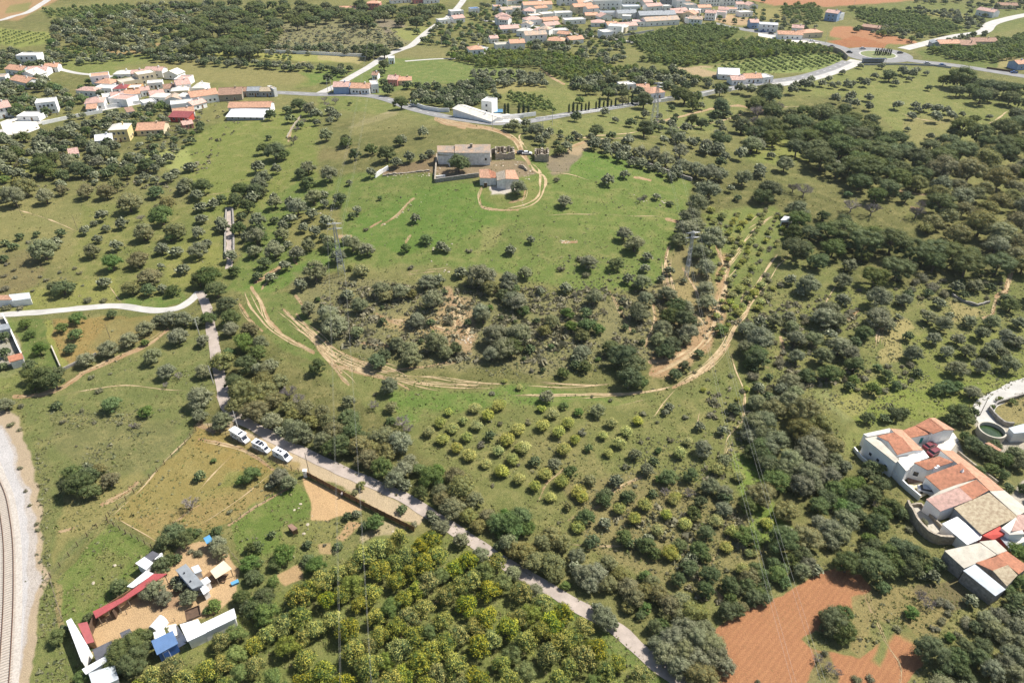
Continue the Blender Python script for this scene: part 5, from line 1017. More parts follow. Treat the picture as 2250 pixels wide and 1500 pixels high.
stand([(1890,640),(2260,660),(2300,900),(2180,840),(2000,830),(1990,700)], 'oos', 1.8, 2.6, 80, 36, 1.25)
stand([(1840,820),(2010,790),(2010,850),(1900,870),(1840,860)], 'sg', 1.4, 2.4, 140, 37, .85)
stand([(1640,880),(1690,860),(1790,890),(1850,1000),(1870,1060),(1960,1100),(1960,1150),(1900,1130),(1740,1200),(1680,1100),(1640,980)], 'ocob', 3, 4.8, 700, 38, .64)
stand([(1620,1180),(1740,1150),(1900,1100),(1980,1160),(2060,1230),(2060,1270),(1960,1280),(1900,1240),(1760,1270),(1640,1340),(1570,1380),(1560,1320)], 'occg', 2.6, 4.4, 700, 39, .64)
stand([(2050,1400),(2120,1300),(2210,1330),(2290,1300),(2290,1560),(2060,1560),(2020,1470)], 'ooc', 2.6, 4.2, 500, 40, .64)
stand([(2170,1180),(2300,1150),(2300,1300),(2230,1290)], 'g', 2, 3.4, 60, 401, .8)
stand([(2110,960),(2300,1000),(2300,1120),(2220,1090),(2140,1030)], 'cog', 1.6, 3.2, 120, 41, .9)
stand([(415,660),(480,640),(500,680),(560,720),(600,780),(640,830),(560,880),(500,860),(490,760)], 'ocbg', 2.4, 4, 300, 42, .66)
stand([(500,880),(560,840),(640,850),(720,890),(800,920),(880,960),(930,1030),(1050,1090),(1190,1170),(1200,1200),(1080,1180),(980,1110),(860,1060),(740,1000),(640,950),(520,910)], 'bboc', 2.6, 4.2, 900, 43, .62)
stand([(1080,1190),(1200,1190),(1300,1220),(1420,1270),(1540,1340),(1600,1420),(1610,1560),(1540,1560),(1400,1380),(1300,1300),(1160,1230)], 'bbo', 2.6, 4.2, 900, 44, .62)
stand([(650,620),(1000,640),(1330,660),(1450,640),(1500,700),(1400,800),(1280,820),(1180,820),(1040,790),(700,730)], 'scsg', .7, 1.5, 170, 45, 1.0)
stand([(1240,560),(1480,560),(1450,650),(1240,650)], 's', .5, 1.2, 140, 46, 1.1)
stand([(620,440),(760,400),(780,560),(640,620),(600,540)], 'o', 1.8, 3.4, 60, 47, 1)
stand([(470,440),(620,380),(640,600),(520,620)], 'oc', 2, 3.6, 60, 48, .9)
stand([(0,560),(120,600),(220,640),(60,660)], 's', .8, 1.6, 40, 52, 1.3)
stand([(500,1230),(560,1200),(700,1210),(640,1290),(540,1320)], 'g', 1.2, 2.4, 40, 53, .9)
stand([(1540,470),(1720,460),(1650,600),(1560,620)], 'ys', .8, 1.5, 90, 54, 1.2)
stand([(1560,640),(1660,620),(1640,700),(1580,720)], 'y', 1.1, 1.5, 40, 55, 1)
stand([(880,360),(960,330),(950,350),(860,380)], 'n', 1.6, 2.2, 14, 56, .9)
stand([(700,215),(780,225),(720,260),(640,290),(650,240)], 'on', 2, 3.4, 50, 57, .9)
stand([(1860,1370),(1960,1360),(2050,1330),(1930,1400)], 's', .5, .9, 12, 58, 1.2)
# outside the frame, so that a step to the side still finds the country going on
for k, P in enumerate([[(-500,200),(-30,200),(-30,700),(-700,900)], [(2290,200),(2800,200),(3000,900),(2290,900)], [(2290,900),(3000,900),(3000,1500),(2290,1500)], [(-200,-60),(2400,-60),(2400,-12),(-200,-12)], [(-700,60),(-60,60),(-60,200),(-600,200)], [(2300,20),(2900,20),(2900,200),(2300,200)]]):
    stand(P, 'oocpb', 2.4, 4.2, 420, 80 + k, 1.0)
# ------------------------------------------------------------------ buildings
def rib_y(name):
    key = name + '_y'
    if key not in MATS:
        m = MATS[name].copy(); m.name = key
        for n in m.node_tree.nodes:
            if n.type == 'TEX_WAVE': n.bands_direction = 'Y'
        MATS[key] = m
    return MATS[key]
CAST = []            # things waiting for an automatic label: (object, phrase, px, py)
def slab(mb, pts, th):
    top = [Vector(p) for p in pts]; mb.hexa([p - Vector((0, 0, th)) for p in top], top)
def window_part(root, x, y, z, w, h, face=-1, name='window', mat='dark_glass', axis='y', frame='white_paint'):
    mb = MB(); d = .07
    if axis == 'y':
        mb.box(x - w / 2 - .07, x + w / 2 + .07, min(y, y + face * d), max(y, y + face * d), z - .07, z + h + .07, 0)
        mb.box(x - w / 2, x + w / 2, min(y + face * d, y + face * (d + .02)), max(y + face * d, y + face * (d + .02)), z, z + h, 1)
    else:
        mb.box(min(x, x + face * d), max(x, x + face * d), y - w / 2 - .07, y + w / 2 + .07, z - .07, z + h + .07, 0)
        mb.box(min(x + face * d, x + face * (d + .02)), max(x + face * d, x + face * (d + .02)), y - w / 2, y + w / 2, z, z + h, 1)
    return mb.build(name, [MATS[frame], MATS[mat]], root)
def house(tl, A, B, D, h, roof='g', rm='terracotta_tiles', wm='white_plaster', label=None, win=2, rise=None, chim=True, door=True, name='house', cat='house', group=None, side=0, pitch=.38):
    """A-B: foot of the wall that faces the camera, in tile pixels; D depth in m"""
    a = G(*T(tl, *A)); b = G(*T(tl, *B)); W = (b - a).xy.length; ang = math.atan2(b.y - a.y, b.x - a.x)
    zb = min(a.z, b.z) - .0
    root = empty(name, (a.x, a.y, zb), ang); wmat = MATS[wm]
    oh = .35; z0 = -.6
    two = h > 5
    w = MB(); r = MB(); dm = MATS[rm]
    rise = rise if rise is not None else pitch * (D / 2 if roof in 'gh' else (W / 2 if roof == 'p' else D * .55))
    if roof == 'f':
        w.box(0, W, 0, D, z0, h); r.box(.22, W - .22, .22, D - .22, h + .02, h + .10)
        for q in ((0, W, 0, .2), (0, W, D - .2, D), (0, .2, .2, D - .2), (W - .2, W, .2, D - .2)): w.box(q[0], q[1], q[2], q[3], h + .003, h + .5)
    elif roof == 'g':
        w.add([(0, 0, z0), (W, 0, z0), (W, D, z0), (0, D, z0), (0, 0, h), (W, 0, h), (W, D, h), (0, D, h), (0, D / 2, h + rise), (W, D / 2, h + rise)],
              [(0, 1, 5, 4), (2, 3, 7, 6), (0, 4, 8, 7, 3), (1, 2, 6, 9, 5)])
        e = rise * oh / (D / 2)
        slab(r, [(-oh, -oh, h - e + .14), (W + oh, -oh, h - e + .14), (W + oh, D / 2, h + rise + .14), (-oh, D / 2, h + rise + .14)], .14)
        slab(r, [(-oh, D / 2 + .002, h + rise + .14), (W + oh, D / 2 + .002, h + rise + .14), (W + oh, D + oh, h - e + .14), (-oh, D + oh, h - e + .14)], .14)
        r.bar((-oh, D / 2, h + rise + .16), (W + oh, D / 2, h + rise + .16), .12, n=5)
    elif roof == 'p':
        w.add([(0, 0, z0), (W, 0, z0), (W, D, z0), (0, D, z0), (0, 0, h), (W, 0, h), (W, D, h), (0, D, h), (W / 2, 0, h + rise), (W / 2, D, h + rise)],
              [(0, 1, 5, 8, 4), (2, 3, 7, 9, 6), (0, 4, 7, 3), (1, 2, 6, 5)])
        e = rise * oh / (W / 2); dm = rib_y(rm)
        slab(r, [(-oh, -oh, h - e + .14), (W / 2, -oh, h + rise + .14), (W / 2, D + oh, h + rise + .14), (-oh, D + oh, h - e + .14)], .14)
        slab(r, [(W / 2 + .002, -oh, h + rise + .14), (W + oh, -oh, h - e + .14), (W + oh, D + oh, h - e + .14), (W / 2 + .002, D + oh, h + rise + .14)], .14)
    elif roof == 'h':
        w.box(0, W, 0, D, z0, h); k = min(W, D) / 2; e = .05
        P = [(-oh, -oh, h - e), (W + oh, -oh, h - e), (W + oh, D + oh, h - e), (-oh, D + oh, h - e)]
        if W > D: R1, R2 = (k, D / 2, h + rise), (W - k, D / 2, h + rise); F = [(0, 1, 5, 4), (2, 3, 4, 5), (1, 2, 5), (3, 0, 4)]
        else: R1, R2 = (W / 2, k, h + rise), (W / 2, D - k, h + rise); F = [(0, 1, 4), (2, 3, 5), (1, 2, 5, 4), (3, 0, 4, 5)]
        r.add(P + [R1, R2], F + [(3, 2, 1, 0)])
    else:    # 's' lean-to falling towards the camera
        w.add([(0, 0, z0), (W, 0, z0), (W, D, z0), (0, D, z0), (0, 0, h), (W, 0, h), (W, D, h + rise), (0, D, h + rise)],
              [(0, 1, 5, 4), (2, 3, 7, 6), (0, 4, 7, 3), (1, 2, 6, 5)])
        e = rise / D * oh
        slab(r, [(-oh, -oh, h - e + .12), (W + oh, -oh, h - e + .12), (W + oh, D + oh, h + rise + e + .12), (-oh, D + oh, h + rise + e + .12)], .12)
    w.build('wall', wmat, root); ro = r.build('roof', dm, root)
    if chim and roof in 'ghps':
        c = MB(); cx = W * .72; cy = D * .45; zt = h + rise + .5; c.box(cx - .3, cx + .3, cy - .25, cy + .25, h, zt + .3); c.box(cx - .38, cx + .38, cy - .33, cy + .33, zt + .303, zt + .42)
        c.build('chimney', wmat, ro)
    dx = W / (win + 1 + (1 if door else 0)) if win else 0
    slots = [dx * (i + 1) for i in range(win + (1 if door else 0))] if win else ([W * .5] if door else [])
    di = len(slots) // 2 if door else -1
    for i, x in enumerate(slots):
        if i == di: window_part(root, x, 0, 0.02, .95, 2.0, -1, 'door', 'timber')
        else: window_part(root, x, 0, 1.0, 1.0 if W > 5 else .7, 1.1)
        if two: window_part(root, x, 0, 3.7, 1.0, 1.2)
    for i in range(side): window_part(root, W, D * (i + 1) / (side + 1), 1.0, 1.0, 1.1, 1, axis='x')
    cols = {'white_plaster': 'white', 'old_plaster': 'weathered pale', 'cream_plaster': 'cream', 'yellow_plaster': 'yellow', 'orange_plaster': 'orange', 'pink_plaster': 'pink', 'grey_plaster': 'grey', 'blue_plaster': 'blue', 'stone_wall': 'stone', 'grey_stone': 'grey stone', 'red_plaster': 'red'}
    rc_ = {'terracotta_tiles': 'terracotta', 'orange_tiles': 'orange tiled', 'pink_tiles': 'pink tiled', 'brown_tiles': 'brown', 'dark_red_tiles': 'dark red', 'lichen_tiles': 'lichen-covered', 'bleached_tiles': 'bleached tiled', 'concrete': 'flat concrete', 'pale_terrace': 'flat pale', 'white_sheet_roof': 'white sheet', 'grey_sheet_roof': 'grey sheet', 'pale_sheet_roof': 'pale sheet'}
    tag(root, label, cat, group)
    q = T(tl, (A[0] + B[0]) / 2, (A[1] + B[1]) / 2)
    if not label: CAST.append((root, f"{'two-storey ' if two else ''}{cols.get(wm, 'pale')} {cat} with {rc_.get(rm, 'tiled')} roof", q[0], q[1]))
    BLOCK.append((a.x + math.cos(ang) * W / 2 - math.sin(ang) * D / 2, a.y + math.sin(ang) * W / 2 + math.cos(ang) * D / 2, math.hypot(W, D) / 2 * .72))
    return root

# upper-left village (tile pixels, depth m, wall height m, roof, materials)
H = house
H('A1', (155,535), (325,535), 9, 5.6, 'f', 'pale_terrace', win=2, side=1, label='white cubic villa half hidden by trees above the left village, top left')
H('A1', (55,612), (190,630), 9, 3.4, 'g', 'orange_tiles'); H('A1', (100,705), (235,735), 9, 3.6, 'g', 'orange_tiles'); H('A1', (235,632), (395,628), 9, 3.4, 'g', 'pink_tiles'); H('A1', (375,600), (485,595), 8, 3.2, 'g', 'orange_tiles', win=1)
H('A1', (-40,990), (120,960), 11, 5.4, 'g', 'pink_tiles'); H('A1', (320,945), (485,930), 9, 5.8, 'f', 'pale_terrace', win=3); H('A1', (150,1000), (330,1000), 8, 2.4, 'f', 'pale_terrace', win=1)
H('A1', (715,915), (870,900), 10, 4.0, 'h', 'pink_tiles'); H('A1', (725,940), (805,932), 5, 2.6, 's', 'orange_tiles', win=1, chim=False)
H('A1', (945,775), (1042,772), 8, 3.0, 'h', 'dark_red_tiles', win=1); H('A1', (1060,778), (1165,772), 8, 3.2, 'f', 'pale_terrace', 'orange_plaster')
H('A1', (1010,735), (1170,705), 9, 3.4, 'f', 'concrete', 'cream_plaster'); H('A1', (1160,705), (1305,680), 9, 5.8, 'f', 'pale_terrace', 'cream_plaster'); H('A1', (1225,740), (1350,728), 7, 3.2, 'f', 'pale_terrace')
H('A1', (1365,780), (1470,768), 8, 3.2, 'g', 'brown_tiles'); H('A1', (1478,790), (1590,775), 9, 6.0, 'g', 'pink_tiles', win=2); H('A1', (1255,835), (1368,818), 8, 3.2, 'g', 'pink_tiles')
H('A1', (930,845), (1040,832), 8, 3.0, 'g', 'pink_tiles'); H('A1', (1045,830), (1165,815), 8, 3.2, 'g', 'orange_tiles'); H('A1', (1170,800), (1245,790), 7, 3.4, 'g', 'pink_tiles', win=1)
H('A1', (860,850), (930,840), 9, 2.6, 'f', 'pale_terrace', win=1); H('A1', (1590,870), (1810,838), 10, 4.4, 'g', 'orange_tiles', win=4); H('A1', (1465,855), (1580,860), 8, 3.6, 'f', 'pale_terrace')
H('A1', (1812,838), (2000,825), 12, 3.6, 'g', 'brown_tiles', 'stone_wall', win=1, cat='barn'); H('A1', (1985,800), (2045,798), 7, 3.2, 'g', 'brown_tiles', 'grey_plaster', win=1, chim=False); H('A1', (2045,800), (2150,797), 7, 3.4, 'g', 'grey_sheet_roof', 'grey_plaster', win=3, chim=False)
H('A1', (2150,800), (2262,797), 7, 3.2, 'g', 'lichen_tiles', 'grey_plaster', win=2, chim=False); H('A2', (203,800), (228,795), 8, 4.2, 'f', 'pale_terrace', win=0, door=False)
H('A1', (1870,995), (2170,990), 9.5, 2.0, 's', 'white_sheet_roof', 'grey_plaster', win=5, door=False, chim=False, rise=1.3, cat='barn', label='lower white sheet-roofed lean-to along the front of the long orange barn')
H('A1', (1893,950), (2235,940), 9, 4.0, 'g', 'orange_tiles', win=0, door=False, chim=False, cat='barn', label='long barn with an orange roof at the top of the green meadow')
H('A1', (1420,925), (1600,905), 8, 3.6, 'f', 'pale_terrace'); H('A1', (1440,985), (1610,965), 8, 3.0, 'g', 'orange_tiles'); H('A1', (1400,1005), (1560,1010), 6, 2.6, 's', 'dark_red_tiles', 'red_plaster', win=2, chim=False); H('A1', (1600,915), (1710,885), 7, 3.0, 'g', 'pink_tiles', win=1)
H('A1', (1195,905), (1300,885), 7, 3.2, 'f', 'pale_terrace'); H('A1', (1062,965), (1118,955), 5, 2.6, 's', 'brown_tiles', win=1, chim=False, cat='shed'); H('A1', (1520,1070), (1600,1055), 6, 2.4, 'g', 'pink_tiles', 'pink_plaster', win=1)
H('A1', (925,1175), (1075,1165), 9, 6.2, 'h', 'pale_terrace', 'yellow_plaster', win=2, side=2, label='pale yellow two-storey house among trees below the left village'); H('A1', (805,1215), (940,1198), 8, 3.2, 'g', 'white_sheet_roof', win=1, label='low white house with a white roof left of the yellow two-storey house')
H('A1', (1135,1122), (1355,1110), 11, 2.8, 'g', 'orange_tiles', 'cream_plaster', win=3, label='single-storey house with an orange roof right of the yellow two-storey house')
H('A1', (585,1312), (660,1300), 5, 2.2, 's', 'pink_tiles', 'old_plaster', win=0, chim=False, cat='shed')
# centre-left group and houses along the side road
H('A2', (690,778), (815,775), 9, 4.2, 'g', 'pink_tiles', 'blue_plaster', win=0, door=False, label='blue-grey walled house with a pink roof at the main road bend')
H('A2', (828,778), (985,778), 9, 3.6, 'g', 'orange_tiles', win=4, label='white row house with an orange roof, just right of the blue-grey walled one')
H('A2', (1000,770), (1062,765), 9, 4.6, 'f', 'pale_terrace', win=1); H('A2', (1135,712), (1215,712), 8, 4.0, 'g', 'pink_tiles', 'pink_plaster', win=1); H('A2', (1225,705), (1330,700), 7, 2.8, 'g', 'orange_tiles', 'cream_plaster', win=1); H('A2', (1005,660), (1050,660), 6, 3.0, 'g', 'brown_tiles', win=1)
H('A2', (1140,530), (1190,528), 7, 3.4, 'f', 'pale_terrace', win=1); H('A2', (725,112), (870,108), 10, 3.0, 'g', 'orange_tiles', 'cream_plaster'); H('A2', (962,85), (1070,85), 9, 5.6, 'h', 'orange_tiles', 'pink_plaster', win=2); H('A2', (1080,100), (1118,100), 6, 3.4, 'f', 'pale_terrace', win=1)
H('A2', (1810,488), (1925,480), 9, 6.0, 'h', 'orange_tiles', win=1, side=1); H('A2', (1925,450), (1965,440), 8, 3.4, 'f', 'pale_terrace', win=0); H('A2', (1980,362), (2045,358), 7, 3.6, 'g', 'pink_tiles', win=1); H('A2', (2025,412), (2140,405), 8, 3.0, 'f', 'concrete', 'old_plaster', win=0)
H('A2', (2035,212), (2150,205), 9, 5.8, 'p', 'pink_tiles', win=2); H('A2', (2065,280), (2215,270), 9, 3.4, 'g', 'pink_tiles', win=3); H('A2', (1655,135), (1760,128), 9, 3.4, 'f', 'pale_terrace'); H('A2', (1680,195), (1770,185), 9, 3.6, 'g', 'pink_tiles'); H('A2', (1820,115), (1890,110), 7, 3.6, 'f', 'blue_sheet_roof', win=1)
H('A2', (1560,205), (1650,195), 7, 3.0, 'f', 'pale_terrace', win=1); H('A2', (1350,35), (1420,30), 8, 4, 'f', 'pale_terrace', 'pink_plaster', win=1); H('A2', (1430,35), (1560,25), 9, 4, 'g', 'orange_tiles'); H('A2', (1160,35), (1330,22), 8, 3.4, 'g', 'pink_tiles', win=3)
# upper village in the centre and right
for a in [((190,88),(425,80),10,4.4,'g','orange_tiles','white_plaster',4), ((480,50),(630,45),10,6,'f','pale_terrace','white_plaster',3), ((455,150),(590,145),9,3.6,'f','pale_terrace','white_plaster',2),
 ((605,118),(760,108),10,5.6,'g','orange_tiles','cream_plaster',3), ((775,85),(995,78),12,7.5,'f','pale_terrace','white_plaster',5), ((1005,40),(1120,38),12,6,'f','pale_terrace','white_plaster',3), ((1130,35),(1285,30),12,6,'f','concrete','white_plaster',4),
 ((1335,45),(1440,42),10,6,'f','concrete','grey_plaster',3), ((1450,50),(1560,48),10,4,'g','brown_tiles','white_plaster',3), ((1670,58),(1810,52),9,5.8,'f','pale_terrace','white_plaster',5), ((1815,50),(1985,45),9,5.8,'f','pale_terrace','white_plaster',5),
 ((825,150),(960,145),9,3.8,'f','grey_sheet_roof','white_plaster',2), ((1010,98),(1150,92),9,3.8,'f','pale_sheet_roof','white_plaster',2), ((965,155),(1120,148),10,4,'g','grey_sheet_roof','white_plaster',3), ((1145,172),(1440,162),12,4,'g','grey_sheet_roof','grey_plaster',5),
 ((1195,222),(1470,205),11,4,'g','bleached_tiles','white_plaster',5), ((1412,140),(1540,130),9,4,'g','pink_tiles','white_plaster',2), ((970,258),(1125,250),9,3.6,'g','pink_tiles','white_plaster',3), ((880,245),(965,238),8,3.4,'g','orange_tiles','white_plaster',1),
 ((345,165),(450,158),9,4.2,'f','pale_terrace','white_plaster',2), ((205,215),(340,208),9,4.6,'h','pink_tiles','white_plaster',2), ((-5,208),(92,200),9,5.6,'p','pink_tiles','white_plaster',1), ((355,210),(480,200),9,3.4,'g','orange_tiles','cream_plaster',2),
 ((530,205),(700,198),9,3.2,'f','pale_terrace','white_plaster',3), ((205,362),(380,350),10,5.8,'g','bleached_tiles','white_plaster',3), ((80,410),(200,405),9,4.2,'g','orange_tiles','white_plaster',2), ((385,372),(520,378),10,3.2,'h','orange_tiles','cream_plaster',2),
 ((445,290),(560,285),8,3,'f','pale_terrace','white_plaster',1), ((1545,125),(1640,130),8,3.8,'f','pale_terrace','white_plaster',2), ((640,65),(760,60),9,4,'g','orange_tiles','white_plaster',2), ((1210,95),(1330,88),9,4,'g','pink_tiles','white_plaster',2), ((700,165),(800,160),8,3.4,'g','orange_tiles','cream_plaster',1), ((60,45),(180,35),9,4,'g','orange_tiles','white_plaster',2), ((1345,92),(1405,90),7,3.6,'f','pale_terrace','white_plaster',1)]:
    H('A3', a[0], a[1], a[2], a[3], a[4], a[5], a[6], win=a[7], door=False)
def infill(tl, P, n, seed, gap):          # smaller houses between the larger ones of a village
    _r = random.Random(seed); k = 0; x0, x1 = min(q[0] for q in P), max(q[0] for q in P); y0, y1 = min(q[1] for q in P), max(q[1] for q in P)
    for _ in range(1200):
        if k >= n: break
        x = _r.uniform(x0, x1); y = _r.uniform(y0, y1)
        if not poly_in(x, y, P): continue
        g = G(x, y)
        if any(math.hypot(g.x - a, g.y - b) < r + gap for a, b, r in BLOCK): continue
        wpx = _r.uniform(6.5, 11.5) * ppm(x, y) * 3.75; zx, zy = (x - TX[tl[1]]) * 3.75, y * 3.75; sl = _r.uniform(-.12, .12) * wpx
        H(tl, (zx - wpx / 2, zy + sl / 2), (zx + wpx / 2, zy - sl / 2), _r.uniform(7, 10), _r.choice([3.2, 3.6, 4.2, 5.8]), _r.choice('ggfhfp'), _r.choice(['pink_tiles', 'orange_tiles', 'pale_terrace', 'bleached_tiles', 'pink_tiles']), _r.choice(['white_plaster'] * 5 + ['cream_plaster']), win=_r.choice([1, 2, 3]), door=False, chim=_r.random() < .5); k += 1
infill('A3', [(1090,5),(1660,-5),(1650,52),(1500,62),(1380,78),(1330,98),(1230,100),(1180,112),(1090,70)], 46, 12, 6.5)
infill('A1', [(185,205),(260,175),(350,160),(420,178),(460,195),(430,225),(350,240),(240,240),(190,235)], 14, 5, 4.5)
infill('A1', [(0,170),(60,160),(70,190),(0,195)], 2, 6, 5)
H('A3', (1790,655), (1960,662), 12, 3.2, 'g', 'white_sheet_roof', win=2, chim=False, cat='barn', label='white barn with a low white roof beside the curving main road'); H('A3', (1900,705), (2010,702), 8, 3.2, 'g', 'pink_tiles', win=2); H('A3', (2010,690), (2150,688), 9, 3.2, 'g', 'orange_tiles', win=2); H('A3', (2155,690), (2240,680), 8, 3.2, 'f', 'pale_terrace', win=1)
H('A3', (1125,775), (1225,775), 8, 3.0, 'g', 'orange_tiles', win=1); H('A3', (1225,815), (1350,808), 10, 3.4, 'h', 'orange_tiles', win=1); H('A3', (990,745), (1110,738), 7, 2.8, 'f', 'pale_terrace', win=1)
for a in [((-10,238),(60,238),9,4.6,'g','pink_tiles','blue_plaster',2), ((60,262),(215,268),9,5.2,'f','white_sheet_roof','white_plaster',3), ((215,325),(420,330),9,3.6,'g','orange_tiles','white_plaster',4), ((330,270),(425,275),8,3.6,'g','pink_tiles','white_plaster',1), ((425,320),(585,310),9,4,'h','orange_tiles','cream_plaster',2),
 ((600,170),(700,182),9,6.4,'g','pink_tiles','blue_plaster',2), ((700,178),(760,165),8,5,'f','white_sheet_roof','white_plaster',1), ((1845,125),(1985,150),9,4.4,'g','pink_tiles','white_plaster',3), ((1545,400),(1715,398),9,3.2,'g','orange_tiles','cream_plaster',3), ((1720,405),(1850,410),8,2.8,'s','brown_tiles','stone_wall',1), ((1810,385),(2020,385),9,3.4,'g','brown_tiles','cream_plaster',3),
 ((1485,395),(1550,398),8,3.2,'p','grey_sheet_roof','grey_plaster',0), ((2185,580),(2260,575),8,3.8,'g','orange_tiles','blue_plaster',1), ((2030,75),(2190,80),8,3.2,'g','brown_tiles','cream_plaster',2), ((905,245),(1085,268),5,2.4,'s','brown_tiles','stone_wall',0)]:
    H('A4', a[0], a[1], a[2], a[3], a[4], a[5], a[6], win=a[7], door=False)
# white roadside villa with a blue pool
H('A2', (1672,962), (1985,1020), 8, 4.0, 'g', 'pale_terrace', win=0, door=False, chim=True, side=0, label='white walled villa with a bleached roof on the main road bend', pitch=.25)
H('A2', (1905,935), (1990,940), 7, 6.0, 'f', 'pale_terrace', win=1, door=False, label='taller white tower wing behind the roadside villa')

# ---- roofs given by their own corners (tile px + height above ground)
def wing(root, tl, pts, roofm, wallm, oh=.22, th=.14, walls=True, zb=-.5, name='roof'):
    P = [G(*T(tl, p[0], p[1]), p[2]) for p in pts]
    o = root.location; c = sum(P, Vector()) / len(P)
    ang = math.atan2(P[1].y - P[0].y, P[1].x - P[0].x); Rm = Matrix.Rotation(-ang, 3, 'Z')
    loc = P[0]
    def L(q): return Rm @ (q - loc)
    top = []
    for p in P:
        d = (p - c); d.z = 0; d = d.normalized() * oh * 1.3; top.append(L(p + d + Vector((0, 0, th))))
    mb = MB(); mb.hexa([q - Vector((0, 0, th)) for q in top], top)
    r = mb.build(name, MATS[roofm], root); r.location = loc - o; r.rotation_euler = (0, 0, ang)
    if walls:
        mb = MB(); tp = [L(p - Vector((0, 0, .02))) for p in P]
        gz = min(float(height(p.x, p.y)) for p in P) + zb - loc.z
        mb.hexa([Vector((q.x, q.y, gz)) for q in tp], tp)
        w = mb.build('wall', MATS[wallm], root); w.location = loc - o; w.rotation_euler = (0, 0, ang)
    return P
def bldg(name, tl, x, y, label, cat):
    p = G(*T(tl, x, y)); return tag(empty(name, p), label, cat)
def wall_window(root, tl, a, b, z, w, h, name='window', mat='dark_glass', t=.5, frame='white_paint'):
    """opening on the wall whose top edge runs a->b (tile px, at height za); t along it"""
    A = G(*T(tl, a[0], a[1]), a[2]); B = G(*T(tl, b[0], b[1]), b[2]); q = A.lerp(B, t); d = (B - A).xy.normalized(); n = Vector((d.y, -d.x))
    if n.y > 0 and abs(n.y) > .2: n = -n
    ang = math.atan2(d.y, d.x); gz = float(height(q.x, q.y))
    mb = MB(); mb.box(-w / 2 - .08, w / 2 + .08, -.06, .06, -.08, h + .08, 0); mb.box(-w / 2, w / 2, -.09, .09, 0, h, 1)
    o = mb.build(name, [MATS[frame], MATS[mat]], root)
    o.location = Vector((q.x, q.y, gz + z)) + Vector((n.x, n.y, 0)) * .02 - root.location; o.rotation_euler = (0, 0, ang)
# coordinates of the enlarged crop of the farm: region [1870,900,2250,1150], scale 5.921
TILE['E'] = (900, 5.921); TX['4'] = 1650
def T(t, x, y):
    if t == 'E4': return 1870 + x / 5.921, 900 + y / 5.921
    if t == 'F4': return 1950 + x / 6.0, 1080 + y / 6.0
    if t == 'G1': return 130 + x / 4.688, 1180 + y / 4.688
    if t == 'H2': return 820 + x / 4.5, 300 + y / 4.5
    y0, s = TILE[t[0]]; return TX[t[1]] + x / s, y0 + y / s
# right farmhouse, one thing per house
h1 = bldg('farmhouse', 'E4', 1100, 350, 'upper wing of the right-hand farm, white wall with teal door and windows', 'house')
wing(h1, 'E4', [(855,210,3.4),(1025,115,4.4),(1205,255,4.4),(1060,305,3.4)][::1], 'terracotta_tiles', 'white_plaster')
wing(h1, 'E4', [(1027,115,4.4),(1100,120,3.4),(1335,262,3.2),(1207,255,4.4)], 'orange_tiles', 'white_plaster')
wing(h1, 'E4', [(690,270,3.3),(855,212,3.3),(1055,308,3.0),(780,362,2.6)], 'terracotta_tiles', 'white_plaster')
for t, w, hh, nm, m in ((.28, .9, 2.0, 'door', 'teal_paint'), (.42, .8, 1.0, 'window', 'dark_glass'), (.55, .9, 1.3, 'shutter', 'teal_paint'), (.66, .9, 1.3, 'shutter', 'teal_paint'), (.86, .9, 2.0, 'door', 'grey_plaster')):
    wall_window(h1, 'E4', (790,362,2.6), (1310,262,2.8), .02 if nm == 'door' else .9, w, hh, nm, m, t)
h2 = bldg('farmhouse', 'E4', 500, 500, 'white block of the right-hand farm with roof terrace and central gabled tower', 'house')
wing(h2, 'E4', [(160,318,3.6),(495,245,3.6),(545,290,3.6),(215,352,3.6)], 'pale_terrace', 'white_plaster', oh=.05)
wing(h2, 'E4', [(180,378,4.6),(325,352,4.6),(620,655,4.6),(575,690,4.6)], 'concrete', 'white_plaster', oh=.08)
wing(h2, 'E4', [(345,345,5.2),(560,300,5.6),(655,365,5.6),(470,405,5.2)], 'terracotta_tiles', 'white_plaster', oh=.1)
wing(h2, 'E4', [(478,400,5.2),(662,365,5.6),(795,530,5.6),(600,585,5.0)], 'terracotta_tiles', 'white_plaster', oh=.1)
wing(h2, 'E4', [(515,250,5.2),(665,268,4.0),(930,525,3.8),(797,528,5.4)], 'orange_tiles', 'white_plaster', oh=.1)
wing(h2, 'E4', [(600,600,4.2),(790,545,4.2),(900,665,4.2),(720,780,4.2)], 'pale_terrace', 'white_plaster', oh=.05)
wing(h2, 'E4', [(800,535,3.6),(940,530,3.2),(1010,620,3.0),(890,660,3.6)], 'white_sheet_roof', 'white_plaster', oh=.05)
wing(h2, 'E4', [(595,660,4.5),(640,655,4.5),(760,770,4.5),(715,800,4.5)], 'pale_terrace', 'white_plaster', oh=.05)
for t in (.3, .55, .8): wall_window(h2, 'E4', (180,378,4.6), (575,690,4.6), 1.6, .7, .8, t=t)
h3 = bldg('farmhouse', 'E4', 1200, 800, 'middle house of the right-hand farm with a white pyramid chimney', 'house')
wing(h3, 'E4', [(825,690,5.0),(1140,612,5.0),(1325,682,4.6),(1000,785,4.0)], 'terracotta_tiles', 'white_plaster', oh=.12)
wing(h3, 'E4', [(970,872,3.8),(1420,700,5.2),(1615,888,5.0),(1165,1045,3.2)], 'terracotta_tiles', 'white_plaster', oh=.15)
wing(h3, 'E4', [(1165,530,4.8),(1330,545,3.8),(1790,890,3.6),(1618,885,5.0)], 'orange_tiles', 'white_plaster', oh=.15)
wall_window(h3, 'E4', (800,700,4.6), (1000,790,4.0), 1.5, 1.0, 1.2, t=.42)
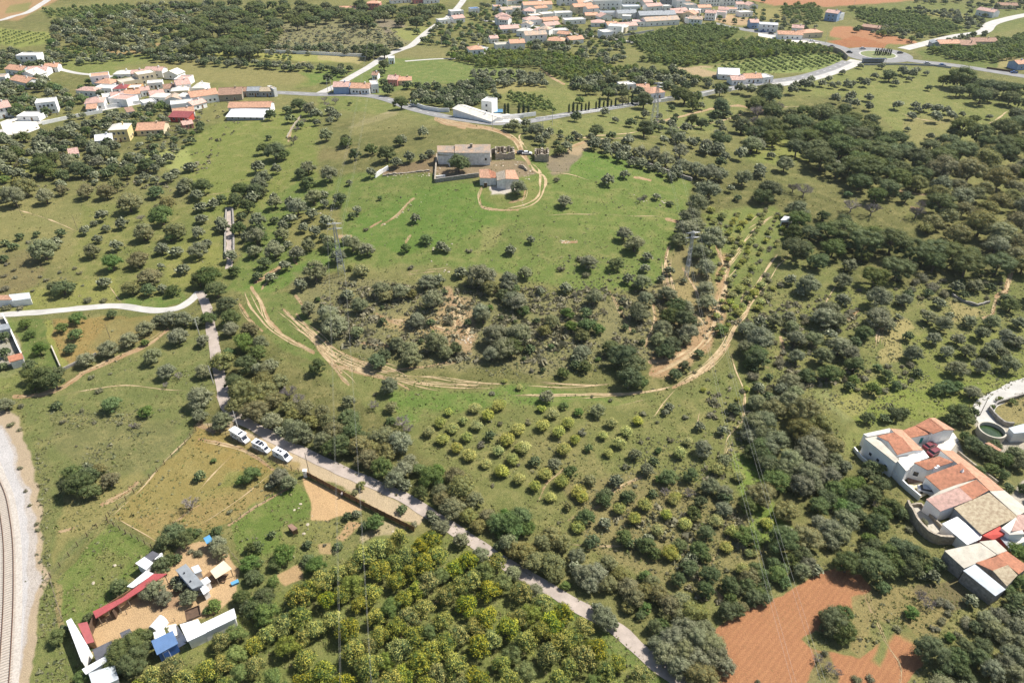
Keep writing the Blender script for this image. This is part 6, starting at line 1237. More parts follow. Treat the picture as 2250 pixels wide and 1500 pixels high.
p = G(*T('E4', 1425, 850), 3.9); mb = MB(); mb.add([(-1.1, -.9, -.8), (1.1, -.9, -.8), (1.1, .9, -.8), (-1.1, .9, -.8), (0, .1, 2.0)], [(0, 1, 4), (1, 2, 4), (2, 3, 4), (3, 0, 4)])
c = mb.build('chimney', MATS['white_plaster'], h3); c.location = p - h3.location; c.rotation_euler = (0, 0, .5)
for cx, cy in ((1085, 790), (1115, 770)):
    p = G(*T('E4', cx, cy), 4.3); mb = MB(); mb.box(-.25, .25, -.25, .25, -1, 1.0); c = mb.build('chimney', MATS['white_plaster'], h3); c.location = p - h3.location
h4 = bldg('farmhouse', 'E4', 1300, 1100, 'lower pink-tiled house of the right-hand farm, between pyramid chimney and grey barn', 'house')
wing(h4, 'E4', [(985,1165,4.0),(1405,1015,4.4),(1575,1165,4.2),(1165,1320,3.2)], 'pink_tiles', 'white_plaster', oh=.15)
wing(h4, 'E4', [(1410,1010,4.4),(1625,915,4.8),(1780,1050,4.6),(1580,1165,4.2)], 'terracotta_tiles', 'white_plaster', oh=.1)
wing(h4, 'E4', [(1640,890,4.8),(1790,892,3.8),(1980,1050,3.6),(1795,1045,4.6)], 'orange_tiles', 'white_plaster', oh=.15)
wing(h4, 'E4', [(1165,1052,3.6),(1620,890,4.6),(1640,915,4.6),(985,1165,3.9)], 'concrete', 'white_plaster', oh=.02)
h5 = bldg('barn', 'F4', 1300, 300, 'big barn of the right-hand farm with a mottled grey lichen roof', 'barn')
wing(h5, 'F4', [(885,220,3.4),(1335,20,4.6),(1700,330,4.6),(1240,560,3.4)], 'lichen_tiles', 'grey_plaster', oh=.15)
wing(h5, 'F4', [(1350,0,4.4),(1480,-60,3.6),(1850,240,3.6),(1712,325,4.4)], 'concrete', 'grey_plaster', oh=.05)
h6 = bldg('annex', 'F4', 1000, 550, 'flat white sheet-roofed annex beside the grey barn of the right-hand farm', 'outbuilding')
wing(h6, 'F4', [(730,428,2.8),(920,340,2.9),(1250,605,2.9),(1045,695,2.6)], 'white_sheet_roof', 'white_plaster', oh=.15)
h7 = bldg('red_house', 'F4', 1400, 560, 'bright red-walled house at the right edge with a white gable', 'house')
wing(h7, 'F4', [(1250,580,4.2),(1480,460,4.4),(1545,560,4.2),(1390,640,3.6)], 'red_plaster', 'red_plaster', oh=.02)
wing(h7, 'F4', [(1500,480,5.0),(1690,340,5.4),(1800,560,5.0),(1610,570,4.6)], 'pale_terrace', 'white_plaster', oh=.02)
wing(h7, 'F4', [(1720,315,5.4),(1900,300,5.2),(1960,480,5.0),(1640,520,5.2)], 'pink_tiles', 'red_plaster', oh=.1)
wing(h7, 'F4', [(1560,600,3.2),(1800,540,3.4),(1900,620,3.2),(1700,700,3.0)], 'pale_terrace', 'white_plaster', oh=.05)
wing(h7, 'F4', [(1440,560,3.4),(1520,560,3.4),(1740,790,3.0),(1640,800,3.0)], 'grey_plaster', 'red_plaster', oh=.02)
h8 = bldg('outbuilding', 'F4', 1100, 850, 'concrete-roofed outbuilding between red house and sheet-roofed shed', 'outbuilding')
wing(h8, 'F4', [(755,780,3.8),(1210,680,3.8),(1440,830,3.6),(1010,1010,3.2)], 'concrete', 'grey_stone', oh=.08)
wing(h8, 'F4', [(1215,660,3.9),(1420,640,3.9),(1570,780,3.7),(1445,828,3.7)], 'concrete', 'grey_plaster', oh=.05)
h9 = bldg('outbuilding', 'F4', 1450, 950, 'outbuilding with half orange, half mossy roof at the lower right farm', 'outbuilding')
wing(h9, 'F4', [(1170,940,3.4),(1440,855,3.9),(1575,965,3.9),(1385,1035,3.4)], 'terracotta_tiles', 'grey_stone', oh=.12)
wing(h9, 'F4', [(1390,1040,3.4),(1580,968,3.9),(1700,1100,3.9),(1570,1240,3.2)], 'lichen_tiles', 'grey_stone', oh=.12)
wing(h9, 'F4', [(1445,850,3.9),(1560,785,3.6),(1850,990,3.2),(1725,1080,3.7)], 'terracotta_tiles', 'grey_stone', oh=.12)
h10 = bldg('metal_shed', 'F4', 1250, 1150, 'long shed with pale ribbed metal roof below the concrete-roofed outbuilding', 'shed')
wing(h10, 'F4', [(1005,1045,3.2),(1155,965,3.4),(1545,1285,3.4),(1415,1370,3.0)], 'pale_sheet_roof', 'grey_stone', oh=.1)
# low round ruin, terraces and yard of the farm
def wall_thing(pts, w, h, mat, label, cat='wall', name='wall_run', step=1.2, tl=None, group=None, smooth=False, dh=0):
    P = [G(*(T(tl, *p) if tl else p)) for p in pts]
    L = [Vector(p[:2]) for p in P]
    if smooth: L = smooth_line(L, 5)
    L = resample(L, step) + [L[-1]]
    root = empty(name, (L[0].x, L[0].y, float(height(L[0].x, L[0].y)))); mb = MB(); o = root.location.copy(); r = random.Random(int(abs(pts[0][0])))
    n = len(L); v = []
    for i, p in enumerate(L):
        t = (L[min(i + 1, n - 1)] - L[max(i - 1, 0)]).normalized(); nn = Vector((-t.y, t.x)) * w / 2
        z = float(height(p.x, p.y)) - o.z; hh = h + r.uniform(-dh, dh)
        for q, zz in ((p - nn, z - .3), (p + nn, z - .3), (p + nn, z + hh), (p - nn, z + hh)): v.append((q.x - o.x, q.y - o.y, zz))
    f = []
    for i in range(n - 1):
        for k in range(4): f.append((4 * i + k, 4 * i + (k + 1) % 4, 4 * i + 4 + (k + 1) % 4, 4 * i + 4 + k))
    f += [(0, 1, 2, 3), (4 * n - 1, 4 * n - 2, 4 * n - 3, 4 * n - 4)]
    mb.add(v, f); me = mb.mesh(name, MATS[mat]); bpy.data.objects.remove(root)
    ob = link(name, me); ob.location = o
    return tag(ob, label, cat, group)
wall_thing([(230,210),(290,330),(370,470),(470,580),(600,670),(740,690),(860,680)], .5, 2.4, 'stone_wall', 'curved stone retaining wall of the round ruin beside the right-hand farm', tl='F4', smooth=True, dh=.25)
wall_thing([(230,210),(420,190),(520,300),(680,470),(800,620),(860,680)], .4, 1.0, 'stone_wall', 'straight inner wall of the round ruin beside the right-hand farm', tl='F4', dh=.2)
def patch(name, tl, pts, mat, dz=.12, kind='structure'):
    P = [Vector(G(*(T(tl, *p) if tl else p))[:2]) for p in pts]; z = [float(height(p.x, p.y)) + dz for p in P]
    mb = MB(); mb.add([(p.x, p.y, q) for p, q in zip(P, z)], [tuple(range(len(P)))])
    return tag(mb.build(name, MATS[mat]), kind=kind)
patch('courtyard', 'E4', [(800,395),(1330,300),(1400,400),(1290,540),(1130,590),(930,520)], 'pale_terrace')
patch('terrace', 'E4', [(700,1000),(890,960),(1040,1090),(880,1170)], 'yellow_terrace', .5)
wall_thing([(500,830),(700,1030),(880,1180)], .3, 1.6, 'white_plaster', 'white garden wall below the terrace of the right-hand farm', tl='E4')
patch('courtyard', 'E4', [(700,840),(820,800),(1080,1060),(1040,1090),(900,970),(740,960)], 'brown_tiles', .3)
patch('ruin_floor', 'F4', [(240,225),(420,200),(640,400),(850,680),(740,680),(600,650),(470,560),(370,450)], 'concrete', .25)
wall_thing([(30,520),(120,640),(280,760),(400,850)], .3, 1.0, 'white_plaster', 'low white wall along the shaded foot of the right-hand farm', tl='E4')
wall_thing([(1380,560),(1600,740),(1900,960)], .3, .8, 'stone_wall', 'low wall between the pink-tiled farm roofs and the garden', tl='E4')
# round irrigation tank
tc = G(*T('E4', 1800, 330)); tr_ = (G(*T('E4', 1980, 350)) - G(*T('E4', 1615, 290))).xy.length / 2
tank = tag(empty('water_tank', tc), 'round stone irrigation tank full of green water beside the right-hand farm', 'water tank'); mb = MB(); n = 40
for k in range(n):
    a, b = 2 * math.pi * k / n, 2 * math.pi * (k + 1) / n
    q = [(math.cos(t) * r, math.sin(t) * r) for t in (a, b) for r in (tr_, tr_ - .35)]
    mb.hexa([(*q[0], -.5), (*q[2], -.5), (*q[3], -.5), (*q[1], -.5)], [(*q[0], 1.9), (*q[2], 1.9), (*q[3], 1.9), (*q[1], 1.9)])
mb.build('rim', MATS['concrete'], tank)
mb = MB(); mb.add([(math.cos(2 * math.pi * k / n) * (tr_ - .34), math.sin(2 * math.pi * k / n) * (tr_ - .34), .9) for k in range(n)], [tuple(range(n))]); mb.build('water_surface', MATS['tank_water'], tank)
hx = bldg('lean_to', 'E4', 1850, 480, 'small orange-roofed lean-to against the round tank', 'shed'); wing(hx, 'E4', [(1745,440,2.4),(1800,430,2.6),(1950,520,2.6),(1930,545,2.4)], 'orange_tiles', 'white_plaster', oh=.1)
hx = bldg('outbuilding', 'E4', 2150, 250, 'pale flat-roofed outbuilding at the right edge beside the round tank', 'outbuilding'); wing(hx, 'E4', [(2055,240,3.0),(2260,185,3.2),(2330,290,3.2),(2120,310,2.8)], 'pale_sheet_roof', 'white_plaster', oh=.1)
wall_thing([(1785,0),(1850,90),(1980,200),(2100,215)], .4, 1.3, 'grey_stone', 'stone wall curving along the farm track by the round tank', tl='E4', smooth=True)
wall_thing([(1860,-10),(1880,-60),(2000,-100),(2250,-180)], .4, 1.1, 'grey_stone', 'stone wall climbing beside the pale farm track', tl='E4', smooth=True)

# ---- hilltop ruined farmhouse (crop [820,300,1320,480], scale 4.5)
f1 = bldg('ruined_farmhouse', 'H2', 900, 260, 'long weathered two-part farmhouse ruin on top of the green hill', 'farmhouse')
wing(f1, 'H2', [(640,158,4.9),(800,162,4.9),(805,95,6.0),(635,95,6.0)], 'bleached_tiles', 'old_plaster', oh=.2)
wing(f1, 'H2', [(812,165,5.0),(1155,165,5.0),(1155,80,6.5),(812,84,6.5)], 'bleached_tiles', 'old_plaster', oh=.2)
wing(f1, 'H2', [(635,190,3.7),(1155,196,3.7),(1155,168,4.6),(637,162,4.6)], 'lichen_tiles', 'old_plaster', oh=.05)
for t in (.64, .78, .92): wall_window(f1, 'H2', (635,190,3.7), (1155,196,3.7), 1.9, .8, 1.0, t=t, frame='old_plaster')
p = G(*T('H2', 970, 110), 5.8); mb = MB(); mb.box(-.5, .5, -.4, .4, -1, 1.6); c = mb.build('chimney', MATS['stone_wall'], f1); c.location = p - f1.location
f2 = bldg('ruined_cottage', 'H2', 1150, 480, 'white cottage ruin with a collapsed red roof below the hilltop farmhouse', 'cottage')
wing(f2, 'H2', [(1055,410,3.0),(1160,415,3.0),(1135,325,4.2),(1050,330,4.0)], 'orange_tiles', 'old_plaster', oh=.12)
wing(f2, 'H2', [(1160,410,3.0),(1215,412,2.8),(1210,360,3.8),(1140,325,4.2)], 'terracotta_tiles', 'old_plaster', oh=.05)
wing(f2, 'H2', [(1225,440,3.0),(1310,420,4.2),(1300,335,4.4),(1215,360,3.4)], 'stone_wall', 'old_plaster', oh=.0)
wing(f2, 'H2', [(1312,420,4.3),(1440,425,3.0),(1400,335,3.4),(1312,335,4.4)], 'orange_tiles', 'old_plaster', oh=.12)
wall_window(f2, 'H2', (1060,430,3), (1225,430,3), .02, 1.3, 1.9, 'door', 'dark_timber', .3); wall_window(f2, 'H2', (1225,430,3), (1440,430,3), 1.7, .8, .9, t=.4)
def shell(name, tl, A, B, D, h, label, mat='stone_wall'):
    a = G(*T(tl, *A)); b = G(*T(tl, *B)); W = (b - a).xy.length; ang = math.atan2(b.y - a.y, b.x - a.x); root = tag(empty(name, a, ang), label, 'ruin')
    r = random.Random(int(A[0])); mb = MB()
    for (x0, y0, x1, y1) in ((0, 0, W, 0), (0, D, W, D), (0, 0, 0, D), (W, 0, W, D), (W * .5, 0, W * .5, D)):
        n = 6
        for i in range(n):
            t0, t1 = i / n, (i + 1) / n; hh = h * r.uniform(.6, 1.05); xa, xb = x0 + (x1 - x0) * t0, x0 + (x1 - x0) * t1; ya, yb = y0 + (y1 - y0) * t0, y0 + (y1 - y0) * t1
            e = .003 * i
            mb.box(min(xa, xb) - (.25 + e if x0 == x1 else 0), max(xa, xb) + (.25 + e if x0 == x1 else 0), min(ya, yb) - (.25 + e if y0 == y1 else 0), max(ya, yb) + (.25 + e if y0 == y1 else 0), -.6, hh)
    mb.build('wall', MATS[mat], root)
    mb = MB()
    for k in range(6): mb.bar((W * (k + .5) / 6, 0, h * .9), (W * (k + .5) / 6, D * .9, h * .95), .1)
    rf = mb.build('rafter', MATS['weathered_post'], root); tag(rf, kind='stuff'); return root
shell('roofless_ruin', 'H2', (1215,225), (1395,222), 8, 3.0, 'roofless stone ruin with bare rafters right of the hilltop farmhouse')
shell('roofless_ruin', 'H2', (1600,242), (1730,250), 7, 3.2, 'square roofless stone ruin across the dirt drive from the hilltop farmhouse')
wall_thing([(615,455),(720,440),(1045,400)], .5, 1.6, 'grey_stone', 'grey courtyard wall left of the collapsed cottage ruin', tl='H2', dh=.1)
wall_thing([(632,200),(620,330),(612,455)], .5, 1.5, 'stone_wall', 'pale side wall running down from the hilltop farmhouse', tl='H2', dh=.15)
wall_thing([(640,240),(720,235),(760,300)], .4, 1.6, 'old_plaster', 'broken inner yard wall beside the big tree at the hilltop farmhouse', tl='H2', dh=.3)
wall_thing([(20,410),(90,360),(150,330)], .5, 1.6, 'white_plaster', 'white wall remnant on the slope left of the hilltop farmhouse', tl='H2', dh=.2)
wall_thing([(620,410),(715,402)], .5, .9, 'white_plaster', 'short white trough wall in the courtyard of the hilltop farmhouse', tl='H2')
wall_thing([(95,392),(230,372),(420,352),(560,340)], .7, .5, 'stone_wall', 'low tumbled stone wall along the brown yard left of the hilltop farmhouse', tl='H2', dh=.35)
wall_thing([(1440,300),(1500,320),(1520,345)], .5, 1.0, 'stone_wall', 'short broken wall right of the collapsed cottage ruin', tl='H2', dh=.4)
wall_thing([(1215,160),(1160,170),(1165,250)], .5, 1.8, 'stone_wall', 'broken wall joining hilltop farmhouse and the roofless rafter ruin', tl='H2', dh=.5)
# other walls and small buildings
wall_thing([(1320,325),(1400,355),(1440,370),(1520,398)], .6, 1.3, 'grey_stone', 'dark dry stone wall under the hedge right of the hilltop ruins', dh=.2)
wall_thing([(880,893),(1130,858),(1400,820)], .3, 1.8, 'white_plaster', 'long white wall crossing the left village', tl='A1')
wall_thing([(350,1030),(600,975),(850,930)], .3, 1.8, 'white_plaster', 'white wall below the pink-roofed hip house in the left village', tl='A1')
wall_thing([(-10,430),(250,440),(600,455),(950,470)], .3, 2.0, 'white_plaster', 'long white boundary wall under the scrub hill, upper centre left', tl='A2')
wall_thing([(1380,375),(1600,410),(1720,425)], .4, 2.4, 'grey_plaster', 'grey wall by the pools left of the boundary wall, upper left', tl='A1')
wall_thing([(2085,985),(2250,975)], .3, 1.8, 'white_plaster', 'white wall right of the roadside villa', tl='A2')
wall_thing([(0,985),(160,970),(290,955)], .3, 1.9, 'white_plaster', 'white garden wall behind the villa cypresses', tl='A3')
wall_thing([(290,985),(560,960),(850,905),(1080,880)], .3, 1.0, 'old_plaster', 'low pale wall below the cypress row on the main road', tl='A3')
wall_thing([(1310,215),(1500,240),(1650,235)], .3, 1.2, 'grey_plaster', 'thin wall between grove and villa field', name='wall_run') if False else None
wall_thing([(1320,845),(1430,830)], .3, 2.0, 'white_plaster', 'white wall right of the orange-roofed house by the pylon', tl='A3')
wall_thing([(1655,800),(1760,775),(1900,755)], .3, 2.2, 'white_plaster', 'tall white roadside wall left of the white barn', tl='A3')
wall_thing([(1320,860),(1440,905),(1560,925),(1640,925)], .3, 2.0, 'white_plaster', 'white wall with grey base beside the main road left of the villa', tl='A2')
wall_thing([(600,418),(660,420),(740,450),(790,495)], .5, 3.0, 'stone_wall', 'curved stone retaining wall at the roundabout orchard corner', tl='A4', smooth=True)
wall_thing([(1000,302),(1120,285),(1260,262)], .3, 1.6, 'grey_plaster', 'grey wall along the upper edge of the dense orchard', tl='A3')
wall_thing([(1330,285),(1480,240),(1600,215),(1700,205)], .3, 1.2, 'white_plaster', 'white wall along the village side of the dense orchard', tl='A3')
wall_thing([(2105,590),(2090,650)], .3, 1, 'white_plaster', 'x', tl='A3') if False else None
wall_thing([(595,675),(740,705),(880,760),(960,790)], .3, 1.8, 'grey_plaster', 'dark wall along the upper edge of the villa meadow', tl='A3')
wall_thing([(930,540),(1200,535),(1500,545),(1650,565)], .25, 1.0, 'grey_plaster', 'low roadside barrier south of the roundabout', tl='A4')
wall_thing([(1940,568),(2060,585),(2200,605)], .25, 1.2, 'dark_timber', 'dark hedge-like barrier along the right main road', tl='A4', cat='barrier')
wall_thing([(1190,350),(1300,360)], .3, 1.0, 'stone_wall', 'x', tl='H2') if False else None
wall_thing([(1868,600),(1862,700),(1858,850),(1858,1010)], .5, .9, 'grey_stone', 'left-hand dry stone wall of the walled lane', tl='B1', dh=.15, cat='stone wall')
wall_thing([(1918,600),(1925,700),(1928,850),(1928,1010)], .5, .9, 'grey_stone', 'right-hand dry stone wall of the walled lane', tl='B1', dh=.15, cat='stone wall')
wall_thing([(300,1140),(360,1040),(420,960)], .5, .8, 'stone_wall', 'crumbling stone wall running down from the tree clump, upper centre left', tl='A2', dh=.3)
wall_thing([(1655,1310),(1740,1360),(1850,1400),(1960,1370)], .5, .9, 'grey_stone', 'curved ruin wall in the scrub under the pine wood', tl='B4', dh=.3)
wall_thing([(35,70),(90,170),(150,310),(190,390)], .35, 1.9, 'old_plaster', 'pale wall of the walled garden at the left edge', tl='C1')
wall_thing([(410,300),(440,370),(480,460)], .3, .9, 'concrete', 'low concrete wall at the corner of the orange field', tl='C1')
wall_thing([(490,480),(570,440),(640,410),(760,355)], .4, .8, 'grey_stone', 'low wall between dirt path and orange field', tl='C1', dh=.1)
hx = bldg('garden_shed', 'C1', 40, 150, 'grey-roofed building inside the walled garden at the left edge', 'shed'); wing(hx, 'C1', [(-60,130,2.6),(60,115,2.6),(80,150,2.6),(-60,175,2.6)], 'grey_sheet_roof', 'old_plaster')
hx = bldg('garden_shed', 'C1', 120, 390, 'small red-roofed shed in the corner of the walled garden', 'shed'); wing(hx, 'C1', [(65,370,2.4),(165,345,2.4),(180,385,2.4),(80,412,2.4)], 'terracotta_tiles', 'old_plaster')
hx = bldg('farm_shed', 'B1', 60, 1350, 'white shed with an orange roof beside the lane at the left edge', 'shed'); wing(hx, 'B1', [(-60,1350,2.6),(95,1345,2.6),(60,1310,3.2),(-60,1312,3.2)], 'orange_tiles', 'white_plaster')
hx = bldg('solar_shed', 'B1', 170, 1330, 'low shed roofed with grey panels right of the orange-roofed shed by the lane', 'shed'); wing(hx, 'B1', [(95,1355,2.2),(250,1335,2.2),(235,1290,2.6),(80,1305,2.6)], 'pale_sheet_roof', 'white_plaster')
hx = bldg('white_shed', 'B4', 300, 710, 'small white shed with a dark open front beside the pine wood', 'shed'); wing(hx, 'B4', [(248,690,2.6),(325,692,2.6),(348,668,2.9),(280,660,2.9)], 'white_sheet_roof', 'white_plaster'); wall_window(hx, 'B4', (248,692,2.6), (325,694,2.6), .2, 2.6, 1.8, 'opening', 'dark_timber', .5)
hx = bldg('shelter', 'B4', 500, 385, 'grey shed roof half hidden under the pine trees', 'shed') if False else None

# ---- smallholding at the lower left (crop [130,1180,540,1500], scale 4.688)
def yard(name, label, cat, quads, mat, wall, x, y, **k):
    r = bldg(name, 'G1', x, y, label, cat)
    for q in quads: wing(r, 'G1', q, mat, wall, **k)
    return r
yard('stable_block', 'long white-roofed stable block at the corner of the smallholding, nearest the railway', 'stable', [[(80,875,2.7),(130,845,2.7),(300,1130,2.7),(230,1270,2.7)]], 'white_sheet_roof', 'white_plaster', 180, 1050)
yard('tack_shed', 'small red-roofed shed leaning on the white stable block', 'shed', [[(200,900,2.2),(290,885,2.4),(355,1070,2.4),(285,1085,2.2)]], 'red_sheet_roof', 'timber', 280, 980)
yard('stable_block', 'narrow white-roofed shed at the bottom corner of the smallholding', 'shed', [[(255,1355,2.5),(470,1235,2.5),(480,1285,2.5),(290,1400,2.5)]], 'white_sheet_roof', 'white_plaster', 360, 1320)
yard('lean_to', 'pale grey lean-to under the big tree at the bottom of the smallholding', 'shed', [[(320,1405,2.2),(560,1330,2.2),(600,1460,2.0),(370,1560,2.0)]], 'pale_sheet_roof', 'white_plaster', 440, 1450)
yard('felt_shed', 'dark felt-roofed shed left of the big tree in the smallholding', 'shed', [[(360,1160,2.4),(530,1080,2.4),(560,1150,2.4),(395,1265,2.4)]], 'black_felt_roof', 'timber', 440, 1180)
yard('felt_shed', 'small dark roof behind the big tree, facing the sandy yard', 'shed', [[(640,990,2.2),(720,955,2.2),(745,1000,2.2),(665,1050,2.2)]], 'black_felt_roof', 'timber', 690, 1000)
rs = bldg('horse_shelter', 'G1', 700, 640, 'long open shelter with a red metal roof along the sandy yard', 'shelter')
wing(rs, 'G1', [(395,825,2.6),(700,640,2.7),(660,620,3.1),(365,760,3.0)], 'red_sheet_roof', 'timber', walls=False)
wing(rs, 'G1', [(700,640,2.7),(1100,385,2.7),(960,390,3.1),(662,618,3.1)], 'red_sheet_roof', 'timber', walls=False)
def posts(root, tl, pts, h, r=.09, mat='weathered_post', name='post'):
    for q in pts:
        g = G(*T(tl, *q), h) if tl else G(*q, h); mb = MB(); mb.bar((0, 0, -.2), (0, 0, h), r, n=6); o = mb.build(name, MATS[mat], root); o.location = Vector((g.x, g.y, g.z - h)) - root.location
posts(rs, 'G1', [(400,820),(500,760),(600,695),(700,638),(800,575),(900,512),(1000,450),(1090,395)], 2.55)
mb = MB(); A = G(*T('G1', 370, 775), 2.4); B = G(*T('G1', 960, 405), 2.4)
d = (B - A); d.z = 0; L_ = d.length; mb.box(0, L_, -.06, .06, -2.4, .3); bo = mb.build('back_wall', MATS['timber'], rs); bo.location = A - rs.location; bo.rotation_euler = (0, 0, math.atan2(d.y, d.x))
for k in range(3):
    g = G(*T('G1', (640, 400, 1020)[k], (690, 850, 440)[k])); mb = MB(); mb.box(-.06, .06, -3.2, .4, 0, 2.3); o = mb.build('partition', MATS['dark_timber'], rs); o.location = g - rs.location; o.rotation_euler = (0, 0, .15)
yard('stable_block', 'white-roofed strip behind the long red shelter', 'shed', [[(715,500,2.8),(890,358,2.8),(965,385,2.8),(770,510,2.8)]], 'white_sheet_roof', 'white_plaster', 840, 440)
yard('white_container', 'white box container beside the round bush, upper part of the smallholding', 'container', [[(800,270,2.5),(880,215,2.5),(955,265,2.5),(895,330,2.5)]], 'white_sheet_roof', 'white_plaster', 870, 270)
yard('felt_shed', 'dark grey roof joined to the white box container', 'shed', [[(888,205,2.3),(960,155,2.3),(1022,180,2.3),(945,245,2.3)]], 'black_felt_roof', 'white_plaster', 950, 200)
yard('white_container', 'narrow white roof between the dark grey shed roof and the gate', 'container', [[(985,200,2.2),(1050,172,2.2),(1062,200,2.2),(1000,222,2.2)]], 'white_sheet_roof', 'white_plaster', 1020, 200)
cv = yard('mobile_home', 'grey-roofed mobile home in the middle of the smallholding', 'mobile home', [[(1210,345,2.8),(1310,285,2.8),(1480,480,2.8),(1370,525,2.8)]], 'grey_sheet_roof', 'grey_plaster', 1340, 410)
for q in ((1290, 370), (1355, 455)):
    p = G(*T('G1', *q), 2.95); mb = MB(); mb.bar((0, 0, 0), (0, 0, .25), .16, n=8); o = mb.build('roof_vent', MATS['dark_paint'], cv); o.location = p - cv.location
for t in (.2, .5, .8): wall_window(cv, 'G1', (1210,345,2.8), (1370,525,2.8), 1.1, 1.1, .9, t=t)
yard('awning', 'white awning at the lower right side of the mobile home', 'awning', [[(1470,450,2.3),(1520,420,2.3),(1550,455,2.2),(1500,485,2.2)]], 'white_sheet_roof', 'white_plaster', 1510, 450)
yard('awning', 'second white awning, just below the mobile home corner', 'awning', [[(1450,510,2.1),(1500,490,2.1),(1540,545,2.0),(1490,580,2.0)]], 'white_sheet_roof', 'white_plaster', 1500, 530)
yard('garden_shed', 'small pale shed above the right end of the mobile home', 'shed', [[(1370,315,2.0),(1430,295,2.0),(1460,345,2.0),(1405,365,2.0)]], 'pale_sheet_roof', 'old_plaster', 1410, 330)
gz = bldg('canopy', 'G1', 1660, 330, 'beige fabric canopy on timber posts over outdoor seats', 'canopy')
wing(gz, 'G1', [(1570,345,2.4),(1690,250,2.6),(1765,325,2.5),(1620,415,2.3)], 'beige_canvas', 'timber', walls=False, th=.06)
posts(gz, 'G1', [(1570,345),(1690,250),(1765,325),(1620,415)], 2.35)
tb = bldg('garden_table', 'G1', 1680, 430, 'dark timber table and benches in front of the beige canopy', 'table'); mb = MB(); mb.box(-1, 1, -.4, .4, .68, .75); mb.build('table_top', MATS['dark_timber'], tb)
for s in (-1, 1):
    mb = MB(); mb.box(-1, 1, s * .8 - .15, s * .8 + .15, .38, .45); mb.box(-.8, -.7, s * .8 - .1, s * .8 + .1, 0, .378); mb.box(.7, .8, s * .8 - .1, s * .8 + .1, 0, .378); mb.build('bench', MATS['dark_timber'], tb)
mb = MB(); mb.box(-.75, -.65, -.3, .3, 0, .678); mb.box(.65, .75, -.3, .3, 0, .678); mb.build('table_leg', MATS['dark_timber'], tb)
lat = bldg('timber_rack', 'G1', 1580, 410, 'brown slatted timber rack left of the beige canopy', 'rack')
A = G(*T('G1', 1530, 385)); B = G(*T('G1', 1625, 455)); dd = (B - A).xy; an = math.atan2(dd.y, dd.x); n = 8
for k in range(n):
    mb = MB(); mb.box(dd.length * k / n, dd.length * (k + .7) / n, -.9, .9, .45, .52); o = mb.build('slat', MATS['timber'], lat); o.location = A - lat.location; o.rotation_euler = (0, 0, an)
mb = MB(); mb.box(.1, dd.length - .1, -.8, -.7, 0, .447); mb.box(.1, dd.length - .1, .7, .8, 0, .447); o = mb.build('frame', MATS['dark_timber'], lat); o.location = A - lat.location; o.rotation_euler = (0, 0, an)
# domed white tent, white box, blue shed, long white roofs
tg = bldg('tunnel_tent', 'G1', 1030, 920, 'white barrel-roofed tent beside the sandy yard', 'tent'); mb = MB(); n = 10
for e, y0 in enumerate((-1.9, 1.9)): pass
pr = [(math.cos(math.pi * k / n) * 1.15, math.sin(math.pi * k / n) * 1.8) for k in range(n + 1)]
v = [(x, y, z) for y in (-1.3, 1.3) for x, z in pr]; f = [(k, k + 1, n + 2 + k, n + 1 + k) for k in range(n)] + [tuple(range(n + 1))[::-1], tuple(range(n + 1, 2 * n + 2))]
mb.add(v, f); o = mb.build('cover', MATS['white_sheet_roof'], tg, smooth=False); o.rotation_euler = (0, 0, -.35)
yard('white_container', 'small white cabin between barrel tent and blue shed', 'cabin', [[(985,985,2.2),(1070,955,2.2),(1095,1010,2.2),(1000,1040,2.2)]], 'white_sheet_roof', 'white_plaster', 1040, 1000)
bs = yard('blue_shed', 'bright blue shed with a grey-blue roof at the edge of the mango orchard', 'shed', [[(1020,1200,2.4),(1212,1095,2.4),(1160,978,3.0),(965,1070,3.0)]], 'blue_sheet_roof', 'blue_panel', 1090, 1090)
wall_window(bs, 'G1', (1020,1200,2.4), (1212,1095,2.4), .05, .9, 1.9, 'door', 'blue_panel', .35)
lw = yard('stable_block', 'long white-roofed building right of the blue shed, beside the mango orchard', 'stable', [[(1445,908,2.6),(1788,744,2.6),(1812,835,2.6),(1500,985,2.6)], [(1255,905,2.58),(1425,858,2.58),(1498,985,2.58),(1330,1062,2.58)]], 'white_sheet_roof', 'white_plaster', 1500, 950)
patch('concrete_pad', 'G1', [(1095,915),(1205,890),(1330,1080),(1215,1150),(1150,1000)], 'pale_terrace', .1)
pen = bldg('animal_pen', 'G1', 1420, 880, 'small dark open pen let into the white-roofed building', 'pen'); mb = MB()
mb.box(-1.3, 1.3, -1.2, -1.1, 2.75, 3.2); mb.box(-1.3, 1.3, 1.1, 1.2, 2.75, 3.2); mb.box(-1.3, -1.2, -1.097, 1.097, 2.75, 3.2); mb.box(1.2, 1.3, -1.097, 1.097, 2.75, 3.2); mb.box(-1.19, 1.19, -1.09, 1.09, 2.76, 2.85); o = mb.build('frame', MATS['dark_timber'], pen); o.rotation_euler = (0, 0, .5)
yard('blue_canopy', 'small blue sheet roof behind the round tree, upper smallholding', 'shelter', [[(1498,15,2.2),(1545,-12,2.4),(1575,30,2.4),(1525,60,2.2)]], 'sky_blue_panel', 'timber', 1540, 20)
yard('plastic_pallet', 'turquoise crate lying on the sand right of the canopy', 'crate', [[(1765,465,.5),(1840,430,.5),(1850,460,.5),(1780,490,.5)]], 'sky_blue_panel', 'sky_blue_panel', 1805, 460, oh=.03, th=.05)
yard('wooden_hut', 'tiny brown hut standing alone in the grass right of the smallholding', 'hut', [], 'brown_tiles', 'timber', 0, 0) if False else None
hx = bldg('wooden_hut', 'D2', 330, 285, 'tiny brown hut alone on the grass below the wooden fence', 'hut'); wing(hx, 'D2', [(295,268,1.4),(325,255,1.6),(368,288,1.6),(332,308,1.3)], 'brown_tiles', 'timber', oh=.1)
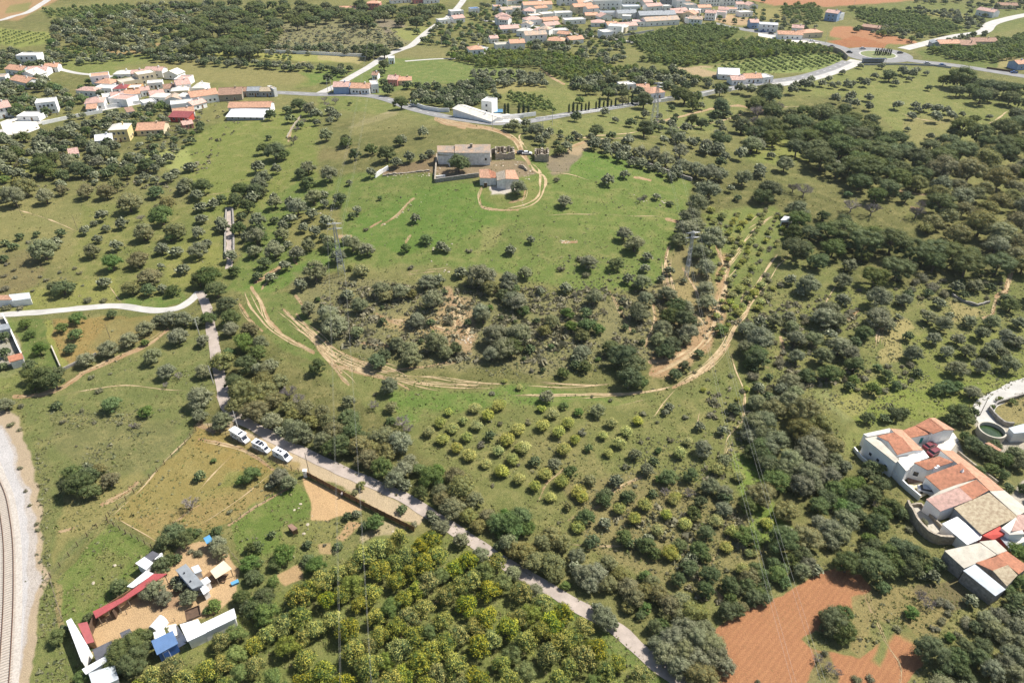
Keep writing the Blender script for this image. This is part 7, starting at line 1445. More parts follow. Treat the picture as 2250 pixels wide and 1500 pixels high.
# pool of the roadside villa
patch('swimming_pool', 'A2', [(1992,905),(2080,905),(2082,932),(1992,935)], 'pool_water', .35); patch('pool_terrace', 'A2', [(1985,940),(2120,940),(2200,960),(2240,1000),(2120,1010),(2000,1015)], 'pale_terrace', .2)
patch('village_yard', 'A1', [(0,1010),(120,960),(300,1000),(330,1060),(200,1110),(40,1115)], 'pale_terrace', .12)
patch('village_yard', 'A4', [(60,275),(420,335),(600,360),(400,355),(200,325),(60,300)], 'pale_terrace', .12)
# ------------------------------------------------------------------ vehicles
def camper(a, b, style, label):
    """a rear, b front on the ground (photo px)"""
    A = G(*a); B = G(*b); d = B - A; ang = math.atan2(d.y, d.x); L = 6.0 if style == 'van' else 6.6
    root = tag(empty('campervan', (A.lerp(B, .5)), ang), label, 'campervan', 'white campervans parked beside the lane')
    Wd = 1.05; P = MATS['white_paint']; root.scale = (.82,) * 3 if style != 'solar' else (.74,) * 3
    def prof(pts, w, name, mat, inset=.0, bev=.0):
        mb = MB(); n = len(pts); v = []
        for s in (-1, 1):
            for x, z in pts: v.append((x, s * w * (1 - inset * max(0, z - 1.2)), z))
        f = [tuple(range(n))[::-1], tuple(range(n, 2 * n))] + [(i, (i + 1) % n, n + (i + 1) % n, n + i) for i in range(n)]
        mb.add(v, f); o = mb.build(name, mat, root)
        m = o.modifiers.new('edge', 'BEVEL'); m.width = .08; m.segments = 2; return o
    h = L / 2
    if style == 'van':
        prof([(-h, .35), (h - .05, .35), (h, .95), (h - 1.0, 1.25), (h - 1.75, 2.45), (-h + .1, 2.65), (-h, 2.3)], Wd, 'body', P, .06)
        ws = [(h - 1.02, 1.30), (h - 1.70, 2.36)]
    else:
        prof([(-h, .4), (h - 2.1, .4), (h - 2.1, 2.2), (h - 1.3, 2.35), (h - 1.35, 2.85), (-h, 2.95)] if style == 'coach' else [(-h, .4), (h - 1.9, .4), (h - 1.75, 2.0), (h - 2.2, 2.75), (-h, 2.8)], 1.14, 'body', P)
        prof([(h - 2.08, .35), (h - .05, .35), (h, .95), (h - .9, 1.2), (h - 1.6, 2.05), (h - 2.08, 2.1)], .98, 'cab', P, .04)
        ws = [(h - .93, 1.25), (h - 1.52, 1.97)]
    def panel(pts, name, mat): mb = MB(); mb.add(pts, [(0, 1, 2, 3)]); return mb.build(name, MATS[mat], root)
    (x0, z0), (x1, z1) = ws; panel([(x0 + .04, -.82, z0 + .03), (x0 + .04, .82, z0 + .03), (x1 + .04, .74, z1 + .03), (x1 + .04, -.74, z1 + .03)], 'windscreen', 'dark_glass')
    for s in (-1, 1):
        y = s * ((1.0 if style == 'van' else 1.0) + .02)
        panel([(x0 - .25, y, 1.35), (x0 - 1.15, y, 1.35), (x0 - 1.15, y * .97, 1.95), (x1 - .05, y * .97, 1.95)], 'side_window', 'dark_glass')
        yy = s * (1.075 if style == 'van' else 1.16)
        for wx in ((-.6, -1.9) if style != 'van' else (-.9,)):
            mb = MB(); mb.box(wx - .45, wx + .45, min(yy * .96, yy), max(yy * .96, yy), 1.55, 2.0); mb.build('side_window', MATS['dark_glass'], root)
        for wx in (-h + 1.3, h - 1.1):
            mb = MB(); mb.bar((wx, s * .82, .36), (wx, s * 1.07, .36), .36, n=14); w = mb.build('wheel', MATS['rubber'], root)
            mb = MB(); mb.bar((wx, s * 1.072, .36), (wx, s * 1.09, .36), .2, n=10); mb.build('hub', MATS['silver_paint'], w)
        mb = MB(); mb.box(h - .04, h + .02, s * .72 - .15, s * .72 + .15, .72, .9); mb.build('headlight', MATS['silver_paint'], root)
    zt = 2.63 if style == 'van' else (2.95 if style == 'coach' else 2.82)
    for bx, w_, l_ in {'van': ((-1.2, .32, .3), (-.3, .32, .3)), 'coach': ((.6, .8, .28),), 'solar': ((-1.3, .75, .55), (0.1, .75, .55), (1.2, .3, .3))}[style]:
        mb = MB(); mb.box(bx - l_, bx + l_, -w_, w_, zt - .06, zt + .10); mb.build('roof_hatch' if style != 'solar' or l_ < .4 else 'solar_panel', MATS['dark_glass'], root)
    if style == 'coach':
        mb = MB(); mb.box(-h - .5, -h + .1, -1.0, 1.0, 2.5, 2.62); mb.build('awning', MATS['white_paint'], root)
    return root
camper((513,955), (547,975), 'coach', 'white overcab motorhome with a dark roof bar, nearest the pole beside the lane')
camper((561,980), (592,995), 'solar', 'white motorhome with blue-black solar panels, parked in the middle of the three')
camper((606,998), (638,1014), 'van', 'white panel campervan with two dark roof hatches, nearest the wooden fence')
def car(x, y, ang, paint, label, tl=None, z=.1, s=1.0, group=None):
    g = G(*(T(tl, x, y) if tl else (x, y))); root = tag(empty('car', (g.x, g.y, g.z + z), ang), label, 'car', group); root.scale = (s, s, s)
    def body(pts, w0, w1, name, mat):
        n = len(pts); v = [(x, sg * (w0 if z < 1.0 else w1), z) for sg in (-1, 1) for x, z in pts]; mb = MB()
        mb.add(v, [tuple(range(n))[::-1], tuple(range(n, 2 * n))] + [(i, (i + 1) % n, n + (i + 1) % n, n + i) for i in range(n)])
        o = mb.build(name, MATS[mat], root); m = o.modifiers.new('edge', 'BEVEL'); m.width = .06; m.segments = 2
    body([(-2.1, .3), (2.1, .3), (2.15, .65), (1.2, .95), (-1.9, .98), (-2.12, .8)], .86, .84, 'body', paint)
    body([(-1.6, .94), (1.05, .94), (.35, 1.36), (-1.2, 1.38)], .80, .66, 'windows', 'dark_glass')
    mb = MB(); mb.box(-1.15, .32, -.64, .64, 1.372, 1.44); mb.build('roof', MATS[paint], root)
    for sg in (-1, 1):
        for wx in (-1.3, 1.3): mb = MB(); mb.bar((wx, sg * .66, .31), (wx, sg * .88, .31), .31, n=12); mb.build('wheel', MATS['rubber'], root)
    return root
car(1015, 492, .45, 'maroon_paint', 'dark red car parked in the white courtyard of the right-hand farm', 'E4', .14, .9)
car(1075, 575, .5, 'maroon_paint', 'dark maroon car half hidden behind the white wall of the farm courtyard', 'E4', .1)
car(975, 1090, -.3, 'silver_paint', 'silver car parked on the yellow terrace of the right-hand farm', 'E4', .52)
car(1470, 172, .1, 'dark_paint', 'dark car, left of two on the dirt drive by the hilltop ruins', 'H2', .02)
car(1520, 178, .0, 'white_paint', 'white car, right of two on the dirt drive by the hilltop ruins', 'H2', .02)
for x, y, a, pt, lb in ((668,392,-.4,'dark_paint','dark car on the main road above the orchard corner'), (920,408,0,'silver_paint','silver car entering the roundabout from the upper side'), (812,438,-.5,'dark_paint','dark car waiting left of the roundabout'), (1228,443,.2,'dark_paint','dark car on the right side of the roundabout'),
    (1450,530,-.1,'silver_paint','silver car on the right exit road, nearest the roundabout'), (1575,545,-.1,'blue_paint','blue car on the right exit road, farther from the roundabout'), (2165,605,-.1,'blue_paint','blue car on the road at the far right'),
    (100,268,-.2,'blue_paint','blue car in front of the blue and white house by the main road'), (165,282,-.2,'dark_paint','dark car before the row of orange-roofed houses by the main road'), (500,345,-.2,'white_paint','white car beside the last orange-roofed house before the roundabout')):
    car(x, y, a, pt, lb, 'A4', .12)
car(715, 612, .3, 'dark_paint', 'dark car under the trees below the yellow two-storey house', 'A1', .05) if False else None
# bus shelter by the roundabout
g = G(*T('A4', 1010, 518)); bsx = tag(empty('bus_shelter', g), 'dark-roofed bus shelter on the near side of the roundabout', 'bus shelter')
mb = MB(); mb.box(-8, 8, -1.5, 1.5, 2.6, 2.8); mb.build('roof', MATS['dark_paint'], bsx); mb = MB(); mb.box(-7.6, 7.6, 1.2, 1.3, 0, 2.598); mb.build('back_wall', MATS['grey_plaster'], bsx)
for k in (-7.5, -2.5, 2.5, 7.5): mb = MB(); mb.bar((k, -1.3, 0), (k, -1.3, 2.6), .08); mb.build('post', MATS['galvanised_steel'], bsx)

# ------------------------------------------------------------------ person by the wooden fence
def person(px, py, label, heading=0.0):
    g = G(px, py); V = [(0, 0, .95), (0, 0, 1.2), (0, 0, 1.42), (0, 0, 1.53), (0, .01, 1.66), (-.1, 0, .88), (-.12, .04, .48), (-.13, .0, .07), (-.13, .12, .03),
        (.1, 0, .88), (.13, -.1, .5), (.14, -.2, .1), (.14, -.08, .04), (-.2, 0, 1.4), (-.27, .05, 1.12), (-.25, .2, .92), (-.25, .26, .85), (.2, 0, 1.4), (.27, -.04, 1.12), (.27, .05, .86), (.27, .08, .78)]
    E = [(0, 1), (1, 2), (2, 3), (3, 4), (0, 5), (5, 6), (6, 7), (7, 8), (0, 9), (9, 10), (10, 11), (11, 12), (2, 13), (13, 14), (14, 15), (15, 16), (2, 17), (17, 18), (18, 19), (19, 20)]
    Rr = [.15, .14, .15, .055, .10, .09, .065, .045, .045, .09, .065, .045, .045, .06, .045, .035, .04, .06, .045, .035, .04]
    me = bpy.data.meshes.new('person'); me.from_pydata(V, E, []); me.materials.append(MATS['skin'])
    root = link('person', me); root.location = g; root.rotation_euler = (0, 0, heading); tag(root, label, 'person')
    m = root.modifiers.new('skin', 'SKIN'); 
    for i, q in enumerate(me.skin_vertices[0].data): q.radius = (Rr[i], Rr[i] * (.8 if i in (0, 1, 2) else 1)); q.use_root = (i == 0)
    s = root.modifiers.new('sub', 'SUBSURF'); s.levels = 1; s.render_levels = 2
    def cloth(name, idx, mat, grow):
        me2 = bpy.data.meshes.new(name); mp = {k: j for j, k in enumerate(idx)}
        me2.from_pydata([V[k] for k in idx], [(mp[a], mp[b]) for a, b in E if a in mp and b in mp], []); me2.materials.append(MATS[mat])
        o = link(name, me2, root); o.modifiers.new('skin', 'SKIN')
        for j, q in enumerate(me2.skin_vertices[0].data): r = Rr[idx[j]] + grow; q.radius = (r, r); q.use_root = (j == 0)
        o.modifiers.new('sub', 'SUBSURF').levels = 1
    cloth('shirt', [0, 1, 2, 13, 14, 17, 18], 'pale_cloth', .025); cloth('trousers', [0, 5, 6, 7, 9, 10, 11], 'dark_cloth', .022)
    mb = MB(); v, f = ICO1; mb.add([(p[0] * .115, p[1] * .12 - .015, p[2] * .10 + 1.71) for p in v], [tuple(int(i) for i in q) for q in f]); mb.build('hair', MATS['dark_cloth'], root, smooth=True)
    return root
person(752, 1092, 'person in a pale top standing on the sand beside the wooden fence', 1.2)

# ------------------------------------------------------------------ fences
def fence_posts(pts, step, h, label, cat='fence', wires=3, r=.06, mat='weathered_post', group=None, tl=None):
    P = [Vector(G(*(T(tl, *p) if tl else p))[:2]) for p in pts]; L = resample(P, step) ; o = Vector((L[0].x, L[0].y, float(height(L[0].x, L[0].y))))
    root = tag(empty('wire_fence', o), label, cat, group); mb = MB(); mb.bar((0, 0, -.3), (0, 0, h), r, n=5); me = mb.mesh('post', MATS[mat]); tops = []
    for p in L:
        z = float(height(p.x, p.y)); q = link('post', me, root); q.location = Vector((p.x, p.y, z)) - o; tops.append(Vector((p.x, p.y, z)) - o)
    for k in range(wires):
        mb = MB(); zz = h * (k + 1) / wires - .06
        for a, b in zip(tops[:-1], tops[1:]): mb.bar(a + Vector((0, 0, zz)), b + Vector((0, 0, zz)), .014, n=3)
        mb.build('wire', MATS['weathered_post'], root)
    return root
fence_posts([(443,933),(400,985),(330,1050),(240,1135)], 2.4, 1.5, 'wire fence with dark posts between pasture and orange field', r=.08, mat='dark_timber')
fence_posts([(236,1140),(180,1190),(112,1268)], 2.6, 1.4, 'wire fence with dark posts between pasture and the railway field', r=.08, mat='dark_timber')
fence_posts([(112,1270),(125,1320),(140,1366)], 2.4, 1.3, 'short wire fence beside the white stable block, nearest the railway', r=.07)
fence_posts([(238,1148),(290,1180),(338,1206)], 2.0, 1.4, 'thick wire fence dividing orange field and green pasture', r=.09, wires=5, mat='dark_timber')
fence_posts([(446,933),(520,972),(600,1015),(664,1042)], 2.2, 1.7, 'wire fence with tall posts along the parked campervans', wires=4, r=.07, mat='dark_timber')
fence_posts([(600,1090),(560,1118),(500,1152)], 2.0, 1.2, 'weathered rail fence between orange field and green paddock', r=.08, wires=2)
fence_posts([(505,1212),(540,1255)], 1.8, 1.2, 'short garden fence behind the beige canopy', r=.05)
fence_posts([(0,0),(120,0),(240,25),(330,30)], 9, 1, 'x') if False else None
fence_posts([(1080,880),(1180,870),(1290,830)], 2.0, 1.1, 'low rail of the horse pen in the sandy yard', tl='G1', r=.06, wires=2)
fence_posts([(500,880),(640,760),(700,790)], 2.2, 1.1, 'tethering rail in front of the red-roofed shelter', tl='G1', r=.06, wires=2)
# wooden board fence
P = [Vector(G(*p)[:2]) for p in ((670,1043),(735,1078),(800,1112),(860,1142),(912,1168))]; L = resample(smooth_line(P, 5), 2.0); o = Vector((L[0].x, L[0].y, float(height(L[0].x, L[0].y))))
wf = tag(empty('wooden_fence', o), 'tall brown wooden board fence between sandy yard and lane', 'fence')
mb = MB()
for k in range(10): mb.box(.2 * k + .008, .2 * k + .192, -.02 - .006 * (k % 3), .02, .05, 1.5 + .03 * ((k * 7) % 3))
mb.box(0, 2, .021, .06, .4, .5); mb.box(0, 2, .021, .06, 1.15, 1.25); pm = mb.mesh('panel', MATS['timber'])
mb = MB(); mb.box(-.07, .07, -.07, .07, -.3, 1.65); post = mb.mesh('post', MATS['dark_timber'])
for a, b in zip(L[:-1], L[1:]):
    d = b - a; q = link('panel', pm, wf); q.location = Vector((a.x, a.y, float(height(a.x, a.y)))) - o; q.rotation_euler = (0, 0, math.atan2(d.y, d.x)); q.scale = (d.length / 2, 1, 1); tag(q, kind='stuff')
    q = link('post', post, wf); q.location = Vector((a.x, a.y, float(height(a.x, a.y)))) - o; q.rotation_euler = (0, 0, math.atan2(d.y, d.x))
g = G(672, 1046); mb = MB(); mb.box(-.35, .35, -.35, .35, -.2, 1.9); mb.box(-.42, .42, -.42, .42, 1.9, 2.05); q = mb.build('gate_pillar', MATS['white_plaster']); q.location = g; tag(q, 'white masonry pillar at the upper end of the wooden fence', 'pillar')

# ------------------------------------------------------------------ poles, pylons and power lines
def pole(px, py, top, label, r=.13, lean=None, arm=False, lamp=False, mat='concrete_pole', tl=None):
    x, y = T(tl, px, py) if tl else (px, py)
    g = G(x, y); h = top; root = tag(empty('power_pole', g), label, 'pole'); mb = MB(); mb.bar((0, 0, -.4), (0, 0, h), r, r * .65, 8); mb.build('shaft', MATS[mat], root)
    if arm: mb = MB(); mb.box(-.9, .9, -.05, .05, h - .5, h - .38); mb.build('crossarm', MATS['galvanised_steel'], root)
    return root
pole(524, 944, 6.2, 'pale concrete pole standing behind the first motorhome'); pole(469, 842, 6.0, 'pale concrete pole beside the narrow bend of the lane'); pole(438, 735, 5.5, 'pale concrete pole above the curve of the lane')
pole(682, 1050, 8.0, 'slim dark lamp pole at the upper end of the wooden fence', r=.09, mat='weathered_post'); pole(760, 1052, 9, 'thin pole in the trees beside the lane', r=.09) if False else None
pole(1795, 830, 6, 'thin dark pole beside the farm track near the round tank', r=.1, mat='weathered_post', tl='C4'); pole(860, 215, 6, 'pole', tl='C1') if False else None
for i, (x, y, lb) in enumerate(((670,762,'tall pale pole at the main road bend, upper centre left'), (640,758,'thinner pole just left of the pale pole at the main road bend'), (1575,372,'concrete pole in the meadow behind the side road'), (320,535,'pole beside the hedge line of the dry upper field'), (1996,1065,'dark pole at the start of the dirt drive below the villa'))):
    pole(x, y, 8.5 if i < 2 else 7, lb, tl='A2', r=.14)
for x, y, lb in ((425,1035,'concrete pole beside the main road right of the villa'), (1738,775,'pole against the tall white roadside wall'), (345,1130,'pole among bushes below the main road'), (1045,380,'pole in front of the dense dark orchard'), (330,565,'pole in the pale green orchard, upper centre')): pole(x, y, 7.5, lb, tl='A3')
for x, y, lb in ((850,45,'pole on the edge of the red soil field at the top'), (612,360,'pole with a white sign beside the main road')): pole(x, y, 8, lb, tl='A4')
pole(865, 225, 5, 'small dark pole in the orange field', tl='C1', r=.08, mat='weathered_post'); pole(180, 650, 6, 'thin dark pole in the dry left meadow', tl='B1', r=.08, mat='weathered_post'); pole(640, 770, 6, 'thin dark pole beside the left olive row', tl='B1', r=.08, mat='weathered_post')

def lattice(px, py, h, w, label, arms=3, name='power_pylon', yaw=.3, wt=.35):
    g = G(px, py); root = tag(empty(name, g, yaw), label, 'pylon'); n = 8; mb = MB()
    def wd(z): return w + (wt - w) * min(1, z / (h * .8))
    C = lambda z, i: Vector((wd(z) * (1, -1, -1, 1)[i], wd(z) * (1, 1, -1, -1)[i], z))
    for i in range(4): 
        m2 = MB(); m2.bar(C(-.3, i), C(h, i), .10 if w > 1.5 else .07, n=4); m2.build('leg', MATS['galvanised_steel'], root)
    zs = [h * (k / n) ** .9 for k in range(n + 1)]
    for a, b in zip(zs[:-1], zs[1:]):
        for i in range(4):
            j = (i + 1) % 4; tk = .065 if w > 1.5 else .04; mb.bar(C(a, i), C(b, j), tk, n=3); mb.bar(C(a, j), C(b, i), tk, n=3); mb.bar(C(b, i), C(b, j), .04, n=3)
    o = mb.build('bracing', MATS['galvanised_steel'], root); tag(o, kind='stuff'); tips = []
    for k in range(arms):
        z = h - .4 - k * 1.7; s = (-1, 1)[k % 2] if arms == 3 else 1; l = 2.3
        m2 = MB()
        for sg in ((s,) if arms == 3 else (-1, 1)):
            m2.bar((0, 0, z + .5), (sg * l, 0, z), .06, n=3); m2.bar((0, .25, z), (sg * l, 0, z), .05, n=3); m2.bar((0, -.25, z), (sg * l, 0, z), .05, n=3); tips.append(root.location + Matrix.Rotation(yaw, 3, 'Z') @ Vector((sg * l, 0, z - .3)))
        m2.build('crossarm', MATS['galvanised_steel'], root)
    return root, tips
pA, tA = lattice(1437, 268, 19.5, 1.6, 'tall grey lattice pylon beside the dirt road under the villa road', 2, yaw=.1)
pB, tB = lattice(751, 602, 18.5, 1.1, 'slender grey lattice pylon on the bushy slope left of centre', 2, yaw=.2)
pC, tC = lattice(1507, 612, 17.0, .55, 'narrow lattice mast above the eroded gully right of centre', 2, yaw=.15, wt=.3)
pD, tD = lattice(1790, 1900, 19.0, .9, 'lattice pylon below the bottom edge, carrying the lower right lines', 2, yaw=.2)
pE, tE = lattice(820, 1830, 18.0, .9, 'lattice pylon below the bottom edge, carrying the left line', 2, yaw=.1)
def cables(A, B, sag, label, r=.013):
    o = A[0]; root = tag(empty('power_line', o), label, 'power line', 'overhead power lines')
    for a, b in zip(A, B):
        mb = MB(); n = 26; pr = None
        for k in range(n + 1):
            t = k / n; q = a.lerp(b, t) - Vector((0, 0, sag * 4 * t * (1 - t))) - o
            if pr is not None: mb.bar(pr, q, r, n=3)
            pr = q
        mb.build('wire', MATS['cable'], root)
cables(tA, tC, 3, 'power line from the roadside lattice pylon to the narrow mast', .012)
cables(tC, tD, 4, 'power line sagging from the narrow mast over the orchard to the bottom right')
cables(tB, tE, 3, 'power line from the slender lattice pylon down across the tree belt', .007)
ext = [Vector(p) + Vector((-30, 260, 2)) for p in tB]
cables(ext, tB, 4, 'power line reaching the slender lattice pylon from the upper fields', .012)

# ------------------------------------------------------------------ landmarks used by the labels
LM = [("the hilltop farmhouse ruin",1020,345),("the collapsed cottage ruin",1105,400),("the parked campervans",580,975),("the wooden board fence",790,1112),("the blue shed",363,1412),
 ("the long red-roofed shelter",285,1310),("the grey mobile home",418,1268),("the round water tank",2178,958),("the grey-roofed farm barn",2160,1130),("the white courtyard farmhouse",1960,985),("the metal-roofed shed",2160,1285),
 ("the red ploughed field",1720,1400),("the small red field",1960,1450),("the roundabout",1929,121),("the roadside lattice pylon",1437,250),("the slender lattice pylon",751,580),("the narrow mast",1510,590),
 ("the white roadside villa",1050,255),("the long orange barn",545,250),("the yellow two-storey house",265,300),("the lane junction",400,672),("the railway curve",30,1200),("the walled garden",20,745),
 ("the sandy gully",1500,770),("the walled stone lane",503,520),("the small white shed",1730,487),("the orange fenced field",400,1060),("the tiny brown hut",642,1160),("the earth slip",1000,700),
 ("the rutted tracks",730,795),("the curved dirt path",190,820),("the green pasture",220,1250),("the white barn",1600,170),("the chalky patch",1100,422),("the upper village",1350,30),("the left village",350,210),
 ("the upper left field",450,150),("the dense dark orchard",1500,90),("the row orchard",1700,140),("the dirt drive bend",1135,310),("the grassy meadow",1990,230),("the scrub hill",720,80),("the side road",890,110),
 ("the orange-roofed lane shed",20,660),("the orange garden field",230,740),("the bare tan plot",1955,745),("the farm track",2200,870),("the curving white road",1800,160),("the pine wood clearing",1980,455),("the red soil strip",1920,85),
 ("the wide lawn",1150,870),("the lane bottom end",1380,1400),("the white stable block",170,1400),("the sandy side lot",720,1100),("the tree-lined lane",1100,1240),("the dry bank",830,265),("the fenced horse yard",330,1340),
 ("the bare-earth bank",590,600),("the purple-grey bare trees",1880,450),("the round ruin",2010,1140),("the brown scrub slope",1220,740),("the lower orchard edge",1500,1300),("the far left woods",300,60),("the upper pines",750,30)]
LMX = np.array([(a, b) for _, a, b in LM], float)
_u = ['', 'first', 'second', 'third', 'fourth', 'fifth', 'sixth', 'seventh', 'eighth', 'ninth']
ORD = ['nearest'] + [w + ' nearest' for w in _u[2:] + ['tenth', 'eleventh', 'twelfth', 'thirteenth', 'fourteenth', 'fifteenth', 'sixteenth', 'seventeenth', 'eighteenth', 'nineteenth'] + [w if k else t for tn, t in (('twenty', 'twentieth'), ('thirty', 'thirtieth'), ('forty', 'fortieth'), ('fifty', 'fiftieth')) for k in range(10) for w in (tn + '-' + _u[k],)]]
def where(px, py, avoid=None):
    d = np.hypot(LMX[:, 0] - px, (LMX[:, 1] - py) * 1.3)
    k = int(np.argmin(d)); dx = px - LMX[k, 0]; dy = py - LMX[k, 1]
    side = ('right of' if dx > 0 else 'left of') if abs(dx) > abs(dy) * 1.1 else ('in front of' if dy > 0 else 'behind')
    return LM[k][0], side, float(d[k])
def auto_labels(items):
    """items: (object, phrase, px, py); a phrase and a place share one ranking by distance"""
    G_ = {}
    for it in items:
        lm, side, d = where(it[2], it[3]); G_.setdefault((it[1], side, lm), []).append((d, it))
    for (ph, side, lm), L in G_.items():
        L.sort(key=lambda q: q[0])
        for i, (d, it) in enumerate(L):
            s = f'{ph} {side} {lm}' + (f', {ORD[min(i, len(ORD) - 1)]} to it' if len(L) > 1 else '')
            if len(s.split()) > 16: s = s.replace('two-storey ', '').replace(' to it', '')
            it[0]['label'] = s
auto_labels(CAST)

# ------------------------------------------------------------------ plant the trees as individual objects
def blocked(t):
    if t['hand']: return False
    return any((t['x'] - a) ** 2 + (t['y'] - b) ** 2 < (r + t['R'] * .6) ** 2 for a, b, r in BLOCK)
ROADS_PX = [LANE, MAIN, [(440,640),(463,720),(480,800),(498,890),(520,920),(560,948),(620,972),(690,1008),(740,1032),(800,1068),(860,1100),(935,1138)], [(700,207),(780,165),(850,122),(905,100),(950,62),(1010,12)], [(1875,118),(1780,90),(1600,60),(1560,50)], [(1985,108),(2100,80),(2160,70),(2180,52),(2230,38),(2330,20)], [(1975,130),(2080,142),(2250,168)], [(0,288),(130,262),(230,240),(380,212),(560,203)], [(2420,790),(2250,846),(2180,880),(2160,898),(2165,925)], [(1110,1243),(1160,1272),(1215,1303),(1270,1334),(1325,1365),(1370,1395),(1405,1425),(1440,1462),(1480,1500)], [(1215,1303),(1270,1334)]]
KEEP = [t for t in TREES if not blocked(t)]
if KEEP:
    gx = np.array([project(t['x'], t['y'], t['z']) for t in KEEP]); bad = np.zeros(len(KEEP), bool)
    for P in ROADS_PX: bad |= line_d(gx[:, 0], gx[:, 1], P) < np.array([t['rpx'] for t in KEEP]) * .55 + 3
    bad |= (np.hypot((gx[:, 0] - 1929) , (gx[:, 1] - 121) * 3.3) < 78) & np.array([t['kind'] != 'k' for t in KEEP])
    KEEP = [t for t, b in zip(KEEP, bad) if not b or t['hand']]
infr = lambda t: -40 < t['px'] < 2290 and -30 < t['py'] < 1540
byk = {}
for t in KEEP: byk.setdefault(t['kind'], []).append(t)
rnd = random.Random(77); LAB = []; MASS = []
GROUPN = {'o': 'olive trees', 'c': 'dark round trees', 'b': 'olive-brown trees', 'g': 'fresh green trees', 'p': 'umbrella pines', 'y': 'domed fruit trees', 'm': 'trees of the foreground orchard', 's': 'low shrubs', 'k': 'slim cypresses', 'n': 'leafless grey trees', 'r': 'orchard trees in the far groves'}
def place(t, i):
    kd = t['kind']; name = KIND[kd][0]; R = t['R']; k = rnd.randrange(6); sz = rnd.uniform(.88, 1.12)
    rot = rnd.uniform(0, 6.283); loc = (t['x'], t['y'], t['z'] - .05); rp = t['rpx']
    if kd == 'n': o = link(name, bare_mesh(k % 4)); sc = (R * 1.15, R * 1.15, R * 1.1)
    elif rp < 12.5 and kd != 'k': o = link(name, whole_mesh(kd, k)); sc = (R, R * rnd.uniform(.88, 1.1), R * sz)
    else:
        lod = 3 if rp > 34 else (2 if rp > 20 else 1); o = empty(name); sc = (R, R * rnd.uniform(.88, 1.1), R * sz)
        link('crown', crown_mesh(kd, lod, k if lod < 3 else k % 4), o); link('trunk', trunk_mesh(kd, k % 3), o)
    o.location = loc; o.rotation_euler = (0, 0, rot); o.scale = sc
    tag(o, None, KIND[kd][1], GROUPN[kd])
    sizew = 'large ' if rp > 30 else ('small ' if rp < 11 else '')
    if kd in 'mrk': sizew = ''
    LAB.append((o, sizew + KIND[kd][2], t['px'], t['py']))
for kd, L in byk.items():
    L.sort(key=lambda t: (-infr(t), -t['rpx'] * (1.0 if t['hand'] else .97)))
    nobj = 0
    for i, t in enumerate(L):
        if infr(t) and nobj < 290: place(t, i); nobj += 1
        else: MASS.append(t)
auto_labels(LAB)
# the rest, too small or too far to tell apart: one sheet of real crowns per kind of growth
def mass(name, L, nleaf=230, size=.30):
    base = {}; V = []; F = []; C = []; off = 0; r = rng_(5)
    for t in L:
        key = (t['kind'] if t['kind'] != 'n' else 'o', int(r.integers(0, 4)))
        if key not in base: base[key] = crown(key[0], key[1] + 60, nleaf, size, core=False) if False else crown(key[0], key[1] + 60, nleaf, size)
        v, f, c = base[key]; a = r.uniform(0, 6.28); R = t['R']
        v2 = np.stack([(v[:, 0] * math.cos(a) - v[:, 1] * math.sin(a)) * R + t['x'], (v[:, 0] * math.sin(a) + v[:, 1] * math.cos(a)) * R + t['y'], v[:, 2] * R * r.uniform(.85, 1.15) + t['z'] - .05], 1)
        V.append(v2); F.append(f + off); C.append(c * r.uniform(.8, 1.2)); off += len(v)
    if V: tag(link(name, nmesh(name, np.vstack(V), np.vstack(F), FOL, {'leaf': np.vstack(C)})), kind='stuff')
print('TREES', len(TREES), 'KEEP', len(KEEP), {k: len(v) for k, v in byk.items()}, 'MASS', len(MASS))
mass('distant_woodland', [t for t in MASS if infr(t)], 170, .34)
mass('outer_woodland', [t for t in MASS if not infr(t)], 90, .45)

# ------------------------------------------------------------------ ground cover: tufts and weeds, stones
def tufts(name, boxes, seed, size=(.15, .42), nl=5, cols=((.11, .135, .045), (.21, .20, .10))):
    r = rng_(seed); X = []; Y = []; Z = []; S = []; T_ = []
    for P, n, c in boxes:
        P = np.array(P, float); px = r.uniform(P[:, 0].min(), P[:, 0].max(), n); py = r.uniform(P[:, 1].min(), P[:, 1].max(), n)
        k = poly_sd(px, py, P) > 0; px, py = px[k], py[k]
        kk = np.ones(len(px), bool)
        for ZP, zc, zs, zg, zb, zo in ZONES:
            if zg < .12: kk &= poly_sd(px, py, ZP) < -2
        for RP in ROADS_PX: kk &= line_d(px, py, RP) > 9
        px, py = px[kk], py[kk]
        x, y, z, t = ground(px, py); k = fbm(x / 7, y / 7, seed, 3) > c; X.append(x[k]); Y.append(y[k]); Z.append(z[k])
    X = np.concatenate(X); Y = np.concatenate(Y); Z = np.concatenate(Z); n = len(X); S = r.uniform(size[0], size[1], n) * (1 + .9 * (r.uniform(size=n) > .93))
    cc = np.repeat(np.stack([X, Y, Z], 1), nl, 0); s = np.repeat(S, nl)[:, None]; m = len(cc)
    d = unit(r.normal(size=(m, 3))); d[:, 2] = abs(d[:, 2]); P = cc + d * s * np.array([.7, .7, .45])
    nr = unit(d + r.normal(size=(m, 3)) * .5); t = unit(np.cross(nr, r.normal(size=(m, 3)))); b = np.cross(nr, t); w = s * r.uniform(.45, .9, (m, 1))
    V = np.stack([P - t * w, P + t * w * .8 - b * w * .2, P + b * w], 1).reshape(-1, 3)
    mx = np.repeat(r.uniform(size=(n, 1)), nl, 0); col = (np.array(cols[0]) * (1 - mx) + np.array(cols[1]) * mx) * r.uniform(.7, 1.3, (m, 1))
    tag(link(name, nmesh(name, V, np.arange(3 * m).reshape(-1, 3), FOL, {'leaf': np.repeat(col, 3, 0)})), kind='stuff')
ALLP = [(0,150),(2250,150),(2250,1500),(0,1500)]
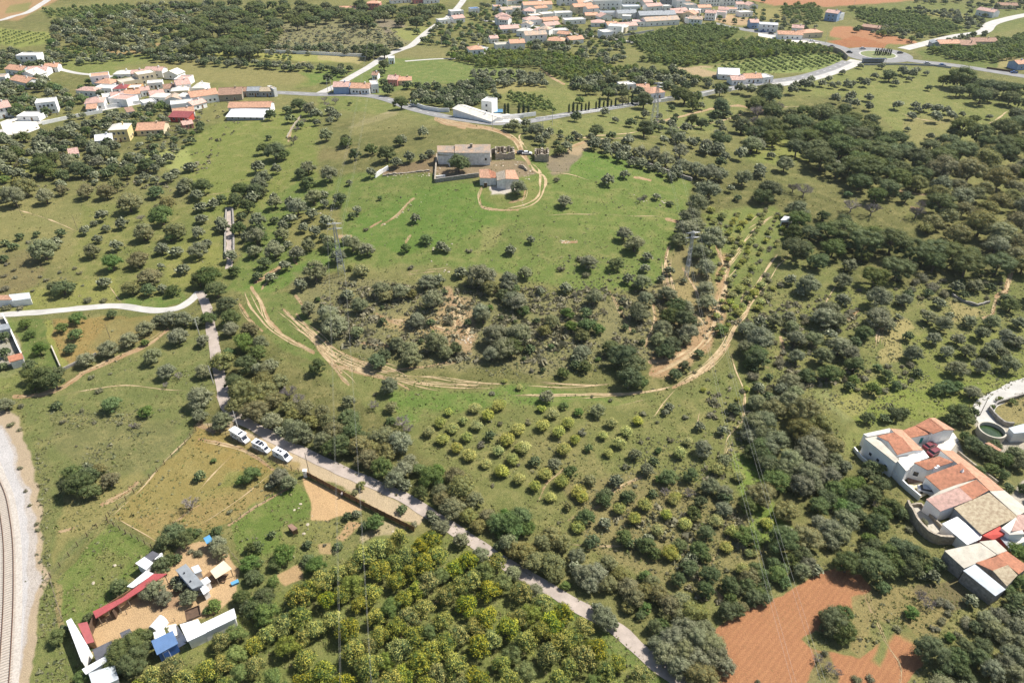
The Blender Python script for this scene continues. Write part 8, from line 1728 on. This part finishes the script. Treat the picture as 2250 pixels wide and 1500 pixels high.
tufts('weeds', [(ALLP, 11000, .55), ([(650,610),(1500,640),(1480,790),(1200,830),(800,800)], 6500, .38), ([(1230,1000),(1700,900),(1680,1320),(1300,1200)], 3500, .42), ([(1640,650),(2250,600),(2250,900),(1650,900)], 5000, .42), ([(80,960),(110,960),(110,1250),(150,1500),(70,1500)], 500, .3), ([(880,450),(1480,450),(1450,640),(900,620)], 900, .56), ([(100,900),(420,900),(380,1000),(150,1060)], 1800, .45)], 31)
tufts('grass_tufts', [(ALLP, 60000, .42)], 41, (.12, .34), 4, ((.115, .155, .035), (.24, .22, .09)))
tufts('tall_weeds', [([(660,620),(1480,640),(1460,780),(1100,810),(760,760)], 2600, .45), ([(1560,900),(1640,890),(1640,1340),(1500,1320)], 300, .5), ([(1640,680),(1880,640),(1900,830),(1650,880)], 900, .45), ([(0,180),(560,230),(420,420),(0,430)], 1500, .5), ([(560,60),(880,60),(860,120),(570,118)], 1200, .4), ([(1500,640),(1700,620),(1680,960),(1560,900)], 400, .5), ([(1300,1150),(1640,1050),(1640,1330)], 300, .5)], 37, (.5, 1.1), 9, ((.14, .14, .08), (.26, .24, .15)))
def stones(name, boxes, seed, size, mat):
    r = random.Random(seed); mb = MB(); v, f = ICO1; ff = [tuple(int(i) for i in q) for q in f]
    for P, n in boxes:
        P = np.array(P, float)
        for _ in range(n):
            px, py = r.uniform(P[:, 0].min(), P[:, 0].max()), r.uniform(P[:, 1].min(), P[:, 1].max())
            if not poly_in(px, py, P): continue
            g = G(px, py); s = r.uniform(*size); sx, sy, sz = s * r.uniform(.7, 1.4), s * r.uniform(.7, 1.4), s * r.uniform(.3, .6)
            mb.add([(g.x + q[0] * sx * r.uniform(.8, 1.15), g.y + q[1] * sy * r.uniform(.8, 1.15), g.z + q[2] * sz) for q in v], ff)
    tag(mb.build(name, MATS[mat]), kind='stuff')
stones('scattered_stones', [([(830,500),(860,470),(950,420),(900,470),(850,510)], 40), ([(840,384),(960,372),(960,386),(840,396)], 60), ([(955,395),(965,350),(970,395)], 14), ([(1150,365),(1175,365),(1170,395),(1150,395)], 20), ([(1085,345),(1150,345),(1150,365),(1085,365)], 14), ([(930,520),(990,500),(1000,600),(880,600)], 16), ([(955,600),(1010,560),(1000,600)], 8), ([(1230,528),(1270,526),(1268,534),(1236,536)], 14), ([(1380,425),(1490,440),(1480,460),(1400,450)], 26), ([(690,460),(740,450),(740,470),(700,475)], 12), ([(1260,640),(1290,640),(1280,650)], 6), ([(1140,420),(1170,470),(1150,465)], 12), ([(1480,750),(1500,740),(1500,760)], 10), ([(1960,230),(2150,270),(2000,300)], 16), ([(600,1060),(760,1180),(620,1180)], 12), ([(210,1220),(300,1240),(200,1300)], 8)], 3, (.15, .5), 'rubble')
stones('stone_heap', [([(822,1195),(860,1185),(852,1205),(826,1205)], 26), ([(860,1165),(885,1165),(884,1180),(866,1182)], 18), ([(1010,740),(1040,738),(1035,755),(1012,758)], 30), ([(2075,1125),(2095,1125),(2090,1140)], 12)], 4, (.15, .35), 'rubble')

# ------------------------------------------------------------------ air: thin even haze round camera and country
hm = bpy.data.materials.new('haze'); hm.use_nodes = True; hn = hm.node_tree.nodes; hn.remove(hn['Principled BSDF'])
hv = hn.new('ShaderNodeVolumePrincipled'); hv.inputs['Density'].default_value = .00006; hv.inputs['Color'].default_value = (.86, .93, 1, 1); hv.inputs['Anisotropy'].default_value = .3
hm.node_tree.links.new(hv.outputs[0], hn['Material Output'].inputs['Volume'])
mb = MB(); mb.box(-9000, 9000, -600, 11500, -3, 135); tag(mb.build('haze', hm), kind='stuff')
